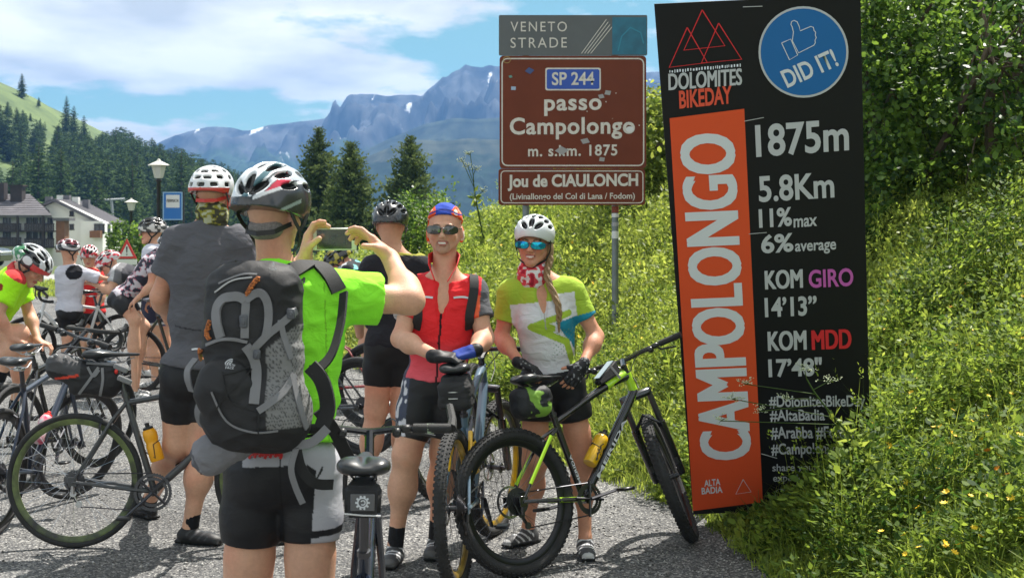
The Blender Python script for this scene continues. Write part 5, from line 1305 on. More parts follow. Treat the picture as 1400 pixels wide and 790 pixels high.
# ---------------------------------------------------------------- his rucksack
def rucksack():
    D = 4.54; C0 = V3(P(349, 486, D)); root = empty('rucksack', (0, 0, 0), 0, 'black and grey hiking rucksack with orange cords on the photographer\'s back', 'rucksack')
    up = unit((-.03, .03, 1)); f = unit((.12, 1, 0)); f = unit(f-up*(f@up)); r = np.cross(f, up); R = np.array([r, f, up]); p = lambda x, y, z: C0+r*x+f*y+up*z
    S = Sdf(.0055)
    S.box(p(-.006, .03, .02), (.152, .085, .26), R, .075, .03); S.ell(p(-.01, .03, .235), (.140, .105, .070), R, .05)
    S.ell(p(-.030, -.035, -.185), (.142, .105, .125), R, .05); S.ell(p(.070, .02, -.20), (.105, .10, .115), R, .05)
    S.ell(p(-.06, -.03, .06), (.105, .075, .15), R, .05)
    S.ell(p(-.075, -.10, -.105), (.095, .052, .105), R, .012)
    def paint(V, N_):
        L = V-C0; x, y, z = L@r, L@f, L@up; C = np.repeat(V3(.018, .018, .020)[None], len(V), 0)
        C = C*(1+.25*fbm(V[:, 0]*20, V[:, 1]*20, V[:, 2]*20))[:, None]
        ms = (x > .055) & (z > -.23) & (z < .035+(x-.07)*.8) & (z > -.30+(x-.05)*.2) & (x > .055+(-.0-z)*.05); 
        gr = ms & ((((V[:, 0]+V[:, 2])*260) % 2 > .9) | (((V[:, 0]-V[:, 2])*260) % 2 > .9)); C[ms] = V3(.045, .045, .045); C[gr] = V3(.20, .20, .20)
        tp = (z > .255) & (np.abs(x+.02) < .10); 
        return C
    body = solid('bag', S, mat('pack cloth', paint=True, rough=.62, spec=.4, bump=.25, bscale=260), root, paint, wrinkle(.0055, 1.3))
    A = body
    def st(name, pts, w, m=M_gray_strap, t=.006, off=.005):
        b = MB(); strap_on(b, A, pts, w, t, off=off)
        if b.n: b.build(name, m, root)
    # grey arch-shaped frame of the front panel
    st('frame_strap', [(303, 462), (297, 440), (298, 420), (308, 408), (325, 405), (336, 411)], .030, t=.010)
    st('frame_strap', [(336, 411), (350, 400), (360, 402), (367, 418), (367, 440), (362, 462)], .026, t=.010)
    st('centre_strap', [(337, 404), (335, 430), (334, 462)], .026)
    st('compression_strap', [(404, 424), (385, 442), (365, 458), (345, 478)], .024, t=.007)
    st('compression_strap', [(383, 437), (388, 462), (397, 490)], .018)
    st('compression_strap', [(401, 512), (385, 538), (352, 562)], .022)
    st('compression_strap', [(398, 512), (407, 550), (418, 585)], .020)
    st('compression_strap', [(336, 472), (350, 500), (347, 552)], .032, t=.008)
    st('piping', [(283, 472), (300, 465), (320, 463), (338, 468)], .010, M_gray_strap)
    st('bungee_cord', [(305, 512), (330, 506), (352, 494)], .004, M_strap, .004); st('bungee_cord', [(350, 496), (330, 520), (305, 545), (296, 560)], .004, M_strap, .004)
    st('bungee_cord', [(304, 508), (310, 540), (320, 552), (352, 562)], .004, M_strap, .004); st('bungee_cord', [(353, 560), (353, 592)], .005, M_strap, .005)
    st('seam', [(290, 535), (310, 575), (345, 590), (380, 588)], .006, M_gray_strap, .003)
    st('seam', [(300, 388), (330, 376), (352, 376)], .006, M_gray_strap, .003); st('seam', [(295, 400), (318, 384), (345, 380)], .005, mat('light piping', (.4, .4, .4, 1), rough=.6), .003)
    for (px, py, w, hh) in ((333, 440, .026, .042), (396, 429, .028, .034), (350, 483, .024, .03)):
        h, n = onto(A, px, py, .012); b = MB(); b.box(h, (w, .012, hh), None, .004)
        b.box(h+Vector((0, -.004, 0)), (w*.5, .012, hh*.55), None, .003); b.build('buckle', mat('grey buckle', (.09, .095, .11, 1), rough=.4), root)
    h, n = onto(A, 340, 600, .02)
    orange = mat('orange cord', (.62, .19, .04, 1), rough=.8, var2=(.12, .04, .02, 1), vscale=160)
    def cord(pts, r_=.007):
        b = MB(); q = spline([onto(A, *a, .010)[0] for a in pts], 5)
        for k in range(3): b.tube([Vector(v)+Vector((math.cos(i*1.3+k*2.1)*.005, 0, math.sin(i*1.3+k*2.1)*.005)) for i, v in enumerate(q)], r_*.7, n=6)
        b.build('orange_cord', orange, root)
    cord([(354, 382), (346, 390), (338, 402)]); cord([(290, 440), (286, 455), (289, 462)]); cord([(277, 478), (276, 490)]); 
    # emblem and small print
    h, n = onto(A, 314, 498, .006); nn = Vector(n); ux = Vector((1, 0, 0)); ux = (ux-nn*ux.dot(nn)).normalized(); uz = nn.cross(ux)*-1; 
    if uz.z < 0: uz = -uz
    b = MB()
    for k in range(3):
        rr = .008+.0065*k; b.tube([h+ux*(.008-rr*math.cos(a))+uz*(rr*math.sin(a)-.004) for a in np.linspace(0, 1.57, 7)], .0019, n=4)
    b.build('emblem', M_whiteprint, root, kind='stuff')
    text_on('NORTH', h-ux*.012-uz*.012, ux, uz, .030, .009, M_whiteprint, root, 'print'); text_on('FACE', h-ux*.010-uz*.023, ux, uz, .026, .009, M_whiteprint, root, 'print')
    h, n = onto(A, 373, 367, .006)
    text_on('J', h+Vector((-.004, -.004, .004)), Vector((1, 0, 0)), Vector((0, 0, 1)), .008, .012, M_whiteprint, root, 'print')
    text_on('bach', h+Vector((-.01, -.004, -.010)), Vector((1, 0, 0)), Vector((0, 0, 1)), .022, .009, M_whiteprint, root, 'print')
    # shoulder straps, hip belt and loose ends
    for pts, w in (([(398, 372), (425, 362), (446, 372), (462, 398)], .055), ([(300, 395), (305, 372), (322, 366)], .05)):
        b = MB(); strap_on(b, SHIRT, pts, w, .012, off=.008)
        if b.n: b.build('shoulder_strap', M_strap, root)
    b = MB(); b.ribbon(spline([P(470, 400, D+.17), P(466, 440, D+.10), P(455, 480, D+.02), P(440, 500, D-.01), P(424, 506, D-.02)], 5), .032, .009, (-.6, -1, .1)); b.build('shoulder_strap', M_strap, root)
    b = MB(); b.ribbon(spline([P(424, 500, D-.02), P(440, 520, D-.02), P(448, 555, D), P(440, 585, D)], 5), .05, .014, (-.2, -1, 0)); b.build('hip_pad', M_strap, root)
    b = MB(); b.ribbon(spline([P(436, 560, D), P(458, 590, D+.04), P(476, 625, D+.12)], 5), .042, .008, (-.1, -1, .2)); b.build('hip_belt', M_strap, root)
    b = MB(); b.ribbon(spline([P(448, 585, D-.01), P(425, 605, D-.02), P(395, 608, D-.01), P(360, 612, D+.02), P(330, 606, D+.03)], 5), .030, .007, (0, -1, .2)); b.build('hip_belt', M_gray_strap, root)
    b = MB(); b.ribbon(spline([P(405, 612, D-.02), P(398, 640, D-.03), P(404, 665, D-.02), P(414, 688, D-.01)], 5), .020, .004, (0, -1, .1)); b.build('strap_end', M_gray_strap, root)
    b = MB(); b.ribbon(spline([P(405, 612, D-.02), P(412, 640, D), P(430, 660, D+.02), P(455, 662, D+.08)], 5), .034, .006, (0, -1, .1)); b.build('strap_end', M_strap, root)
    b = MB(); b.ribbon(spline([P(268, 490, D+.02), P(257, 505, D-.01), P(257, 520, D-.02), P(262, 535, D)], 5), .026, .005, (-.6, -1, .1)); b.build('strap_end', M_gray_strap, root)
    b = MB(); b.ribbon(spline([P(280, 540, D+.0), P(271, 560, D-.01), P(276, 578, D), P(296, 585, D+.0)], 5), .026, .005, (-.4, -1, .1)); b.build('strap_end', M_gray_strap, root)
    b = MB(); b.tube(spline([P(276, 620, D-.03), P(279, 634, D-.03), P(275, 648, D-.03)], 4), .004, n=6); b.build('bungee_cord', M_strap, root)
    rebase(root, tuple(p(0, 0, -.31)))
    # rolled jacket tucked in the belt
    jr = empty('rolled_jacket', (0, 0, 0), 0, 'rolled grey jacket tucked under the rucksack belt at his left hip', 'jacket')
    S = Sdf(.006); a, b_ = V3(P(288, 622, D-.01)), V3(P(345, 596, D-.02)); S.cone(a, b_, .062, .050, .02); S.cone(a+V3(0, -.01, .02), b_+V3(0, 0, .02), .045, .04, .01)
    def jp(V, N_):
        L = V-a; t = L@unit(b_-a); C = np.repeat(V3(.20, .20, .22)[None], len(V), 0); C[t < -.035] = V3(.10, .10, .115); C[(t > -.052) & (np.sin(np.linalg.norm(np.cross(L, unit(b_-a)), axis=1)*240) > .5) & (t < -.035)] = V3(.26, .26, .28); return C
    solid('jacket', S, M_cloth, jr, jp, wrinkle(.006, 2)); rebase(jr, tuple((a+b_)/2-V3(0, 0, .06)))
rucksack()
# ---------------------------------------------------------------- the tall man in the grey jersey
def grey_man():
    D = 7.3
    J = joints(D, shR=(322, 330, .03), shL=(245, 331, -.02), hpR=(283, 512, 0.03), hpL=(248, 512, -.02), elR=(345, 405, .08), elL=(218, 405, .04),
               wrR=(338, 440, .30), wrL=(232, 438, .25), knR=(279, 610, .0), knL=(243, 606, .03), anR=(260, 715, .0), anL=(202, 676, .62))
    J['anR'].z = 0.085; J['anL'].z = 0.085
    root = person('tall man in a dark grey jersey and white helmet seen from behind beside the photographer', J, None)
    c = P(291, 262, D); look = unit((.18, 1, 0)); up = V3(0, 0, 1)
    hR = dict(w=J['wrR'], d=V3(0, .8, .1), pn=V3(-1, 0, 0), side=1, curl=(.6, .8, .5)); hL = dict(w=J['wrL'], d=V3(.1, .8, .1), pn=V3(1, 0, 0), side=-1, curl=(.6, .8, .5))
    p, r, f, u = bodymesh(J, root, c, look, up, 1.08, SKIN, 0.006, hands=(hR, hL), smile=False, hs=1.02, thin=1.08)
    sh, hp, upb, rb, fb, rh, fh = body_frame(J)
    def paint(V, N_):
        L = V-sh; x, y, z = L@rb, L@fb, L@upb; C = np.repeat(GREY[None], len(V), 0)*(1+.06*fbm(V[:, 0]*8, V[:, 1]*8, V[:, 2]*8))[:, None]
        C[(np.abs(z+.435+.02*np.cos(x*9)) < .004) & (np.abs(x) < .12) & (y < 0)] = GREY*.4
        return C
    jo = jersey(J, root, paint, g=0.024, s=1.10, sleeve=0.60, h=0.006, hem=-0.01+.06, amp=0.006, w=.94, collar=.0)
    b = MB(); strap_on(b, jo, [(262, 478), (268, 477), (274, 478)], .010, .0015, off=.003)
    if b.n: b.build('print', M_whiteprint, root)
    shorts(J, root, const(BLACK*1.1), g=0.008, s=1.08, leg=0.66, h=0.007, ts=1.14)
    def hc(l, n):
        C = np.repeat(V3(.72, .73, .75)[None], len(l), 0); C[(l[:, 2] < -.012) & (l[:, 1] < -.02)] = V3(.55, .05, .04); return C
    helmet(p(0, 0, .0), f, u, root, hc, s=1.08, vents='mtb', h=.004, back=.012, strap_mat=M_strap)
    b = MB(); b.ribbon([p(.082, -.02, -.03), p(.055, -.085, -.045), p(0, -.108, -.048), p(-.055, -.085, -.045), p(-.082, -.02, -.03)], .018, .004, [r, r-f, -f, -r-f, -r]); b.build('helmet_cradle', mat('red plastic', (.6, .04, .03, 1), rough=.4), root)
    b = MB(); b.ribbon([p(.088, -.01, -.02), p(.083, .0, -.06), p(.078, .01, -.10)], .022, .004, list(r)); b.build('helmet_strap', mat('red webbing', (.6, .05, .03, 1), rough=.6), root)
    def bf(V, N_):
        n = vnoise(V[:, 0]*44, V[:, 1]*44, V[:, 2]*70); C = np.repeat(V3(.26, .25, .04)[None], len(V), 0); C[n > .3] = V3(.42, .44, .30); C[n < -.1] = V3(.06, .06, .04); return C
    buff(J, root, bf, c, u, s=1.05, z0=-.128, z1=-.100, r0=.080, r1=.066, fwd=-f*.014)
    for q, t in (('R', (.9, -.25)), ('L', (-.5, .5))): shoe(J, q, root, t, [V3(.02, .02, .022), V3(.05, .05, .055), V3(.03, .03, .03)], s=1.05, h=.006, sock=(BLACK, .10))
    rebase(root, (P(270, 0, D).x, D, 0))
grey_man()

# ---------------------------------------------------------------- the man in black behind the couple
def black_man():
    D = 8.2
    J = joints(D, shR=(572, 366, .02), shL=(510, 368, .0), hpR=(556, 472, .03), hpL=(520, 472, -.0), elR=(592, 425, .10), elL=(490, 425, .08),
               wrR=(575, 460, .30), wrL=(492, 458, .32), knR=(550, 562, .02), knL=(514, 560, .0), anR=(552, 665, .1), anL=(498, 672, -.02))
    for q in 'RL': J['an'+q].z = 0.085
    root = person('man in black jersey and helmet seen from behind, beside the red jersey', J, None)
    c = P(534, 305, D); look = unit((.10, 1, 0)); up = V3(0, 0, 1)
    p, r, f, u = bodymesh(J, root, c, look, up, 1.0, SKIN, 0.008, smile=False)
    sh, hp, upb, rb, fb, rh, fh = body_frame(J)
    def paint(V, N_):
        L = V-sh; x, y, z = L@rb, L@fb, L@upb; C = np.repeat(V3(.022, .022, .027)[None], len(V), 0); C[(z > .082)] = V3(.30, .29, .04); return C
    jersey(J, root, paint, g=0.018, sleeve=0.6, h=0.008, hem=.0, amp=.005, collar=-.01)
    shorts(J, root, const(BLACK), g=.008, leg=.62, h=.008)
    helmet(p(0, 0, .0), f, u, root, lambda l, n: np.repeat(V3(.02, .021, .025)[None], len(l), 0), s=1.06, vents='road', h=.0045, back=.012)
    for q, t in (('R', (.1, 1)), ('L', (-.1, 1))): shoe(J, q, root, t, [V3(.1, .1, .1), V3(.6, .6, .6), V3(.1, .1, .1)], h=.008, sock=(WHITE, .08))
    rebase(root, (P(535, 0, D).x, D, 0))
black_man()

# ---------------------------------------------------------------- cyclist in hi-vis yellow at the left edge
def hivis_man():
    D = 10.0
    J = joints(D, shR=(28, 384, -.14), shL=(34, 380, .20), hpR=(-18, 452, -.08), hpL=(-16, 450, .14), elR=(6, 432, -.24), elL=(50, 430, .24),
               wrR=(28, 462, -.2), wrL=(62, 466, .1), knR=(36, 456, -.16), knL=(46, 470, .18), anR=(8, 520, -.14), anL=(28, 560, .2))
    for k_ in J: J[k_].x -= 10/F*D
    root = person('cyclist in hi-vis yellow with a striped helmet, bending his head down', J, None)
    c = P(44, 364, D); look = unit((.80, -.10, -.62)); up = V3(.62, 0, .78)
    hR = dict(w=J['wrR'], d=V3(.8, 0, -.3), pn=V3(0, 0, -1), side=1, curl=(.6, .8, .5)); hL = dict(w=J['wrL'], d=V3(.8, 0, -.3), pn=V3(0, 0, -1), side=-1, curl=(.6, .8, .5))
    p, r, f, u = bodymesh(J, root, c, look, up, 1.0, SKIN, 0.007, hands=(hR, hL), smile=False, hs=1.06, neck=V3(P(26, 378, D)))
    sh, hp, upb, rb, fb, rh, fh = body_frame(J)
    def paint(V, N_):
        L = V-V3(J['shR']); C = np.repeat(HIVIS[None], len(V), 0); C[((L[:, 0]+.06)**2+(L[:, 2]+.04)**2 < .0007) & (L[:, 1] < .0)] = V3(.25, .03, .02); C[(V-sh)@upb > .05] = V3(.6, .05, .05); return C
    jersey(J, root, paint, g=.020, sleeve=.66, h=.007, hem=0.0, amp=.006, collar=-.01)
    shorts(J, root, lambda V, N_: np.repeat(HIVIS[None]*.8, len(V), 0), g=.010, leg=.34, h=.008)
    def hc(l, n):
        x, y, z = l.T; C = np.repeat(V3(.66, .68, .70)[None], len(l), 0); C[np.sin(x*150+1.3) > .35] = V3(.03, .03, .035)
        C[(z < .006) & (y > .04)] = V3(.6, .05, .05); C[(y < -.04) & (z < .05)] = V3(.03, .20, .08); C[(y < -.04) & (z < .05) & (vnoise(x*60, y*60, z*60) > 0)] = V3(.6, .65, .62); return C
    helmet(p(0, 0, .002), f, u, root, hc, s=1.16, vents='road', h=.0045, wd=.95)
    shoe(J, 'R', root, (.8, .1), [V3(.03, .03, .03), V3(.1, .1, .1), V3(.1, .1, .1)], h=.008, sock=(BLACK, .08)); shoe(J, 'L', root, (.8, .1), [V3(.03, .03, .03), V3(.1, .1, .1), V3(.1, .1, .1)], h=.008, sock=(BLACK, .08))
    rebase(root, (P(-10, 0, D).x, D, 0))
hivis_man()

# ---------------------------------------------------------------- the far group: seen small
def far_person(label, D, J, c, look, jer, shr, hel, up=(0, 0, 1), s=1.0, sleeve=.6, leg=.6, hs=1.0, neck=None, tone=SKIN, vents='road', hands=(), socks=None, toe=(1, 0), hm=1.05, base=None, shoecol=(.5, .5, .5), specs=False):
    J = {k: P(v[0], v[1], D+(v[2] if len(v) > 2 else 0)) for k, v in J.items()}
    for q in 'RL': J['an'+q].z = .085; J['kn'+q].z = max(J['kn'+q].z, .42*s)
    root = person(label, J, None); c = P(c[0], c[1], D+(c[2] if len(c) > 2 else 0)); look = unit(look)
    hd = [dict(w=J['wr'+q], d=unit(V3(J['wr'+q])-V3(J['el'+q])), pn=V3(0, 0, -1), side=1 if q == 'R' else -1, curl=(.5, .7, .5)) for q in hands]
    p, r, f, u = bodymesh(J, root, c, look, V3(up), s, tone, 0.010, hands=hd, smile=False, hs=hs, neck=neck)
    jersey(J, root, jer, g=.018, s=s, sleeve=sleeve, h=.010, hem=.0, amp=.006, collar=-.01)
    shorts(J, root, shr, g=.010, s=s, leg=leg, h=.010)
    helmet(p(0, 0, 0), f, u, root, hel, s=hm, vents=vents, h=.0065)
    if specs: glasses(p, r, f, u, root, M_lens)
    for q in 'RL': shoe(J, q, root, toe, [V3(shoecol), V3(.1, .1, .1), V3(.1, .1, .1)], s=s, h=.011)
    rebase(root, (c.x, c.y, 0)); return root
def two(a, b, fr=45, th=0.0):
    return lambda l, n: np.where((vnoise(l[:, 0]*fr, l[:, 1]*fr, l[:, 2]*fr) > th)[:, None], V3(a)[None], V3(b)[None])
# child in the white jacket, arm stretched out to the right
def kid():
    D = 14.8; sh0 = P(98, 372, D)
    def jc(V, N_):
        C = np.repeat(V3(.60, .60, .68)[None], len(V), 0); L = V-V3(P(104, 372, D)); m = (L[:, 0]**2+(L[:, 2]+.0)**2 < .0062) & (L[:, 1] < .05); C[m] = V3(.02, .02, .025)
        C[V[:, 2] > P(0, 356, D).z] = V3(.02, .02, .02); return C
    far_person('child in a white jacket and black shorts with one arm out', D,
        dict(shR=(107, 372, .03), shL=(85, 372, -.03), hpR=(102, 425, .02), hpL=(88, 425, 0), elR=(128, 378, .06), elL=(84, 395, .10), wrR=(147, 381, .1), wrL=(98, 408, .25), knR=(112, 455, .18), knL=(92, 462, .02), anR=(112, 500, .12), anL=(92, 508, 0)),
        (95, 342), (.75, .65, -.1), jc, const(BLACK), lambda l, n: np.where((np.sin(l[:, 0]*90+l[:, 2]*60) > .55)[:, None], V3(.6, .58, .6)[None], np.where((l[:, 2] > .03)[:, None], V3(.22, .03, .05)[None], V3(.02, .02, .025)[None])),
        s=.80, sleeve=1.35, leg=.7, hs=.95, hands='R', hm=.98)
kid()
def leaner():
    D = 15.0
    def jc(V, N_):
        C = np.repeat(V3(.05, .05, .06)[None], len(V), 0); x = V[:, 0]; C[x < P(163, 0, D).x] = V3(.50, .50, .52); m = (x < P(172, 0, D).x) & (x >= P(163, 0, D).x); C[m] = V3(.16, .16, .17); return C
    far_person('rider in grey and black with a red and white helmet leaning over his handlebar', D,
        dict(shR=(162, 375, -.10), shL=(164, 371, .25), hpR=(212, 398, -.05), hpL=(212, 396, .20), elR=(150, 398, -.2), elL=(136, 396, .2), wrR=(128, 388, -.1), wrL=(150, 400, .1), knR=(196, 445, -.05), knL=(200, 445, .2), anR=(200, 500, -.05), anL=(204, 500, .2)),
        (147, 360, .05), (-.80, -.25, -.55), jc, const(BLACK), two((.62, .60, .60), (.50, .03, .05), 40), up=(-.45, 0, .9), hands='RL', sleeve=.55, leg=.62, toe=(-1, 0), specs=True)
leaner()
def red_rider():
    D = 16.6
    far_person('rider with a red jersey and mottled red helmet, mostly hidden behind the child', D,
        dict(shR=(136, 378, .05), shL=(112, 378, .0), hpR=(132, 428, .02), hpL=(116, 428, 0), elR=(140, 402, -.1), elL=(110, 402, -.1), wrR=(132, 424, -.2), wrL=(114, 424, -.2), knR=(132, 466, 0), knL=(116, 466, 0), anR=(132, 502, 0), anL=(116, 502, 0)),
        (122, 350), (.1, -1, -.25), const(V3(.62, .03, .03)), const(BLACK), two((.66, .62, .62), (.50, .03, .05), 36), hands='')
red_rider()
def white_rider():
    D = 14.0
    def jc(V, N_):
        C = np.repeat(V3(.62, .63, .72)[None], len(V), 0); z = V[:, 2]; C[(z < P(0, 372, D).z) & (V[:, 0] > P(214, 0, D).x)] = V3(.05, .10, .32); C[z > P(0, 327, D).z] = V3(.05, .12, .35); return C
    def sc(V, N_):
        C = np.repeat(V3(.025, .028, .06)[None], len(V), 0); z = V[:, 2]; C[(z < P(0, 440, D).z) & (z > P(0, 443.5, D).z)] = WHITE; C[(z < P(0, 444, D).z) & (z > P(0, 446, D).z)] = V3(.05, .1, .4); return C
    far_person('older rider in glasses standing in a white and blue jersey', D,
        dict(shR=(224, 345, .14), shL=(206, 345, -.12), hpR=(222, 412, .07), hpL=(207, 412, -.07), elR=(214, 382, .2), elL=(198, 384, -.18), wrR=(196, 404, .12), wrL=(184, 400, -.12), knR=(224, 466, .06), knL=(209, 464, -.06), anR=(226, 524, .08), anL=(212, 524, -.05)),
        (207, 316), (-.96, -.28, -.02), jc, sc, lambda l, n: np.where((l[:, 2] > .045)[:, None], V3(.03, .03, .035)[None], np.where((vnoise(l[:, 0]*40, l[:, 1]*40, l[:, 2]*40) > .1)[:, None], V3(.65, .62, .6)[None], V3(.05, .05, .05)[None])),
        hands='L', leg=.62, toe=(-1, 0), hs=1.05, hm=1.12, specs=True, shoecol=(.5, .5, .5), tone=SKIN*1.1)
white_rider()
def bent_rider():
    D = 13.2
    def jc(V, N_):
        n = vnoise(V[:, 0]*26+V[:, 2]*30, V[:, 1]*20, V[:, 2]*26-V[:, 0]*20); C = np.repeat(V3(.56, .52, .57)[None], len(V), 0); C[n > .05] = V3(.04, .04, .06); C[(n > -.1) & (n < .0)] = V3(.5, .1, .15); return C
    far_person('rider in a white, black and pink patterned jersey bent far forward', D,
        dict(shR=(212, 358, -.12), shL=(215, 352, .22), hpR=(166, 412, -.08), hpL=(168, 408, .14), elR=(206, 392, -.2), elL=(222, 392, .2), wrR=(188, 408, -.22), wrL=(208, 408, .18), knR=(184, 436, -.12), knL=(196, 446, .14), anR=(184, 488, -.10), anL=(186, 506, .12)),
        (236, 340, .05), (.85, -.1, -.45), jc, const(BLACK*1.3), two((.6, .6, .62), (.04, .04, .05), 40), up=(.45, 0, .9), hands='RL', sleeve=.5, leg=.55, s=.84)
bent_rider()
def far_green():
    D = 12.6
    def jc(V, N_):
        n = vnoise(V[:, 0]*30, V[:, 1]*30, V[:, 2]*46); C = np.repeat(V3(.03, .035, .04)[None], len(V), 0); m = (n > .05) & (V[:, 0] > P(486, 0, D).x); C[m] = V3(.20, .50, .50); m = (n > .0) & (V[:, 0] <= P(476, 0, D).x); C[m] = V3(.55, .58, .62); return C
    far_person('rider in a teal, black and white patterned jersey bending down beyond the phone', D,
        dict(shR=(478, 372, -.12), shL=(480, 366, .22), hpR=(524, 424, -.06), hpL=(524, 420, .16), elR=(492, 384, -.2), elL=(470, 402, .2), wrR=(500, 388, -.3), wrL=(466, 430, .1), knR=(500, 470, -.05), knL=(505, 470, .1), anR=(512, 530, -.05), anL=(516, 534, .1)),
        (462, 358, .05), (-.75, -.15, -.55), jc, const(BLACK), two((.02, .02, .02), (.40, .34, .04), 30, -.2), up=(-.45, 0, .9), hands='R', sleeve=.5)
far_green()
# ================================================================== BICYCLES
M_tyre = mat('tyre rubber', (0.022, 0.022, 0.023, 1), rough=0.78, bump=0.4, bscale=180, var=0.35, vscale=12)
M_rim = mat('black rim', (0.025, 0.025, 0.027, 1), rough=0.3, metal=0.6)
M_steel = mat('bright steel', (0.55, 0.56, 0.58, 1), rough=0.28, metal=1.0)
M_dsteel = mat('dark steel', (0.10, 0.10, 0.11, 1), rough=0.35, metal=0.9)
M_blk = mat('black paint', (0.014, 0.014, 0.016, 1), rough=0.22, spec=.5, coat=.6)
M_grip = mat('rubber grip', (0.018, 0.018, 0.018, 1), rough=0.7, bump=.4, bscale=300)
M_lime = mat('lime paint', (0.42, 0.72, 0.03, 1), rough=.25, coat=.6)
M_bluegrey = mat('blue grey paint', (0.10, 0.16, 0.22, 1), rough=.28, coat=.5)
M_yel = mat('yellow paint', (0.80, 0.46, 0.01, 1), rough=.3, coat=.4)
M_white = mat('white paint', (0.70, 0.70, 0.70, 1), rough=.3, coat=.4)
M_greyp = mat('grey paint', (0.045, 0.047, 0.052, 1), rough=.35, coat=.3)
M_silver = mat('silver paint', (0.32, 0.33, 0.35, 1), rough=.3, metal=.6)
M_cloth_blk = mat('black nylon', (0.016, 0.016, 0.018, 1), rough=.7, bump=.4, bscale=500, var=.3, vscale=30)
M_cloth_gr = mat('grey nylon', (0.10, 0.10, 0.105, 1), rough=.7, bump=.4, bscale=500, var=.2, vscale=30)
M_red = mat('red plastic part', (0.65, 0.03, 0.02, 1), rough=.35)
M_leather = mat('saddle cover', (0.014, 0.016, 0.018, 1), rough=.35, spec=.5, coat=.15)
def xf(mb, M):
    mb.v = [tuple(M @ Vector(v)) for v in mb.v]; return mb
def bicycle(label, loc, heading, kind='road', lean=0.0, steer=0.0, frame=M_blk, accent=None, fork=None, R=.34, tr=.0135, wb=1.0, saddle=.98, bar='flat', bh=.96, detail=2, rimm=None, group=None, barw=.31, knobs=False, crank=.6, fullsus=False, bottle=None, tape=None, seat_back=.18, head_h=None, discs=False, suspfork=False, saddle_mat=None, name='bicycle'):
    """loc: ground point under the rear axle; heading: angle of travel from +X; returns root, local points and a local-to-world matrix"""
    root = empty(name, (0, 0, 0), 0, label, 'bicycle', group)
    Mw = Matrix.Translation(loc) @ Matrix.Rotation(heading, 4, 'Z') @ Matrix.Rotation(lean, 4, 'X')
    root.matrix_world = Mw
    root.location = loc; root.rotation_euler = Mw.to_euler()
    mt = kind == 'mtb'; cs = .44 if mt else .415
    ra = Vector((0, 0, R)); fa = Vector((wb, 0, R)); bb = Vector((cs-.01, 0, R-.06+(0.02 if mt else 0)))
    ang = math.radians(70 if mt else 72.5); hd = Vector((-math.cos(ang), 0, math.sin(ang)))       # up the steering axis
    rake = .045; crown = fa+Vector((-rake*math.sin(ang), 0, -rake*math.cos(ang)*0))+hd*(R+(.13 if suspfork else .055)); crown.y = 0
    ht = crown+hd*(.12 if mt else .15)
    if head_h: ht = crown+hd*head_h
    st_dir = Vector((-math.cos(math.radians(73)), 0, math.sin(math.radians(73))))
    seat_cl = bb+st_dir*(.43 if mt else .50); sad = bb+st_dir*((saddle-bb.z)/st_dir.z)
    Ms = Matrix.Translation(crown) @ Matrix.Rotation(steer, 4, hd) @ Matrix.Translation(-crown)
    fk = fork or frame; n_ = 10 if detail > 1 else 6
    # frame: tubes welded into one piece
    b = MB(); w = 1.0 if mt else .85
    top0 = seat_cl-st_dir*.02
    if mt: b.tube(bez(ht-hd*.02, ht.lerp(top0, .33)+Vector((0, 0, .02)), ht.lerp(top0, .66), top0, 8), [.023*w, .022*w, .021*w, .020*w, .019*w, .018*w, .017*w, .016*w, .016*w], n=n_)
    else: b.tube([ht-hd*.03, top0], .0155, n=n_)
    b.tube([crown+hd*.012, crown.lerp(bb, .5), bb], [.024*w, .026*w, .022*w], n=n_)
    b.tube([bb, seat_cl+st_dir*.02], .017, n=n_); b.tube([crown-hd*.0, ht], .022*w, n=n_)
    b.tube([bb+Vector((0, -.036, 0)), bb+Vector((0, .036, 0))], .023, n=n_)
    for s_ in (-1, 1):
        d = Vector((0, s_*(.065 if mt else .06), 0)); m = Vector((0, s_*.045, 0))
        b.tube([bb+Vector((0, s_*.02, 0)), bb.lerp(ra, .28)+m, ra+d], [.012, .011, .009], n=7)
        b.tube([seat_cl+Vector((0, s_*.012, -.02 if not mt else -.05)), seat_cl.lerp(ra, .25)+m*.8, ra+d], [.009, .009, .007], n=7)
        b.box(ra+d, (.045, .006, .05), None, .002)
    b.build('frame', frame, root)
    if accent:
        a = MB(); p0 = crown.lerp(bb, .03); p1 = crown.lerp(bb, .62); up_ = hd.cross(Vector((0, 1, 0)))
        for (q0, q1, r0) in ((p0+Vector((0, 0, .009)), p1+Vector((0, 0, .006)), .022*w), (seat_cl.lerp(ra, .2)+Vector((0, 0, .004)), seat_cl.lerp(ra, .55)+Vector((0, .0, .004)), .0)):
            if r0: a.tube([q0, q0.lerp(q1, .6), q1], [r0*1.02, r0*.98, .006], n=n_)
        for s_ in (-1, 1):
            m = Vector((0, s_*.05, 0)); a.tube([seat_cl.lerp(ra, .22)+m*.8, seat_cl.lerp(ra, .80)+m*1.15], .0098, n=6); a.tube([bb.lerp(ra, .05)+m*.5, bb.lerp(ra, .45)+m*.95], .0125, n=6)
        a.tube([ht-hd*.10, ht-hd*.004], .0235*w, n=n_); a.tube([top0.lerp(ht, .70), top0.lerp(ht, .97)], .0225*w, n=n_)
        a.build('painted_panel', accent, root, kind='stuff')
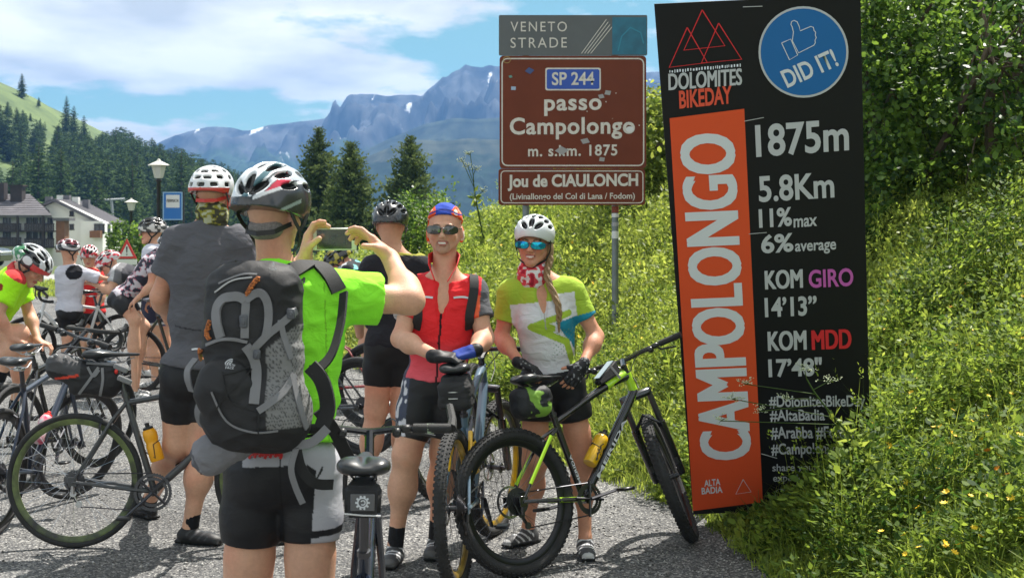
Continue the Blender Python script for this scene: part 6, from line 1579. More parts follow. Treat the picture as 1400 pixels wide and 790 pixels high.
    # wheels
    def wheel(c, front):
        rm = MB(); tt = tr
        prof = []; rw = .010 if not mt else .014
        ring = [(R-tt*2+.004, -rw), (R-tt*2-.012, -rw), (R-tt*2-.026, -.004), (R-tt*2-.026, .004), (R-tt*2-.012, rw), (R-tt*2+.004, rw)]
        N_ = 48; V = []; Fs = []
        for k in range(N_):
            a = 2*math.pi*k/N_
            for (r_, y) in ring: V.append(Vector((r_*math.cos(a), y, r_*math.sin(a))))
        m = len(ring)
        for k in range(N_):
            for j in range(m): Fs.append((k*m+j, k*m+(j+1) % m, ((k+1) % N_)*m+(j+1) % m, ((k+1) % N_)*m+j))
        rm.add(V, Fs); ty = MB()
        pts = [Vector(((R-tt)*math.cos(2*math.pi*k/56), 0, (R-tt)*math.sin(2*math.pi*k/56))) for k in range(56)]
        ty.tube(pts, tt, n=10, closed=True, up=(0, 1, 0))
        if knobs:
            for k in range(76):
                a = 2*math.pi*k/76
                for (off, th) in ((0, 0), (1, .62), (-1, .62), (1, 1.15), (-1, 1.15)):
                    aa = a+(0.04 if abs(th) > .3 and abs(th) < 1 else 0)
                    rr = R-tt+math.cos(th)*tt; y = off*math.sin(th)*tt; Rm = Matrix.Rotation(-aa, 3, 'Y') @ Matrix.Rotation(off*-th, 3, 'Z').to_3x3()
                    ty.box((rr*math.cos(aa), y, rr*math.sin(aa)), (.0045, .010, .016), Matrix.Rotation(-aa, 3, 'Y'), 0)
        sp = MB(); rh = .024; ns = 28 if detail > 1 else 20
        for k in range(ns):
            a = 2*math.pi*k/ns; sd = 1 if k % 2 else -1; a2 = a+(.9 if (k//2) % 2 else -.9)
            sp.tube([Vector((rh*math.cos(a2), sd*.028, rh*math.sin(a2))), Vector(((R-tt*2-.02)*math.cos(a), 0, (R-tt*2-.02)*math.sin(a)))], .0011, n=3, caps=False)
        hb = MB(); hb.tube([(0, -.05, 0), (0, .05, 0)], .013, n=10); hb.tube([(0, -.031, 0), (0, -.026, 0)], .028, n=14); hb.tube([(0, .026, 0), (0, .031, 0)], .028, n=14); hb.tube([(0, -.068, 0), (0, .068, 0)], .006, n=6)
        T = Matrix.Translation(c); T = (Ms @ T) if front else T
        wo = xf(rm, T).build('wheel', rimm or M_rim, root); xf(ty, T).build('tyre', M_tyre, wo); xf(sp, T).build('spokes', M_steel if not mt else M_dsteel, wo, kind='stuff'); xf(hb, T).build('hub', M_dsteel, wo)
        if discs:
            d = MB(); V = []; Fs = []
            for k in range(36):
                a = 2*math.pi*k/36; 
                for r_ in (.078, .066): V.append(Vector((r_*math.cos(a), .040, r_*math.sin(a))))
            for k in range(36): Fs.append((2*k, 2*k+1, 2*((k+1) % 36)+1, 2*((k+1) % 36)))
            d.add(V, Fs); d.add([v+Vector((0, .002, 0)) for v in V], [f[::-1] for f in Fs])
            for k in range(6): a = k*1.047; d.tube([Vector((.02*math.cos(a), .041, .02*math.sin(a))), Vector((.068*math.cos(a+.3), .041, .068*math.sin(a+.3)))], .003, n=4)
            xf(d, T).build('brake_disc', M_steel, wo)
        return wo
    wr = wheel(ra, False); wf = wheel(fa, True)
    # fork
    f_ = MB(); 
    if suspfork:
        f_.box(crown+hd*-.015, (.05, .17, .04), None, .012)
        for s_ in (-1, 1):
            d = Vector((0, s_*.072, 0)); f_.tube([crown+d, fa+d+hd*.06+Vector((-.012, 0, 0))], .0165, n=n_)
        lo_ = MB()
        for s_ in (-1, 1):
            d = Vector((0, s_*.072, 0)); q0 = crown.lerp(fa, .38)+d; lo_.tube([q0, fa+d+Vector((-.01, 0, .02)), fa+d], [.023, .021, .018], n=n_)
        lo_.tube([crown.lerp(fa, .40)+Vector((-.01, -.07, 0)), crown.lerp(fa, .26)+Vector((-.03, 0, .0)), crown.lerp(fa, .40)+Vector((-.01, .07, 0))], .010, n=6)
        fo = xf(f_, Ms).build('fork', M_dsteel, root); xf(lo_, Ms).build('fork_leg', fk, fo)
    else:
        f_.tube([crown+Vector((0, -.03, 0)), crown+Vector((0, .03, 0))], .020, n=8)
        for s_ in (-1, 1):
            d = Vector((0, s_*.05, 0)); f_.tube([crown+Vector((0, s_*.028, 0)), crown.lerp(fa, .55)+d*.95+Vector((-.008, 0, 0)), fa+d], [.014, .012, .008], n=7)
        fo = xf(f_, Ms).build('fork', fk, root)
    # stem and bars
    s2 = MB(); sc = ht+hd*.03; bc = sc+Vector((.075 if mt else .09, 0, max(.0, bh-sc.z))); s2.tube([ht-hd*.005, sc+hd*.012], .017, n=8); s2.tube([sc, bc], .0155, n=8); xf(s2, Ms).build('stem', M_blk, root)
    hbm = MB(); grips = []
    if bar in ('flat', 'barend'):
        w_ = barw; pts = [bc+Vector((-.035, -w_, .015)), bc+Vector((-.008, -w_*.35, .010)), bc, bc+Vector((-.008, w_*.35, .010)), bc+Vector((-.035, w_, .015))]
        hbm.tube(spline(pts, 5), .012, n=8); ho = xf(hbm, Ms).build('handlebar', M_blk, root)
        for s_ in (-1, 1):
            g = MB(); e = bc+Vector((-.035, s_*w_, .015)); i_ = bc+Vector((-.018, s_*(w_-.125), .013)); g.tube([e, i_], .0165, n=10); xf(g, Ms).build('grip', M_grip, ho)
            l = MB(); q = bc+Vector((-.014, s_*(w_-.15), .012)); l.box(q, (.04, .035, .025), None, .006); l.tube([q, q+Vector((.05, s_*.02, -.02)), q+Vector((.055, s_*.10, -.035))], [.007, .006, .005], n=6); l.box(q+Vector((.0, -s_*.03, -.012)), (.05, .03, .03), None, .008)
            xf(l, Ms).build('brake_lever', M_blackplastic, ho)
            if bar == 'barend':
                l = MB(); l.tube([e, e+Vector((.05, s_*.006, .02)), e+Vector((.13, s_*.0, .055))], [.017, .015, .014], n=8); xf(l, Ms).build('bar_end', M_grip, ho)
        cb = MB()
        for s_ in (-1, 1): cb.tube(spline([bc+Vector((.03, s_*(w_-.17), .0)), bc+Vector((.14, s_*.07, .02)), bc+Vector((.10, -s_*.01, -.08)), crown+Vector((.02, -s_*.03, .02))], 6), .0025, n=4)
        xf(cb, Ms).build('brake_cable', M_blackplastic, root)
    else:
        w_ = .21; tp = tape or M_grip
        pts = [bc, bc+Vector((0, w_*.8, 0)), bc+Vector((.03, w_, 0)), bc+Vector((.085, w_+.003, -.008)), bc+Vector((.105, w_+.006, -.05)), bc+Vector((.075, w_+.01, -.11)), bc+Vector((.0, w_+.015, -.13)), bc+Vector((-.05, w_+.018, -.13))]
        for s_ in (-1, 1):
            q = [Vector((p_.x, p_.y*s_ if i else 0, p_.z)) for i, p_ in enumerate(pts)]; q = [bc]+[bc+Vector((v.x-bc.x, v.y, v.z-bc.z)) for v in q[1:]]
            hbm.tube(spline(q, 4), .0155, n=8)
        ho = xf(hbm, Ms).build('handlebar', tp, root)
        for s_ in (-1, 1):
            l = MB(); q = bc+Vector((.09, s_*(w_+.003), 0)); l.tube([q, q+Vector((.045, 0, .012)), q+Vector((.065, 0, .045))], [.018, .017, .012], n=8); l.tube([q+Vector((.05, 0, 0)), q+Vector((.055, s_*.004, -.06)), q+Vector((.03, s_*.006, -.10))], [.007, .006, .005], n=6)
            xf(l, Ms).build('brake_lever', M_blackplastic, ho)
    # seat post and saddle
    sp_ = MB(); sp_.tube([seat_cl, sad-st_dir*.055], .0137, n=8); sp_.tube([seat_cl+st_dir*.012, seat_cl+st_dir*.03], .020, n=8); po = sp_.build('seat_post', M_dsteel, root)
    sc_ = sad+Vector((-.01, 0, 0)); sad_w = 1.0; rl = MB()
    for s_ in (-1, 1): rl.tube([sc_+Vector((-.10, s_*.035, -.022)), sc_+Vector((-.05, s_*.022, -.048)), sc_+Vector((.05, s_*.022, -.046)), sc_+Vector((.12, s_*.012, -.02))], .0035, n=5)
    rl.box(sc_+Vector((0, 0, -.05)), (.05, .05, .022), None, .005); 
    S = Sdf(.0065 if detail > 1 else .011); v = V3(sc_); S.ell(v+V3(-.085, 0, -.004), (.065, .072, .022), None, .03); S.cone(v+V3(-.06, 0, 0), v+V3(.135, 0, -.004), .045, .018, .04, flat=.42, ax=(0, 0, 1)); S.ell(v+V3(-.09, .045, .004), (.045, .026, .018), None, .02); S.ell(v+V3(-.09, -.045, .004), (.045, .026, .018), None, .02)
    S.cone(v+V3(-.14, 0, .022), v+V3(.10, 0, .022), .012, .010, .01, kind='s')
    V, Q = S.build(); so2 = link('saddle', npmesh('saddle', V, [Q], None, smooth=True), saddle_mat or M_leather, root); rl.build('saddle_rail', M_steel, so2)
    # cranks, chain, cassette, derailleur
    cr = MB(); y0 = -.045
    for (rr, yy) in ((.096 if not mt else .075, y0), (.075 if not mt else .062, y0+.008)):
        N_ = 40; V = []; Fs = []
        for k in range(N_*2):
            a = math.pi*k/N_; ro = rr+(.004 if k % 2 else 0)
            V += [Vector((ro*math.cos(a), yy-.001, ro*math.sin(a))), Vector(((rr-.014)*math.cos(a), yy-.001, (rr-.014)*math.sin(a))), Vector((ro*math.cos(a), yy+.001, ro*math.sin(a))), Vector(((rr-.014)*math.cos(a), yy+.001, (rr-.014)*math.sin(a)))]
        for k in range(N_*2):
            j = (k+1) % (N_*2); Fs += [(4*k, 4*k+1, 4*j+1, 4*j), (4*k+2, 4*j+2, 4*j+3, 4*k+3), (4*k, 4*j, 4*j+2, 4*k+2), (4*k+1, 4*k+3, 4*j+3, 4*j+1)]
        cr.add(V, Fs)
    for k in range(4): a = k*1.571+crank; cr.tube([(0, y0-.004, 0), (.088*math.cos(a), y0-.004, .088*math.sin(a))], .007, n=5)
    xf(cr, Matrix.Translation(bb)).build('chainring', M_dsteel, root)
    for s_, a in ((-1, crank), (1, crank+math.pi)):
        c_ = MB(); d = Vector((math.cos(a), 0, -math.sin(a))); e = bb+d*.172+Vector((0, s_*.075, 0)); c_.tube([bb+Vector((0, s_*.055, 0)), e], [.016, .011], n=8, flat=.6); co = c_.build('crank', M_dsteel, root)
        pd = MB(); pc = e+Vector((0, s_*.055, 0)); pd.tube([e, pc+Vector((0, s_*.03, 0))], .006, n=6); pd.box(pc, (.075, .065, .016), None, .005); pd.build('pedal', M_blackplastic, co)
    cg = MB(); nn = 7 if detail > 1 else 4
    for k in range(nn):
        rr = .024+.034*k/(nn-1)*(1.25 if mt else .9); cg.lathe([(rr, -.0012), (rr, .0012)], 24, c=ra+Vector((0, -.046+.026*k/(nn-1), 0)), axis='y')
    cg.build('cassette', M_dsteel, root)
    ch = MB(); rc = .040; r2 = .078 if mt else .098
    ch.tube([ra+Vector((0, -.040, rc)), bb+Vector((0, y0, r2))], .0035, n=5); dr = ra+Vector((-.0, -.042, -.062)); dr2 = dr+Vector((.03, 0, -.055)); ch.tube([ra+Vector((-.035, -.04, -.01)), dr+Vector((-.012, 0, 0)), dr2+Vector((0, 0, -.012)), bb+Vector((-.01, y0, -r2))], .0035, n=5); ch.build('chain', M_dsteel, root)
    dd = MB(); dd.tube([ra+Vector((0, -.055, -.02)), dr+Vector((0, -.01, 0))], .010, n=6); dd.tube([dr, dr2], .008, n=6, flat=.5); dd.lathe([(.017, -.004), (.017, .004)], 12, c=dr, axis='y'); dd.lathe([(.017, -.004), (.017, .004)], 12, c=dr2, axis='y'); dd.build('rear_derailleur', M_dsteel if mt else M_steel, root)
    if not discs:
        br = MB()
        for (q, T) in ((crown+Vector((.035, 0, -.03)), Ms), (seat_cl.lerp(ra, .38)+Vector((-.03, 0, .02)), None)):
            t_ = MB()
            for s_ in (-1, 1): t_.tube([q+Vector((0, 0, .02)), q+Vector((0, s_*.035, .0)), q+Vector((0, s_*.028, -.04))], [.007, .007, .006], n=5)
            (xf(t_, T) if T else t_).build('brake_caliper', M_dsteel, root)
    for (where, col, capc) in (bottle or []):
        a0, a1 = (crown, bb) if where == 'down' else (seat_cl, bb)
        m = a0.lerp(a1, .62 if where == 'down' else .55); d = (a0-a1).normalized(); nrm = d.cross(Vector((0, 1, 0))); nrm = nrm if (nrm.z > 0 if where == 'down' else nrm.x > 0) else -nrm
        c0 = m+nrm*.062-d*.08; Rq = Vector((0, 0, 1)).rotation_difference(d).to_matrix()
        bt = empty('bottle', (0, 0, 0), 0, None, None)
        bpos = c0
        bo = MB(); bo.lathe([(.001, 0), (.034, .001), (.037, .006), (.037, .085), (.033, .095), (.033, .108), (.037, .118), (.037, .150), (.030, .168), (.024, .172)], 20, c=(0, 0, 0))
        bpy.data.objects.remove(bt)
        cage = MB()
        for s_ in (-1, 1): cage.tube([m-d*.02+nrm*.015, c0+d*.02+Vector((0, s_*.04, 0)), c0+d*.09+Vector((0, s_*.041, 0))+nrm*.01, c0+d*.10+nrm*.04], .003, n=5)
        cage.build('bottle_cage', M_blackplastic, root)
        yield_b.append((Mw, c0, Rq, bo, col, capc))
    return root, dict(ra=ra, fa=fa, bb=bb, crown=crown, ht=ht, seat_cl=seat_cl, sad=sad, bc=bc, hd=hd, st=st_dir), Mw, Ms
yield_b = []
def place_bottle(label, item, deco=None):
    Mw, c0, Rq, bo, col, capc = item; M = Mw @ Matrix.Translation(c0) @ Rq.to_4x4()
    e = empty('drinking_bottle', M.translation, 0, label, 'bottle'); e.rotation_euler = M.to_euler()
    bo.build('body', col, e); c = MB(); c.lathe([(.026, .168), (.028, .172), (.026, .182), (.012, .186), (.011, .196), (.013, .200), (.010, .206)], 16); c.build('cap', capc, e)
    if deco: deco(e)
def under(px, py_contact):
    """ground point seen at that column, where something touches the road at that row"""
    D = F*EYE/(py_contact-HZ); return Vector(((px-700)/F*D, D, 0))

# the grey touring bicycle with the saddle bag, side on at the left
rA = Vector(((102-700)/F*7.2, 7.2, 0))
bikeA = bicycle('dark grey touring bicycle with a large saddle bag, standing side-on in the left foreground', rA, math.radians(4), 'road', lean=math.radians(-2), R=.348, tr=.0165, wb=1.06, saddle=1.00, bar='flat', bh=1.03, frame=M_greyp, rimm=mat('rim with green stripe', (.03, .03, .032, 1), rough=.3, metal=.3, var2=(.16, .21, .07, 1), vscale=5.5), crank=2.4, bottle=[('seat', mat('amber bottle', (.85, .38, .01, 1), rough=.3, spec=.5), M_blackplastic)], group=None)
place_bottle('amber yellow drinking bottle on the grey touring bicycle', yield_b.pop())
def saddle_bag():
    root, k, Mw, Ms = bikeA; L = lambda *a: V3(Mw @ Vector(a)); sp = k['sad']
    e = empty('saddle_bag', (0, 0, 0), 0, 'big black and grey saddle bag strapped under the grey touring bicycle\'s saddle', 'saddle bag')
    S = Sdf(.006); X = unit(L(1, 0, 0)-L(0, 0, 0)); Z = unit(L(0, 0, 1)-L(0, 0, 0)); Y = np.cross(Z, X); R = np.array([X, Y, Z])
    c = lambda x, z, y=0: V3(Mw @ Vector((sp.x+x, y, sp.z+z)))
    S.box(c(-.10, -.125), (.125, .060, .085), R, .05, .03); S.ell(c(-.24, -.075), (.10, .062, .065), R, .05); S.ell(c(-.02, -.15), (.07, .05, .075), R, .04); S.ell(c(-.27, -.04), (.06, .06, .045), R, .04)
    def paint(V, N_):
        Lx = (V-c(0, 0))@X; z = (V-c(0, 0))@Z; C = np.repeat(V3(.016, .016, .018)[None], len(V), 0)
        g = (Lx < -.15) & (z > -.115+(Lx+.15)*-.2); C[g] = V3(.06, .06, .065); rr = (np.abs(z+.112+.0*Lx-.15*(Lx+.2)) < .006) & (Lx < -.16) & (Lx > -.29); C[rr] = V3(.65, .05, .02)
        return C
    bg = solid('bag', S, mat('saddle bag cloth', paint=True, rough=.6, spec=.4, bump=.3, bscale=300), e, paint, wrinkle(.004, 2))
    for pts, w in (([(118, 497), (140, 498), (158, 499)], .018), ([(135, 502), (122, 520), (108, 538)], .014), ([(120, 502), (128, 515), (136, 506)], .012), ([(140, 503), (141, 520), (137, 540)], .014)):
        b = MB(); strap_on(b, bg, pts, w, .005)
        if b.n: b.build('strap', M_gray_strap, e)
    b = MB(); 
    for (px, py) in ((166, 503), (171, 519)): h, n = onto(bg, px, py, .006); MB().box(h, (.055, .010, .020), Matrix.Rotation(.4, 3, 'Y'), .004).build('tab', M_gray_strap, e)
    h, n = onto(bg, 158, 508, .006); MB().ell(h, (.010, .008, .013)).build('logo', M_red, e)
    b = MB(); q = [Vector(c(-.31, .0)), Vector(c(-.26, .035)), Vector(c(-.14, .03)), Vector(c(-.04, -.0))]; b.tube(spline(q, 6), .010, n=7, flat=.5); b.build('bag_support', M_blackplastic, e)
    for i in range(7):
        h = Vector(c(-.30+.022*i, -.012+.012*math.sin(i*2.0), -.045)); MB().box(h, (.015, .012, .010), Matrix.Rotation(i*.9, 3, 'Y'), .002).build('buckle', mat('light buckle', (.35, .35, .36, 1), rough=.4), e)
    rebase(e, tuple(c(-.1, -.2)))
saddle_bag()

# dark bicycle pointing away at the far left
bikeB = bicycle('dark blue and black bicycle pointing away at the left edge of the picture', Vector(((-8-700)/F*7.45, 7.45, 0)), math.radians(84), 'road', lean=math.radians(3), steer=math.radians(-26), R=.345, tr=.017, saddle=.93, bar='flat', bh=1.0, frame=mat('dark blue paint', (.02, .03, .055, 1), rough=.3, coat=.5), crank=1.0, bottle=[('down', mat('pink and white bottle', (.62, .58, .60, 1), rough=.35, var2=(.65, .04, .12, 1), vscale=22), M_red)], barw=.30)
place_bottle('pink and white drinking bottle on the dark blue bicycle at the left', yield_b.pop())
bikeB2 = bicycle('black road bicycle behind the dark blue one at the left edge', Vector(((28-700)/F*8.6, 8.6, 0)), math.radians(78), 'road', lean=math.radians(-4), steer=math.radians(-20), R=.34, saddle=.90, bar='drop', bh=.95, frame=M_blk, crank=2.2)

# the photographer's bicycle, seen from behind
rD = Vector((-.418, 3.72, 0))
bikeD = bicycle('black bicycle with bar ends, seen from behind beside the photographer', rD, math.radians(94.5), 'mtb', lean=math.radians(1), steer=math.radians(1), R=.345, tr=.022, wb=1.06, saddle=1.02, bar='barend', bh=.995, barw=.270, frame=mat('dark blue black paint', (.012, .018, .035, 1), rough=.2, coat=.7), crank=.3, knobs=True)
def wedge_bag():
    root, k, Mw, Ms = bikeD; sp = k['sad']; L = lambda x, y, z: Vector((sp.x+x, sp.y+y, sp.z+z))
    e = empty('saddle_bag', (0, 0, 0), 0, 'small black wedge bag with a round white emblem under the nearest saddle', 'saddle bag')
    M3 = Mw
    b = MB(); V = []
    for (x, zt, zb, w) in ((-.155, -.045, -.135, .055), (.02, -.04, -.10, .03)):
        V += [L(x, -w, zt), L(x, w, zt), L(x, w*.9, zb), L(x, -w*.9, zb)]
    b.add(V, [(0, 1, 2, 3), (7, 6, 5, 4), (0, 4, 5, 1), (1, 5, 6, 2), (2, 6, 7, 3), (3, 7, 4, 0)])
    me = xf(b, M3).mesh('bag'); o = link('bag', me, M_cloth_blk, e); bm = bmesh.new(); bm.from_mesh(me); bmesh.ops.bevel(bm, geom=bm.edges[:], offset=.012, segments=3, affect='EDGES'); bm.to_mesh(me); bm.free(); me.polygons.foreach_set('use_smooth', [True]*len(me.polygons))
    pb = MB(); pb.box(L(-.1575, 0, -.088), (.004, .066, .046), None, .003); xf(pb, M3).build('panel', mat('grey panel', (.10, .10, .105, 1), rough=.6), e)
    r_ = MB(); r_.tube([L(-.160, .013*math.cos(a), -.088+.013*math.sin(a)) for a in np.linspace(0, 6.283, 15)[:-1]], .0022, n=5, closed=True); r_.tube([L(-.160, .006*math.cos(a)-.001, -.088+.006*math.sin(a)) for a in np.linspace(.5, 5.4, 9)], .0018, n=5)
    for j in range(10): a = j*.628; r_.box(L(-.160, .017*math.cos(a), -.088+.017*math.sin(a)), (.003, .005, .005), Matrix.Rotation(-a, 3, 'X'))
    xf(r_, M3).build('emblem', M_whiteprint, e, kind='stuff')
    t_ = MB(); t_.tube([L(-.160, -.050, -.124), L(-.163, 0, -.122), L(-.160, .050, -.118)], .0022, n=5); xf(t_, M3).build('reflective_piping', mat('reflective piping', (.6, .6, .6, 1), rough=.3), e)
    t_ = MB(); t_.ribbon([L(-.02, -.034, -.03), L(-.02, -.034, -.08)], .02, .004, (0, 1, 0)); xf(t_, M3).build('strap', M_strap, e)
    rebase(e, tuple(M3 @ L(-.08, 0, -.13)))
    c = MB(); c.lathe([(.0175, -.011), (.0175, .011)], 12, axis='y'); bc = k['bc']; xf(c, Mw @ Matrix.Translation(bc+Vector((-.020, -.20, .014)))); 
    o = link('grip_clamp', c.mesh('grip_clamp'), mat('pale green clamp', (.32, .42, .28, 1), rough=.4)); o.parent = root; o.matrix_parent_inverse = Mw.inverted()
wedge_bag()

# the red-jerseyed man's mountain bike, rear wheel towards the camera, his hands on the saddle
rE = Vector(((627-700)/F*6.42, 6.42, 0)); hE = math.radians(81)
bikeE = bicycle('blue grey and yellow mountain bicycle with its rear wheel towards the camera', rE, hE, 'mtb', lean=math.radians(-2.5), steer=math.radians(-12), R=.366, tr=.028, wb=1.08, saddle=1.0, bar='flat', bh=1.02, barw=.33, frame=M_bluegrey, accent=None, fork=M_blk, knobs=True, discs=True, suspfork=True, rimm=mat('black rim with yellow', (.03, .03, .03, 1), rough=.3, var2=(.70, .42, .01, 1), vscale=2.2), crank=1.1, bottle=[('seat', M_yel, M_blackplastic)])
place_bottle('yellow drinking bottle on the blue grey mountain bicycle', yield_b.pop())
def box_bag():
    root, k, Mw, Ms = bikeE; sp = k['sad']; M = Mw
    e = empty('saddle_bag', (0, 0, 0), 0, 'black saddle bag below the clasped hands of the man in red', 'saddle bag')
    L = lambda x, y, z: M @ (sp+Vector((x, y, z)))
    S = Sdf(.005); R = np.array([unit(V3((M.to_3x3() @ Vector(a)))) for a in ((1, 0, 0), (0, 1, 0), (0, 0, 1))]); S.box(V3(L(-.09, 0, -.125)), (.075, .078, .068), R, .03, .02); S.box(V3(L(-.08, 0, -.05)), (.06, .060, .018), R, .012, .02)
    solid('bag', S, M_cloth_blk, e, None, wrinkle(.003, 3))
    for (z, w) in ((-.105, .03), (-.135, .022)):
        b = MB(); b.tube([L(-.166, -w, z), L(-.169, 0, z), L(-.166, w, z)], .0022, n=4); b.build('reflective_piping', mat('reflective piping', (.6, .6, .6, 1)), e)
    rebase(e, tuple(L(-.09, 0, -.19)))
    b = MB(); q = k['seat_cl'].lerp(k['ra'], .25); 
    for s_ in (1, -1):
        b = MB(); b.tube([k['seat_cl'].lerp(k['ra'], .15)+Vector((-.004, s_*.037, 0)), k['seat_cl'].lerp(k['ra'], .6)+Vector((-.004, s_*.054, 0))], .0115, n=7); b.build('yellow_stay', M_yel, root)
box_bag()

# the woman's lime and black mountain bike
rF = Vector(((716-700)/F*6.62, 6.62, 0)); hF = math.radians(38)
bikeF = bicycle('black and lime green mountain bicycle in front of the woman, front wheel turned away', rF, hF, 'mtb', lean=math.radians(-11), steer=math.radians(44), R=.352, tr=.030, wb=1.07, saddle=.93, bar='flat', bh=.99, barw=.34, frame=M_blk, accent=M_lime, fork=M_blk, knobs=True, discs=True, suspfork=True, crank=-.15, bottle=[('down', M_yel, M_blackplastic)])
# lean is to the rider's left: away from the camera
def deco(e):
    b = MB(); b.tube([Vector((-.037*math.sin(a), -.0372*math.cos(a), .03+.09*t)) for t, a in ((0, -.3), (.3, .3), (.5, -.2), (.8, .25), (1, 0))], .0028, n=5); b.tube([Vector((-.0372*math.sin(a), -.0372*math.cos(a), .06+.02*t)) for t, a in ((0, -.4), (.5, .1), (1, .5))], .0028, n=5); b.build('print', M_blackplastic, e)
place_bottle('bright yellow drinking bottle with black print on the lime green mountain bicycle', yield_b.pop(), deco)
def top_bag():
    root, k, Mw, Ms = bikeF; ht, sc = k['ht'], k['seat_cl']; d = (sc-ht).normalized(); a = ht+d*.05; up = Vector((0, 1, 0)).cross(d); up = up if up.z > 0 else -up
    e = empty('top_tube_bag', (0, 0, 0), 0, 'black top tube bag with a clear phone window behind the lime bicycle\'s stem', 'frame bag')
    b = MB(); V = []
    for (t, h, w) in ((0, .095, .030), (.16, .05, .026)):
        for (y, z) in ((-w, .02), (w, .02), (w*.8, h), (-w*.8, h)): V.append(a+d*t+Vector((0, y, 0))+up*z)
    b.add(V, [(0, 1, 2, 3), (7, 6, 5, 4), (0, 4, 5, 1), (1, 5, 6, 2), (2, 6, 7, 3), (3, 7, 4, 0)]); me = xf(b, Mw).mesh('bag'); bm = bmesh.new(); bm.from_mesh(me); bmesh.ops.bevel(bm, geom=bm.edges[:], offset=.008, segments=2, affect='EDGES'); bmesh.ops.recalc_face_normals(bm, faces=bm.faces[:]); bm.to_mesh(me); bm.free(); link('bag', me, M_cloth_blk, e)
    w = MB(); w.add([a+d*.02+Vector((0, -.023, 0))+up*.094, a+d*.15+Vector((0, -.021, 0))+up*.056, a+d*.15+Vector((0, .021, 0))+up*.056, a+d*.02+Vector((0, .023, 0))+up*.094], [(0, 1, 2, 3)]); q = len(w.v); w.v += [tuple(Vector(v)+up*.003) for v in w.v]; w.f = [(4, 5, 6, 7), (3, 2, 1, 0), (0, 1, 5, 4), (1, 2, 6, 5), (2, 3, 7, 6), (3, 0, 4, 7)]
    xf(w, Mw).build('window', mat('clear window', (.30, .40, .45, 1), rough=.06, spec=.9, coat=1), e)
    s_ = MB(); s_.ribbon([a+d*.03+Vector((0, -.034, 0))+up*.0, a+d*.06+Vector((0, -.031, 0))+up*.085], .014, .003, (0, -1, 0)); xf(s_, Mw).build('strap', M_gray_strap, e)
    rebase(e, tuple(Mw @ a))
    # bag with green shards behind the saddle
    sp = k['sad']; e = empty('saddle_bag', (0, 0, 0), 0, 'black saddle bag with angular green print under the woman\'s hands', 'saddle bag')
    c = V3(Mw @ (sp+Vector((-.075, 0, -.115)))); R = np.array([unit(V3(Mw.to_3x3() @ Vector(v))) for v in ((1, 0, 0), (0, 1, 0), (0, 0, 1))]); S = Sdf(.005); S.box(c, (.105, .060, .075), R, .045, .02); S.ell(c+R[0]*.06+R[2]*.02, (.07, .045, .05), R, .03)
    def pt(V, N_):
        Lc = V-c; x, z = Lc@R[0], Lc@R[2]; C = np.repeat(V3(.016, .017, .02)[None], len(V), 0); n = vnoise(V[:, 0]*34+7*V[:, 2]*3, V[:, 1]*20, V[:, 2]*34); C[(n > .22) & (x > -.05) & (x < .10)] = V3(.20, .38, .05); return C
    solid('bag', S, mat('green shard cloth', paint=True, rough=.6, spec=.4, bump=.2, bscale=400), e, pt, wrinkle(.003, 2)); rebase(e, tuple(c-V3(0, 0, .07)))
    # lettering on the tubes
    for (p0, p1, t0, t1, txt, hh) in ((k['crown'], k['bb'], .80, .25, 'MERIDA', .022), (k['seat_cl'], k['bb'], .80, .45, 'MERIDA', .016)):
        A_, B_ = p0.lerp(p1, t0), p0.lerp(p1, t1); dd = (B_-A_); dn = dd.normalized(); nv = Vector((0, -1, 0)); uz = nv.cross(dn)
        text_on(txt, A_+Vector((0, -.0285 if hh > .02 else -.0185, 0))-uz*hh*.5, dn, uz, dd.length, hh, M_whiteprint, root, 'lettering', bold=.02)
top_bag()

# bicycles behind the group
bicycle('black mountain bicycle standing behind the man in red', Vector(((655-700)/F*9.5, 9.45, 0)), math.radians(-101), 'mtb', lean=math.radians(4), steer=math.radians(-14), R=.362, tr=.027, wb=1.07, saddle=.95, bar='flat', bh=.98, frame=M_blk, knobs=True, discs=True, suspfork=True, crank=.9)
bicycle('nearer of two dark bicycles behind the photographer\'s elbow', Vector(((497-700)/F*10.0, 10.0, 0)), math.radians(150), 'mtb', lean=math.radians(-4), R=.36, tr=.026, wb=1.07, saddle=.95, bar='flat', bh=.98, frame=M_blk, detail=1, crank=.2)
bicycle('farther of two dark bicycles behind the photographer\'s elbow', Vector(((512-700)/F*11.2, 11.2, 0)), math.radians(165), 'mtb', lean=math.radians(4), R=.36, tr=.026, wb=1.07, saddle=.95, bar='flat', bh=.98, frame=mat('dark red paint', (.25, .02, .02, 1), rough=.3, coat=.5), detail=1, crank=.2)
bicycle('dark road bicycle of the child in the white jacket', Vector(((98-700)/F*15.0, 15.0, 0)), math.radians(10), 'road', lean=math.radians(-3), R=.34, saddle=.92, bar='drop', bh=.95, frame=M_blk, detail=1, crank=.8)
bicycle('white road bicycle seen nearly end-on among the far group', Vector(((172-700)/F*15.2, 15.1, 0)), math.radians(205), 'road', lean=math.radians(3), steer=math.radians(20), R=.34, saddle=.95, bar='drop', bh=.98, frame=M_white, detail=1, crank=.8, fork=M_white)
bicycle('black road bicycle under the rider bent far forward', Vector(((182-700)/F*13.4, 13.4, 0)), math.radians(-6), 'road', lean=math.radians(2), R=.34, saddle=.97, bar='drop', bh=.98, frame=M_blk, detail=1, crank=1.4, fork=M_white)
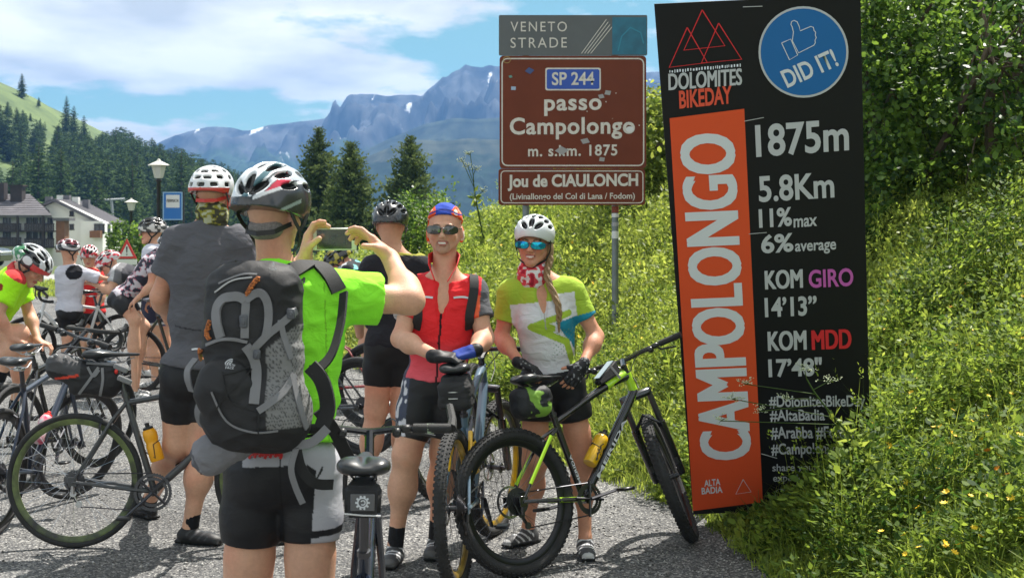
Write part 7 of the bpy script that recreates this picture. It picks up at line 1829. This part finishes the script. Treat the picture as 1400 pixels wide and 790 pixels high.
# ================================================================== BANNER AND SIGNS
M_banner = mat('black banner cloth', (0.012, 0.012, 0.014, 1), rough=.5, spec=.28, bump=.15, bscale=9)
M_orange = mat('orange print', (0.80, 0.10, 0.03, 1), rough=.5, spec=.3, bump=.15, bscale=9)
M_bw = mat('banner white print', (.74, .78, .84, 1), rough=.5)
M_bgrey = mat('banner grey print', (.56, .58, .62, 1), rough=.5)
class Board:
    """a flat board standing in the scene; columns and rows of the photograph give places on it"""
    def __init__(s, o, ux, uy):
        s.o = Vector(o); s.ux = Vector(ux).normalized(); s.n = s.ux.cross(Vector(uy)).normalized(); s.uy = s.n.cross(s.ux)
    def at(s, px, py, proud=0.0):
        e = Vector((0, 0, EYE)); d = P(px, py, 5)-e; o = s.o+s.n*proud; t = (o-e).dot(s.n)/d.dot(s.n); return e+d*t
    def poly(s, pts, name, m, parent, proud, thick=.0006):
        q = [s.at(*a, proud) for a in pts]; b = MB(); n = len(q); b.add(q+[v-s.n*thick for v in q], [tuple(range(n)), tuple(range(2*n-1, n-1, -1))]+[(i, n+i, n+(i+1) % n, (i+1) % n) for i in range(n)])
        me = b.mesh(name, False); bm = bmesh.new(); bm.from_mesh(me); bmesh.ops.recalc_face_normals(bm, faces=bm.faces[:]); bm.to_mesh(me); bm.free(); return link(name, me, m, parent)
    def line(s, pts, w, name, m, parent, proud, closed=False):
        q = [s.at(*a, proud) for a in pts]+([s.at(*pts[0], proud)] if closed else []); b = MB(); b.ribbon(q, w, .0008, s.n); return b.build(name, m, parent, smooth=False)
    def text(s, txt, LL, LR, UL, m, parent, proud=.004, bold=.02, space=1.0, name='lettering'):
        a, b_, c = (s.at(*v, proud) for v in (LL, LR, UL)); heavy = 'M' in txt and bold > .015
        me, co = text_mesh(txt, 1, 1, bold=0.0 if heavy else bold, space=space)
        if heavy:      # a heavier cut: the letters laid three times, a hair apart
            fs = [tuple(p_.vertices) for p_ in me.polygons]; n = len(co); w = bold*2.3/len(txt); bpy.data.meshes.remove(me); me = bpy.data.meshes.new('lettering')
            V = np.concatenate([V3(a)+(co[:, :1]*(1-2*w)+w+k*w)*V3(b_-a)+(co[:, 1:2]*.97+.015+j*.015)*V3(c-a)+V3(s.n)*(.00025*i) for i, (k, j) in enumerate(((0, 0), (-1, -1), (1, 1), (-1, 1), (1, -1)))])
            me.from_pydata([tuple(v) for v in V], [], [tuple(i+q*n for i in f) for q in range(5) for f in fs]); me.update(); return link(name, me, m, parent)
        V = V3(a)+co[:, :1]*V3(b_-a)+co[:, 1:2]*V3(c-a); me.vertices.foreach_set('co', V.astype(np.float32).ravel()); me.update(); me.materials.clear(); return link(name, me, m, parent)
def banner():
    BL, BR, TL = P(948, 703, 7.75), P(1192, 692, 7.75), P(894.5, 6, 6.75); TR = TL+(BR-BL)*1.006
    B = Board(BL, BR-BL, TL-BL); root = empty('banner', (0, 0, 0), 0, 'tall black banner with an orange panel reading CAMPOLONGO, leaning towards the road', 'banner')
    b = MB(); nu, nv = 12, 30; V = []; Fs = []
    for k, dz in enumerate((0, -.006)):
        for j in range(nv+1):
            for i in range(nu+1):
                u, v = i/nu, j/nv; q = BL.lerp(BR, u).lerp(TL.lerp(TR, u), v); V.append(q+B.n*(dz-.0025+.0012*math.sin(u*5+v*9)))
    m = (nu+1)*(nv+1)
    for k in range(2):
        for j in range(nv):
            for i in range(nu):
                a = k*m+j*(nu+1)+i; f = (a, a+1, a+nu+2, a+nu+1); Fs.append(f if k == 0 else f[::-1])
    per = [i for i in range(nu+1)]+[j*(nu+1)+nu for j in range(1, nv+1)]+[nv*(nu+1)+i for i in range(nu-1, -1, -1)]+[j*(nu+1) for j in range(nv-1, 0, -1)]
    for i in range(len(per)): a, c = per[i], per[(i+1) % len(per)]; Fs.append((c, a, a+m, c+m))
    b.add(V, Fs); pn = b.build('panel', M_banner, root)
    op = B.poly([(915.5, 162), (1017.5, 149), (1043, 686), (947.5, 698)], 'orange_panel', M_orange, pn, .002)
    T = lambda *a, **k: B.text(*a, pn, **k)
    T('CAMPOLONGO', (1028, 627), (1004, 181), (958.5, 630), M_bw, bold=.028, proud=.0045)
    pink = mat('pink print', (.62, .13, .52, 1), rough=.5); redp = mat('banner red print', (.75, .03, .04, 1), rough=.5); ored = mat('banner orange red print', (.80, .10, .05, 1), rough=.5)
    T('DOLOMITES', (914, 124), (1014.5, 116.5), (913.5, 101), M_bgrey, bold=.024); T('BIKEDAY', (929, 149), (1001, 141.5), (928, 124.5), ored, bold=.03)
    for t in (((960, 14), (935, 69), (991, 63)), ((939.5, 38), (915, 92.5), (967, 86)), ((982.5, 32), (959, 86.5), (1014, 81.5))): B.line(t, .0055, 'mountain_outline', redp, pn, .003+.0004*t[0][0]/960, True)
    b = MB()
    rr = random.Random(3)
    x = 915.0
    while x < 1013:
        w = rr.uniform(1.2, 3.2); y = 98.5-(x-915)*.09; q = B.at(x+w/2, y-rr.uniform(.0, .8), .003); b.box(q, (w*.0026, .0012, rr.uniform(.010, .016))); x += w+rr.uniform(.8, 1.6)
    b.build('small_print', M_bw, pn, smooth=False, kind='stuff')
    # round badge
    c = (1098.5, 71.5); circ = lambda r: [(c[0]+r*1.0*math.cos(a), c[1]-r*1.015*math.sin(a)) for a in np.linspace(0, 2*math.pi, 49)[:-1]]
    B.poly(circ(61.5), 'badge_rim', M_bgrey, pn, .002); B.poly(circ(58.5), 'badge', mat('badge blue', (.012, .15, .45, 1), rough=.45), pn, .003)
    cp = lambda pts: [(890+a*.2152, b_*.2152) for a, b_ in pts]
    B.line(cp([(893, 140), (908, 132), (928, 140), (942, 170), (948, 198), (1015, 170), (1032, 176), (1036, 196), (1046, 206), (1044, 226), (1050, 240), (1042, 258), (1044, 275), (1034, 290), (938, 338), (898, 262), (905, 205), (897, 172), (889, 158)]), .004, 'thumb_outline', M_bw, pn, .005, True)
    B.line(cp([(830, 275), (888, 250), (932, 352), (880, 382)]), .004, 'cuff_outline', M_bw, pn, .005, True)
    T('DID IT!', (1077, 121), (1147.5, 90), (1066, 98), M_bw, bold=.024, proud=.0052)
    T('1875m', (1034, 216), (1161, 206.5), (1032, 171), M_bgrey, bold=.024); T('5.8Km', (1038, 277), (1141, 270.5), (1036, 241), M_bgrey, bold=.024)
    T('11%', (1038, 312), (1083, 309), (1037, 286), M_bgrey, bold=.03); T('max', (1085, 311.5), (1117, 309), (1085, 299), M_bgrey, bold=.02)
    T('6%', (1041, 347), (1085, 344), (1040, 321), M_bgrey, bold=.03); T('average', (1087, 349), (1143, 346), (1087, 333), M_bgrey, bold=.02)
    T('KOM', (1046, 396), (1098, 393.5), (1045, 370), M_bgrey, bold=.024); T('GIRO', (1106, 394), (1167, 391), (1105, 369), pink, bold=.024)
    T('14\u201913\u201d', (1046, 434), (1117, 431), (1045, 407), M_bgrey, bold=.03)
    T('KOM', (1050, 480), (1103, 478), (1049, 453), M_bgrey, bold=.024); T('MDD', (1110, 478), (1164.5, 476), (1109, 451.5), redp, bold=.024)
    T('17\u201948"', (1051, 516), (1124, 514), (1050, 490), M_bgrey, bold=.03)
    T('#DolomitesBikeDay', (1052, 561), (1183, 560), (1051, 541), M_bgrey, bold=.02); T('#AltaBadia', (1053, 577), (1128, 576), (1052, 560), M_bgrey, bold=.02)
    T('#Arabba #Fodom', (1054, 601), (1172, 600), (1053, 583), M_bgrey, bold=.02); T('#Campolongo', (1055, 626), (1146, 624), (1054, 606), M_bgrey, bold=.02)
    T('share your', (1056, 647), (1118, 646), (1056, 634), M_bgrey, bold=.01); T('experience', (1057, 661), (1117, 659), (1057, 649), M_bgrey, bold=.01)
    T('ALTA', (963, 665), (985, 662.5), (962.5, 656), M_bw, bold=.024, proud=.0045); T('BADIA', (959.5, 675.5), (988, 673), (959, 666.5), M_bw, bold=.024, proud=.0045)
    B.line([(1016, 655), (1006, 675), (1027, 672)], .003, 'recycling_outline', M_bw, pn, .0045, True)
    B.line([(1067+7*math.cos(a), 675+7*math.sin(a)) for a in np.linspace(0, 6.28, 14)[:-1]], .0035, 'round_icon', M_bgrey, pn, .004, True)
    for (x0, y0, x1, y1) in ((1016, 10, 1042, 9), (1018, 166, 1044, 161), (1024, 320, 1048, 318), (1041, 620, 1062, 626)):
        b = MB(); b.tube([B.at(x0, y0, .004), B.at(x0, y0, .009), B.at(x1, y1, .009), B.at(x1, y1, .004)], .0018, n=5); b.build('cable_tie', mat('clear cable tie', (.55, .56, .56, 1), rough=.3), root)
    # wooden frame and struts behind
    wd = mat('pale timber', (.32, .22, .13, 1), rough=.8, bump=.3, bscale=40, var=.2)
    for u in (.22, .80):
        b = MB(); lo, hi = BL.lerp(BR, u)-B.n*.035, TL.lerp(TR, u)-B.n*.035; b.tube([lo-(hi-lo).normalized()*.25, hi-(hi-lo)*.02], .030, n=4); b.build('post', wd, root)
        b = MB(); s_ = lo.lerp(hi, .62)-B.n*.03; g = Vector((s_.x+.1, s_.y+.95, 0)); g.z = float(H(g.x, g.y))-.15; b.tube([s_, g], .026, n=4); b.build('strut', wd, root)
    rebase(root, tuple(BL.lerp(BR, .5)))
banner()
def road_sign():
    D = 12.0; B = Board(P(684, 280, D), (1, 0, 0), (0, 0, 1)); root = empty('road_sign', (0, 0, 0), 0, 'brown pass sign reading passo Campolongo on two grey posts', 'road sign')
    brown = mat('brown sign face', (.155, .034, .014, 1), rough=.5, spec=.25, var=.12, vscale=3); white = mat('sign white', (.66, .62, .56, 1), rough=.5, var=.12, vscale=30); grey = mat('sign grey', (.095, .105, .11, 1), rough=.45, var=.1, vscale=4)
    teal = mat('sign teal', (.012, .16, .25, 1), rough=.45, var2=(.01, .11, .18, 1), vscale=6); alu = mat('aluminium', (.30, .31, .32, 1), rough=.4, metal=.8)
    def rect(x0, y0, x1, y1): return [(x0, y1), (x1, y1), (x1, y0), (x0, y0)]
    def rrect(x0, y0, x1, y1, r):
        o = []
        for (cx, cy, a0) in ((x0+r, y1-r, 180), (x1-r, y1-r, 270), (x1-r, y0+r, 0), (x0+r, y0+r, 90)):
            for k in range(5): a = math.radians(a0+k*22.5); o.append((cx+r*math.cos(a), cy-r*math.sin(a)))
        return o
    p1 = B.poly(rrect(682, 21, 885, 76, 2), 'top_panel', grey, root, .0, .025)
    B.poly(rect(837, 24, 884, 75), 'teal_field', teal, p1, .0015); 
    for k in range(4): B.line([(793+k*4.2+2, 73.5), (829+k*2.5, 27+k*3.5)], .006, 'diagonal_stripe', white, p1, .002+.0003*k)
    B.line([(845, 70), (850, 50), (862, 38), (876, 45), (880, 60)], .012, 'ornament', mat('pale teal', (.02, .22, .33, 1), rough=.5), p1, .003)
    B.text('VENETO', (698, 43.5), (775, 43.5), (698, 30), white, p1, space=1.25, bold=.0); B.text('STRADE', (698, 66), (775, 65.5), (698, 52), white, p1, space=1.25, bold=.0)
    p2 = B.poly(rrect(683, 76.6, 883.5, 230.5, 5), 'main_panel', brown, root, .0, .025)
    B.line(rrect(686.5, 80.5, 880, 226.5, 7), .011, 'border', white, p2, .002, True)
    B.poly(rrect(745.5, 93, 821.5, 124, 3), 'number_plate', white, p2, .002); B.poly(rrect(747.5, 95, 819.5, 122, 2.5), 'blue_plate', mat('sign blue', (.015, .075, .42, 1), rough=.4), p2, .003)
    B.text('SP 244', (754.5, 117), (812.5, 116.5), (754.5, 99), white, p2, .0045, bold=.02)
    B.text('passo', (744, 159), (822.5, 157.5), (744, 136), white, p2, bold=.025, space=1.1); B.text('Campolongo', (697, 191.5), (868, 190), (697, 161), white, p2, bold=.025, space=1.08)
    B.text('m. s.l.m. 1875', (722, 214.5), (844, 213), (722, 199), white, p2, bold=.02, space=1.1)
    p3 = B.poly(rrect(681.5, 230.9, 882, 280.5, 4), 'lower_panel', brown, root, .0, .025)
    B.line(rrect(685, 234, 879, 277.5, 5), .008, 'border', white, p3, .002, True)
    B.text('Jou de CIAULONCH', (694, 261.5), (872.5, 259.5), (694, 239), white, p3, bold=.035); B.text('(Livinallongo del Col di Lana / Fodom)', (697, 275.5), (868, 274.5), (697, 264.5), white, p3, bold=.015)
    stk = [(861, 177, 5.5, M_white), (822, 132, 5, mat('old sticker', (.34, .33, .33, 1), rough=.6)), (831, 127, 5.5, None), (768, 206, 8, None), (800, 193, 6, None), (823, 218, 5, None), (724, 97, 6.5, mat('blue sticker', (.05, .08, .22, 1), rough=.6)), (698, 105, 3, mat('green sticker', (.12, .30, .25, 1), rough=.6)), (702, 121, 4.5, mat('pale blue sticker', (.35, .45, .60, 1), rough=.6))]
    for i, (x, y, r, m) in enumerate(stk):
        pts = [(x+r*math.cos(a+.5*i)*(1.2 if i in (3, 4) else 1), y+r*.75*math.sin(a+.5*i)) for a in np.linspace(0, 6.283, (13 if i == 0 else 5))[:-1]]; B.poly(pts[::-1], 'sticker', m or mat('old sticker', (.34, .33, .33, 1), rough=.6), p2 if y < 230 else p3, .0055+.0002*i)
    B.line([(687+5*math.cos(a)+6, 82+4.5*math.sin(a)) for a in np.linspace(0, 6.28, 13)[:-1]], .004, 'round_sticker', mat('ochre sticker', (.45, .33, .10, 1), rough=.6), p2, .0060, True)
    for k in range(6):
        x, y = rt.uniform(690, 876), rt.uniform(84, 224); r = rt.uniform(.4, 1.0); B.poly([(x-r, y+r*.6), (x+r, y+r*.8), (x+r*.7, y-r*.7), (x-r*.6, y-r)], 'chip', white, p2, .0064)
    for px in (719, 841):
        b = MB(); q = P(px, 20, D+.06); x = q.x; g = float(H(x, D+.06)); b.tube([(x, D+.06, g-.4), (x, D+.06, q.z-.03)], .029, n=14); po = b.build('post', mat('galvanised post', (.20, .23, .24, 1), rough=.5, metal=.5, var=.15, vscale=10), root)
        for (y0, y1, m) in ((292, 297, M_white), (304, 309, mat('grey sticker', (.35, .35, .36, 1))), (316, 326, M_white), (282, 291, mat('rusty sticker', (.22, .05, .03, 1), rough=.8))):
            if px == 841: z0, z1 = P(0, y1, D+.06).z, P(0, y0, D+.06).z; s_ = MB(); s_.tube([(x, D+.06, z0), (x, D+.06, z1)], .0305, n=14, caps=False); s_.build('sticker', m, po)
        for py in (50, 120, 200, 255):
            b = MB(); z = P(0, py, D).z; b.box((x, D+.045, z), (.11, .03, .03), None, .004); b.build('clamp', alu, po)
    rebase(root, (P(780, 0, D).x, D, float(H(P(780, 0, D).x, D))))
road_sign()
def street_lamp(px, py, D, label, s=1.0):
    c = P(px, py, D); g = float(H(c.x, c.y)); root = empty('street_lamp', (c.x, c.y, g), 0, label, 'street lamp'); z = c.z-g; pm = mat('black iron', (.012, .013, .013, 1), rough=.4)
    b = MB(); b.lathe([(.09, 0), (.09, .5), (.06, .55), (.05, .6), (.042, z-.26), (.07, z-.22), (.05, z-.18)], 12); b.build('post', pm, root)
    gl = MB(); gl.lathe([(.085, z-.17), (.09, z-.15), (.150, z+.10)], 6); go = gl.build('lamp_glass', mat('frosted lamp glass', (.62, .62, .58, 1), rough=.25, spec=.5, trans=.15), root, smooth=False)
    cp_ = MB(); cp_.lathe([(.235, z+.10), (.235, z+.115), (.05, z+.20), (.03, z+.235), (.001, z+.25)], 6); cp_.build('lamp_cap', mat('pale enamel', (.62, .60, .54, 1), rough=.4), root, smooth=False)
    for k in range(6):
        a = k*math.pi/3; r_ = MB(); r_.tube([(.088*math.cos(a), .088*math.sin(a), z-.16), (.152*math.cos(a), .152*math.sin(a), z+.10)], .007, n=4); r_.build('rib', mat('pale enamel', (.62, .60, .54, 1), rough=.4), root)
street_lamp(217, 233, 30, 'nearer street lamp with a white lantern head above the blue bus stop sign'); street_lamp(179.5, 281, 47, 'smaller street lamp with a white lantern head farther down the road')
def small_signs():
    D = 30.5; root = empty('bus_stop_sign', (0, 0, 0), 0, 'blue and white bus stop sign beside the street lamp', 'bus stop sign'); B = Board(P(223, 300, D), (1, 0, 0), (0, 0, 1))
    R = lambda x0, y0, x1, y1: [(x0, y1), (x1, y1), (x1, y0), (x0, y0)]
    blue = mat('stop sign blue', (.02, .16, .50, 1), rough=.4); pn = B.poly(R(222.5, 262.5, 249.5, 301), 'panel', mat('pale blue rim', (.30, .48, .68, 1), rough=.4), root, 0, .03); B.poly(R(224, 264, 248, 299.5), 'blue_field', blue, pn, .003); B.poly(R(227, 266.5, 245.5, 284), 'white_field', M_white, pn, .006); B.text('FERMATA', (228, 276.5), (244.5, 276.5), (228, 272.5), M_blackplastic, pn, .010, bold=.02)
    q = P(250.5, 262, D); g = float(H(q.x, D)); b = MB(); b.tube([(q.x, D+.03, g-.1), (q.x, D+.03, q.z)], .025, n=8); b.build('post', M_dsteel_, root); rebase(root, (q.x, D, g))
    D = 36; root = empty('warning_sign', (0, 0, 0), 0, 'red and white warning triangle with a black exclamation mark at the roadside', 'warning sign'); B = Board(P(173, 355, D), (1, 0, 0), (0, 0, 1))
    pn = B.poly([(159.5, 353.5), (187, 353.5), (173.3, 326.5)], 'panel', mat('sign red', (.62, .03, .03, 1), rough=.4), root, 0, .02); B.poly([(164.5, 350.5), (182, 350.5), (173.3, 333.5)], 'white_field', M_white, pn, .004)
    B.poly([(172.7, 345.5), (174, 345.5), (174.5, 337), (172.2, 337)], 'exclamation_mark', M_blackplastic, pn, .008); B.poly([(172.5, 348.8), (174.2, 348.8), (174.2, 347), (172.5, 347)], 'exclamation_dot', M_blackplastic, pn, .008)
    B.poly(R(159.5, 354.5, 187, 362), 'plate', M_white, root, 0, .02); q = P(173.3, 340, D); g = float(H(q.x, D)); b = MB(); b.tube([(q.x, D+.05, g-.1), (q.x, D+.05, q.z+.2)], .03, n=8); b.build('post', M_dsteel_, root); rebase(root, (q.x, D, g))
    D = 37; root = empty('notice_board', (0, 0, 0), 0, 'small dark notice board on two legs on the grass strip', 'notice board'); B = Board(P(52, 392, D), (1, 0, 0), (0, 0, 1)); B.poly(R(45, 374, 59, 388), 'panel', mat('dark board', (.02, .028, .03, 1), rough=.5), root, 0, .05)
    for px in (47, 57): q = P(px, 388, D); g = float(H(q.x, D)); b = MB(); b.tube([(q.x, D+.03, g-.05), (q.x, D+.03, q.z+.1)], .02, n=6); b.build('leg', M_dsteel_, root)
    rebase(root, (P(52, 0, D).x, D, 0))
    D = 31.5; q = P(27, 404, D); root = empty('bollard', (q.x, D, 0), 0, 'short dark post at the edge of the road by the grass', 'bollard'); b = MB(); b.lathe([(.10, 0), (.10, .05), (.06, .07), (.06, .36), (.075, .38), (.06, .44), (.02, .46)], 12); b.build('post', M_dsteel_, root)
M_dsteel_ = mat('painted steel', (.05, .055, .06, 1), rough=.5, metal=.4)
small_signs()
# ================================================================== HOUSES AND VEHICLE
M_wall = mat('white render', (.74, .73, .70, 1), rough=.9, bump=.15, bscale=3, var=.06, vscale=.6)
M_roof = mat('grey roof tiles', (.135, .125, .135, 1), rough=.75, bump=.8, bscale=4, var=.25, vscale=1.2)
M_wood = mat('dark larch boards', (.035, .024, .018, 1), rough=.8, bump=.4, bscale=20, var=.25, vscale=2)
M_wood2 = mat('brown boards', (.20, .085, .035, 1), rough=.8, bump=.4, bscale=20, var=.2, vscale=2)
M_pane = mat('dark pane', (.02, .025, .03, 1), rough=.12, spec=.7)
def prism(poly, ext):
    n = len(poly); b = MB(); b.add([Vector(p) for p in poly]+[Vector(p)+Vector(ext) for p in poly], [tuple(range(n-1, -1, -1)), tuple(range(n, 2*n))]+[(i, (i+1) % n, n+(i+1) % n, n+i) for i in range(n)])
    return b
def fixn(o):
    bm = bmesh.new(); bm.from_mesh(o.data); bmesh.ops.recalc_face_normals(bm, faces=bm.faces[:]); bm.to_mesh(o.data); bm.free(); return o
def window(root, px0, py0, px1, py1, D, shutter=False, dx=0):
    a, c = P(px0, py1, D), P(px1, py0, D); w, h = c.x-a.x, c.z-a.z; b = MB(); m = (a+c)/2
    for (cx, cz, sx, sz) in ((0, h/2, w+.12, .1), (0, -h/2, w+.2, .1), (-w/2, 0, .1, h-.1), (w/2, 0, .1, h-.1), (0, 0, .06, h-.1)): b.box((m.x+cx, D-.03, m.z+cz), (sx, .12, sz))
    o = b.build('window', M_wood, root, smooth=False); p_ = MB(); p_.box((m.x, D-.01, m.z), (w-.05, .05, h-.05)); p_.build('pane', M_pane, o, smooth=False)
def slope_rows(root, A, B, C, Dp, rows, m):
    """roof plane A-B (eave) to Dp-C (ridge) laid in overlapping courses of tiles"""
    A, B, C, Dp = map(Vector, (A, B, C, Dp)); n = (B-A).cross(Dp-A).normalized(); n = n if n.z > 0 else -n
    b = MB(); b.add([A, B, C, Dp, A-n*.22, B-n*.22, C-n*.22, Dp-n*.22], [(0, 1, 2, 3), (7, 6, 5, 4), (0, 4, 5, 1), (1, 5, 6, 2), (2, 6, 7, 3), (3, 7, 4, 0)]); o = fixn(b.build('roof', m, root, smooth=False))
    t = MB()
    for r in range(rows):
        u0, u1 = r/rows, (r+1)/rows; a, b_ = A.lerp(Dp, u0), B.lerp(C, u0); c, d = B.lerp(C, u1), A.lerp(Dp, u1)
        t.add([a+n*.09, b_+n*.09, c+n*.02, d+n*.02, a+n*.01, b_+n*.01], [(0, 1, 2, 3), (0, 4, 5, 1)])
    t.build('tile_courses', m, o, smooth=False, kind='stuff'); return o
def houses():
    # white house with an uneven gable
    D = 150.0; root = empty('white_house', (0, 0, 0), 0, 'white house with a lopsided gable and long grey tiled roof', 'house')
    zb = -6.2; f = lambda px, py, d=D: P(px, py, d)
    ext = Vector((-2.9, 17, 0)); g = lambda px: f(px, 300).x
    pl = [Vector((g(57), D, zb)), Vector((g(143), D, zb)), f(143, 305), f(80, 274), f(57, 284)]
    fixn(prism(pl, ext).build('wall', M_wall, root, smooth=False))
    e1 = MB(); e1.box((g(128), D-.35, (zb+f(0, 296).z)/2-.2), (g(143)-g(113), .7, f(0, 296).z-zb-.6)); e1.build('wall', M_wall, root, smooth=False)
    ov = Vector((-.35, -.6, 0)); rg = f(80, 272.3)
    r1 = slope_rows(root, f(146, 305.5)+ov, f(146, 305.5)+ext-ov*.6, rg+ext-ov*.6, rg+ov, 22, M_roof); slope_rows(root, f(53.5, 284.5)+ov, f(53.5, 284.5)+ext, rg+ext, rg+ov, 8, M_roof)
    for (a, b_, c, d) in ((96, 289, 100.5, 295.5), (96, 307, 100.5, 314)): window(root, a, b_, c, d, D)
    window(root, 129.5, 306.5, 142.5, 319, D-.7)
    b = MB(); b.box((g(136), D-1.2, f(0, 320).z), (1.15, .9, .75)); b.build('balcony', M_wood2, root, smooth=False)
    for i, t in enumerate((.18, .45, .72)):
        for z0 in (308, 326):
            q = Vector((g(143), D, 0))+ext*t; b = MB(); b.box((q.x+.03, q.y, f(0, z0+5).z), (.14, 1.3, 1.1)); o = b.build('window', M_wood, root, smooth=False); b = MB(); b.box((q.x+.09, q.y, f(0, z0+5).z), (.06, 1.1, .95)); b.build('pane', M_pane, o, smooth=False)
    for t, (px, py) in enumerate(((67, 272), (83, 270), (92, 270), (104, 272.5), (118, 276))):
        q = f(px, py, D+9); b = MB(); b.box((q.x, q.y, q.z-.6), (.7, .7, 1.7)); o = b.build('chimney', M_wall if t % 2 else M_roof, r1, smooth=False)
    rebase(root, (g(100), D, zb))
    # chalet with balconies at the far left
    D = 140.0; root = empty('balcony_house', (0, 0, 0), 0, 'white chalet with long dark wooden balconies at the left edge', 'house'); f = lambda px, py, d=D: P(px, py, d); g = lambda px: f(px, 300).x
    zt = f(0, 294).z; fixn(prism([(g(-70), D, zb), (g(72), D, zb), (g(72)-3.4, D+10, zb), (g(-70), D+10, zb)], (0, 0, zt-zb)).build('wall', M_wall, root, smooth=False))
    ea = f(0, 295).z; rz = P(0, 266, D+5.5).z; x0, x1 = g(-75), g(77)
    r2 = slope_rows(root, (x0, D-1.4, ea), (x1, D-1.4, ea), (x1-4.4, D+5, rz), (x0, D+5, rz), 12, M_roof); slope_rows(root, (x0, D+11.4, ea), (x1-3.9, D+11.4, ea), (x1-4.4, D+5, rz), (x0, D+5, rz), 12, M_roof)
    gb = MB(); gb.add([(x1-.4, D-.9, ea-.1), (x1-4.1, D+10.9, ea-.1), (x1-4.6, D+5, rz-.35)], [(0, 1, 2)]); gb.build('gable', M_wood, root, smooth=False)
    for (y0, y1, xa, xb) in ((306, 316, -60, 29), (306, 316, 33, 74), (325, 336, -60, 29), (327, 338, 33, 74)):
        a, c = f(xa, y1, D-1.3), f(xb, y0, D-1.3); root_b = MB(); root_b.box(((a.x+c.x)/2, D-.65, a.z-.02), (c.x-a.x, 1.3, .14)); root_b.box(((a.x+c.x)/2, D-1.27, c.z), (c.x-a.x, .1, .1)); bo = root_b.build('balcony', M_wood, root, smooth=False)
        sl_ = MB(); nb = int((c.x-a.x)/.16)
        for k in range(nb): sl_.box((a.x+(k+.5)*(c.x-a.x)/nb, D-1.27, (a.z+c.z)/2), (.13, .04, c.z-a.z-.1))
        sl_.build('balcony_boards', M_wood, bo, smooth=False, kind='stuff')
    for (a, c) in ((5, 14), (37, 43), (46, 51), (55, 61), (66, 72), (-12, -4)):
        for (y0, y1) in ((298, 306), (318, 326)): window(root, a, y0, c, y1, D)
    for px in (30.5, 65):
        b = MB(); q = f(px, 300); b.box((q.x, D-1.3, (ea+zb)/2), (.22, .22, ea-zb)); b.build('pillar', M_wood, root, smooth=False)
    b = MB(); q = f(24.5, 268, D+3); b.box((q.x, q.y, q.z-.2), (1.2, 1.1, 2.4)); b.box((q.x, q.y, q.z+1.05), (1.5, 1.4, .15)); b.build('chimney', M_wood, r2, smooth=False)
    b = MB(); q = f(2, 266, D+3); b.box((q.x, q.y, q.z), (.9, 1.1, 2.4)); b.build('chimney', M_wood, r2, smooth=False)
    b = MB(); a, c = f(76, 345, D-1), f(88, 302, D-1); b.box(((a.x+c.x)/2, D-.2, (a.z+c.z)/2), (c.x-a.x, 1.4, c.z-a.z)); b.build('annexe', M_wood2, root, smooth=False)
    b = MB(); b.box(((a.x+c.x)/2+.1, D-.1, c.z+.15), (c.x-a.x+.8, 2.0, .3)); b.build('annexe_roof', M_roof, root, smooth=False)
    rebase(root, (g(0), D, zb))
    # lift pylon on the meadow behind the white house
    D = 205; q = P(157, 295, D); root = empty('lift_pylon', (q.x, D, float(H(q.x, D))), 0, 'thin grey ski lift pylon behind the white house', 'pylon'); z = P(0, 273, D).z-root.location.z; m = mat('pale steel', (.45, .47, .48, 1), rough=.5)
    b = MB(); b.tube([(0, 0, 0), (-.5, 0, z)], .22, n=6); b.build('mast', m, root); b = MB(); b.tube([(-2.6, 0, z-.1), (1.6, 0, z+.1)], .16, n=5); b.build('cross_arm', m, root); b = MB(); b.box((-2.4, 0, z-.25), (1.3, .4, .35)); b.build('pulley', m, root); b = MB(); b.box((1.4, 0, z-.05), (1.3, .4, .35)); b.build('pulley', m, root)
    # dark van at the left edge
    D = 66; q = P(-52, 0, D); root = empty('parked_van', (q.x, D, float(H(q.x, D))), 0, 'dark van parked at the left edge of the picture', 'van'); paint = mat('black van paint', (.015, .016, .018, 1), rough=.2, coat=.8)
    prof = [(-2.3, .35), (2.1, .35), (2.15, .75), (1.95, 1.0), (1.15, 1.10), (.75, 1.62), (.4, 1.72), (-2.1, 1.74), (-2.28, 1.5)]; b = prism([(x, -.9, z*.88) for x, z in prof], (0, 1.8, 0)); o = fixn(b.build('body', paint, root, smooth=False)); bm = bmesh.new(); bm.from_mesh(o.data); bmesh.ops.bevel(bm, geom=bm.edges[:], offset=.06, segments=2, affect='EDGES'); bm.to_mesh(o.data); bm.free()
    for (x0, x1) in ((-2.0, -1.0), (-.9, .1)): b = MB(); b.box(((x0+x1)/2, -.905, 1.22), (x1-x0, .02, .42), None, .008); b.build('side_window', M_pane, root, smooth=False)
    b = MB(); b.add([(.18, -.915, 1.0), (.98, -.915, 1.0), (.62, -.915, 1.40), (.18, -.915, 1.43), (.18, -.90, 1.0), (.98, -.90, 1.0), (.62, -.90, 1.40), (.18, -.90, 1.43)], [(0, 1, 2, 3), (0, 4, 5, 1), (1, 5, 6, 2), (2, 6, 7, 3), (3, 7, 4, 0)]); b.build('side_window', M_pane, root, smooth=False)
    b = MB(); b.box((2.05, 0, .72), (.12, 1.5, .12), None, .03); b.build('headlight', mat('headlight glass', (.5, .52, .55, 1), rough=.1), root)
    for x in (-1.45, 1.35):
        for y in (-.85, .85): b = MB(); b.lathe([(.20, -.1), (.31, -.1), (.33, -.06), (.33, .06), (.31, .1), (.20, .1)], 20, c=(x, y, .33), axis='y'); w = b.build('wheel', M_tyre2, root); b = MB(); b.lathe([(.02, -.08), (.2, -.09), (.2, .09), (.02, .08)], 12, c=(x, y, .33), axis='y'); b.build('rim', m, w)
M_tyre2 = mat('van tyre', (.02, .02, .02, 1), rough=.8)
houses()
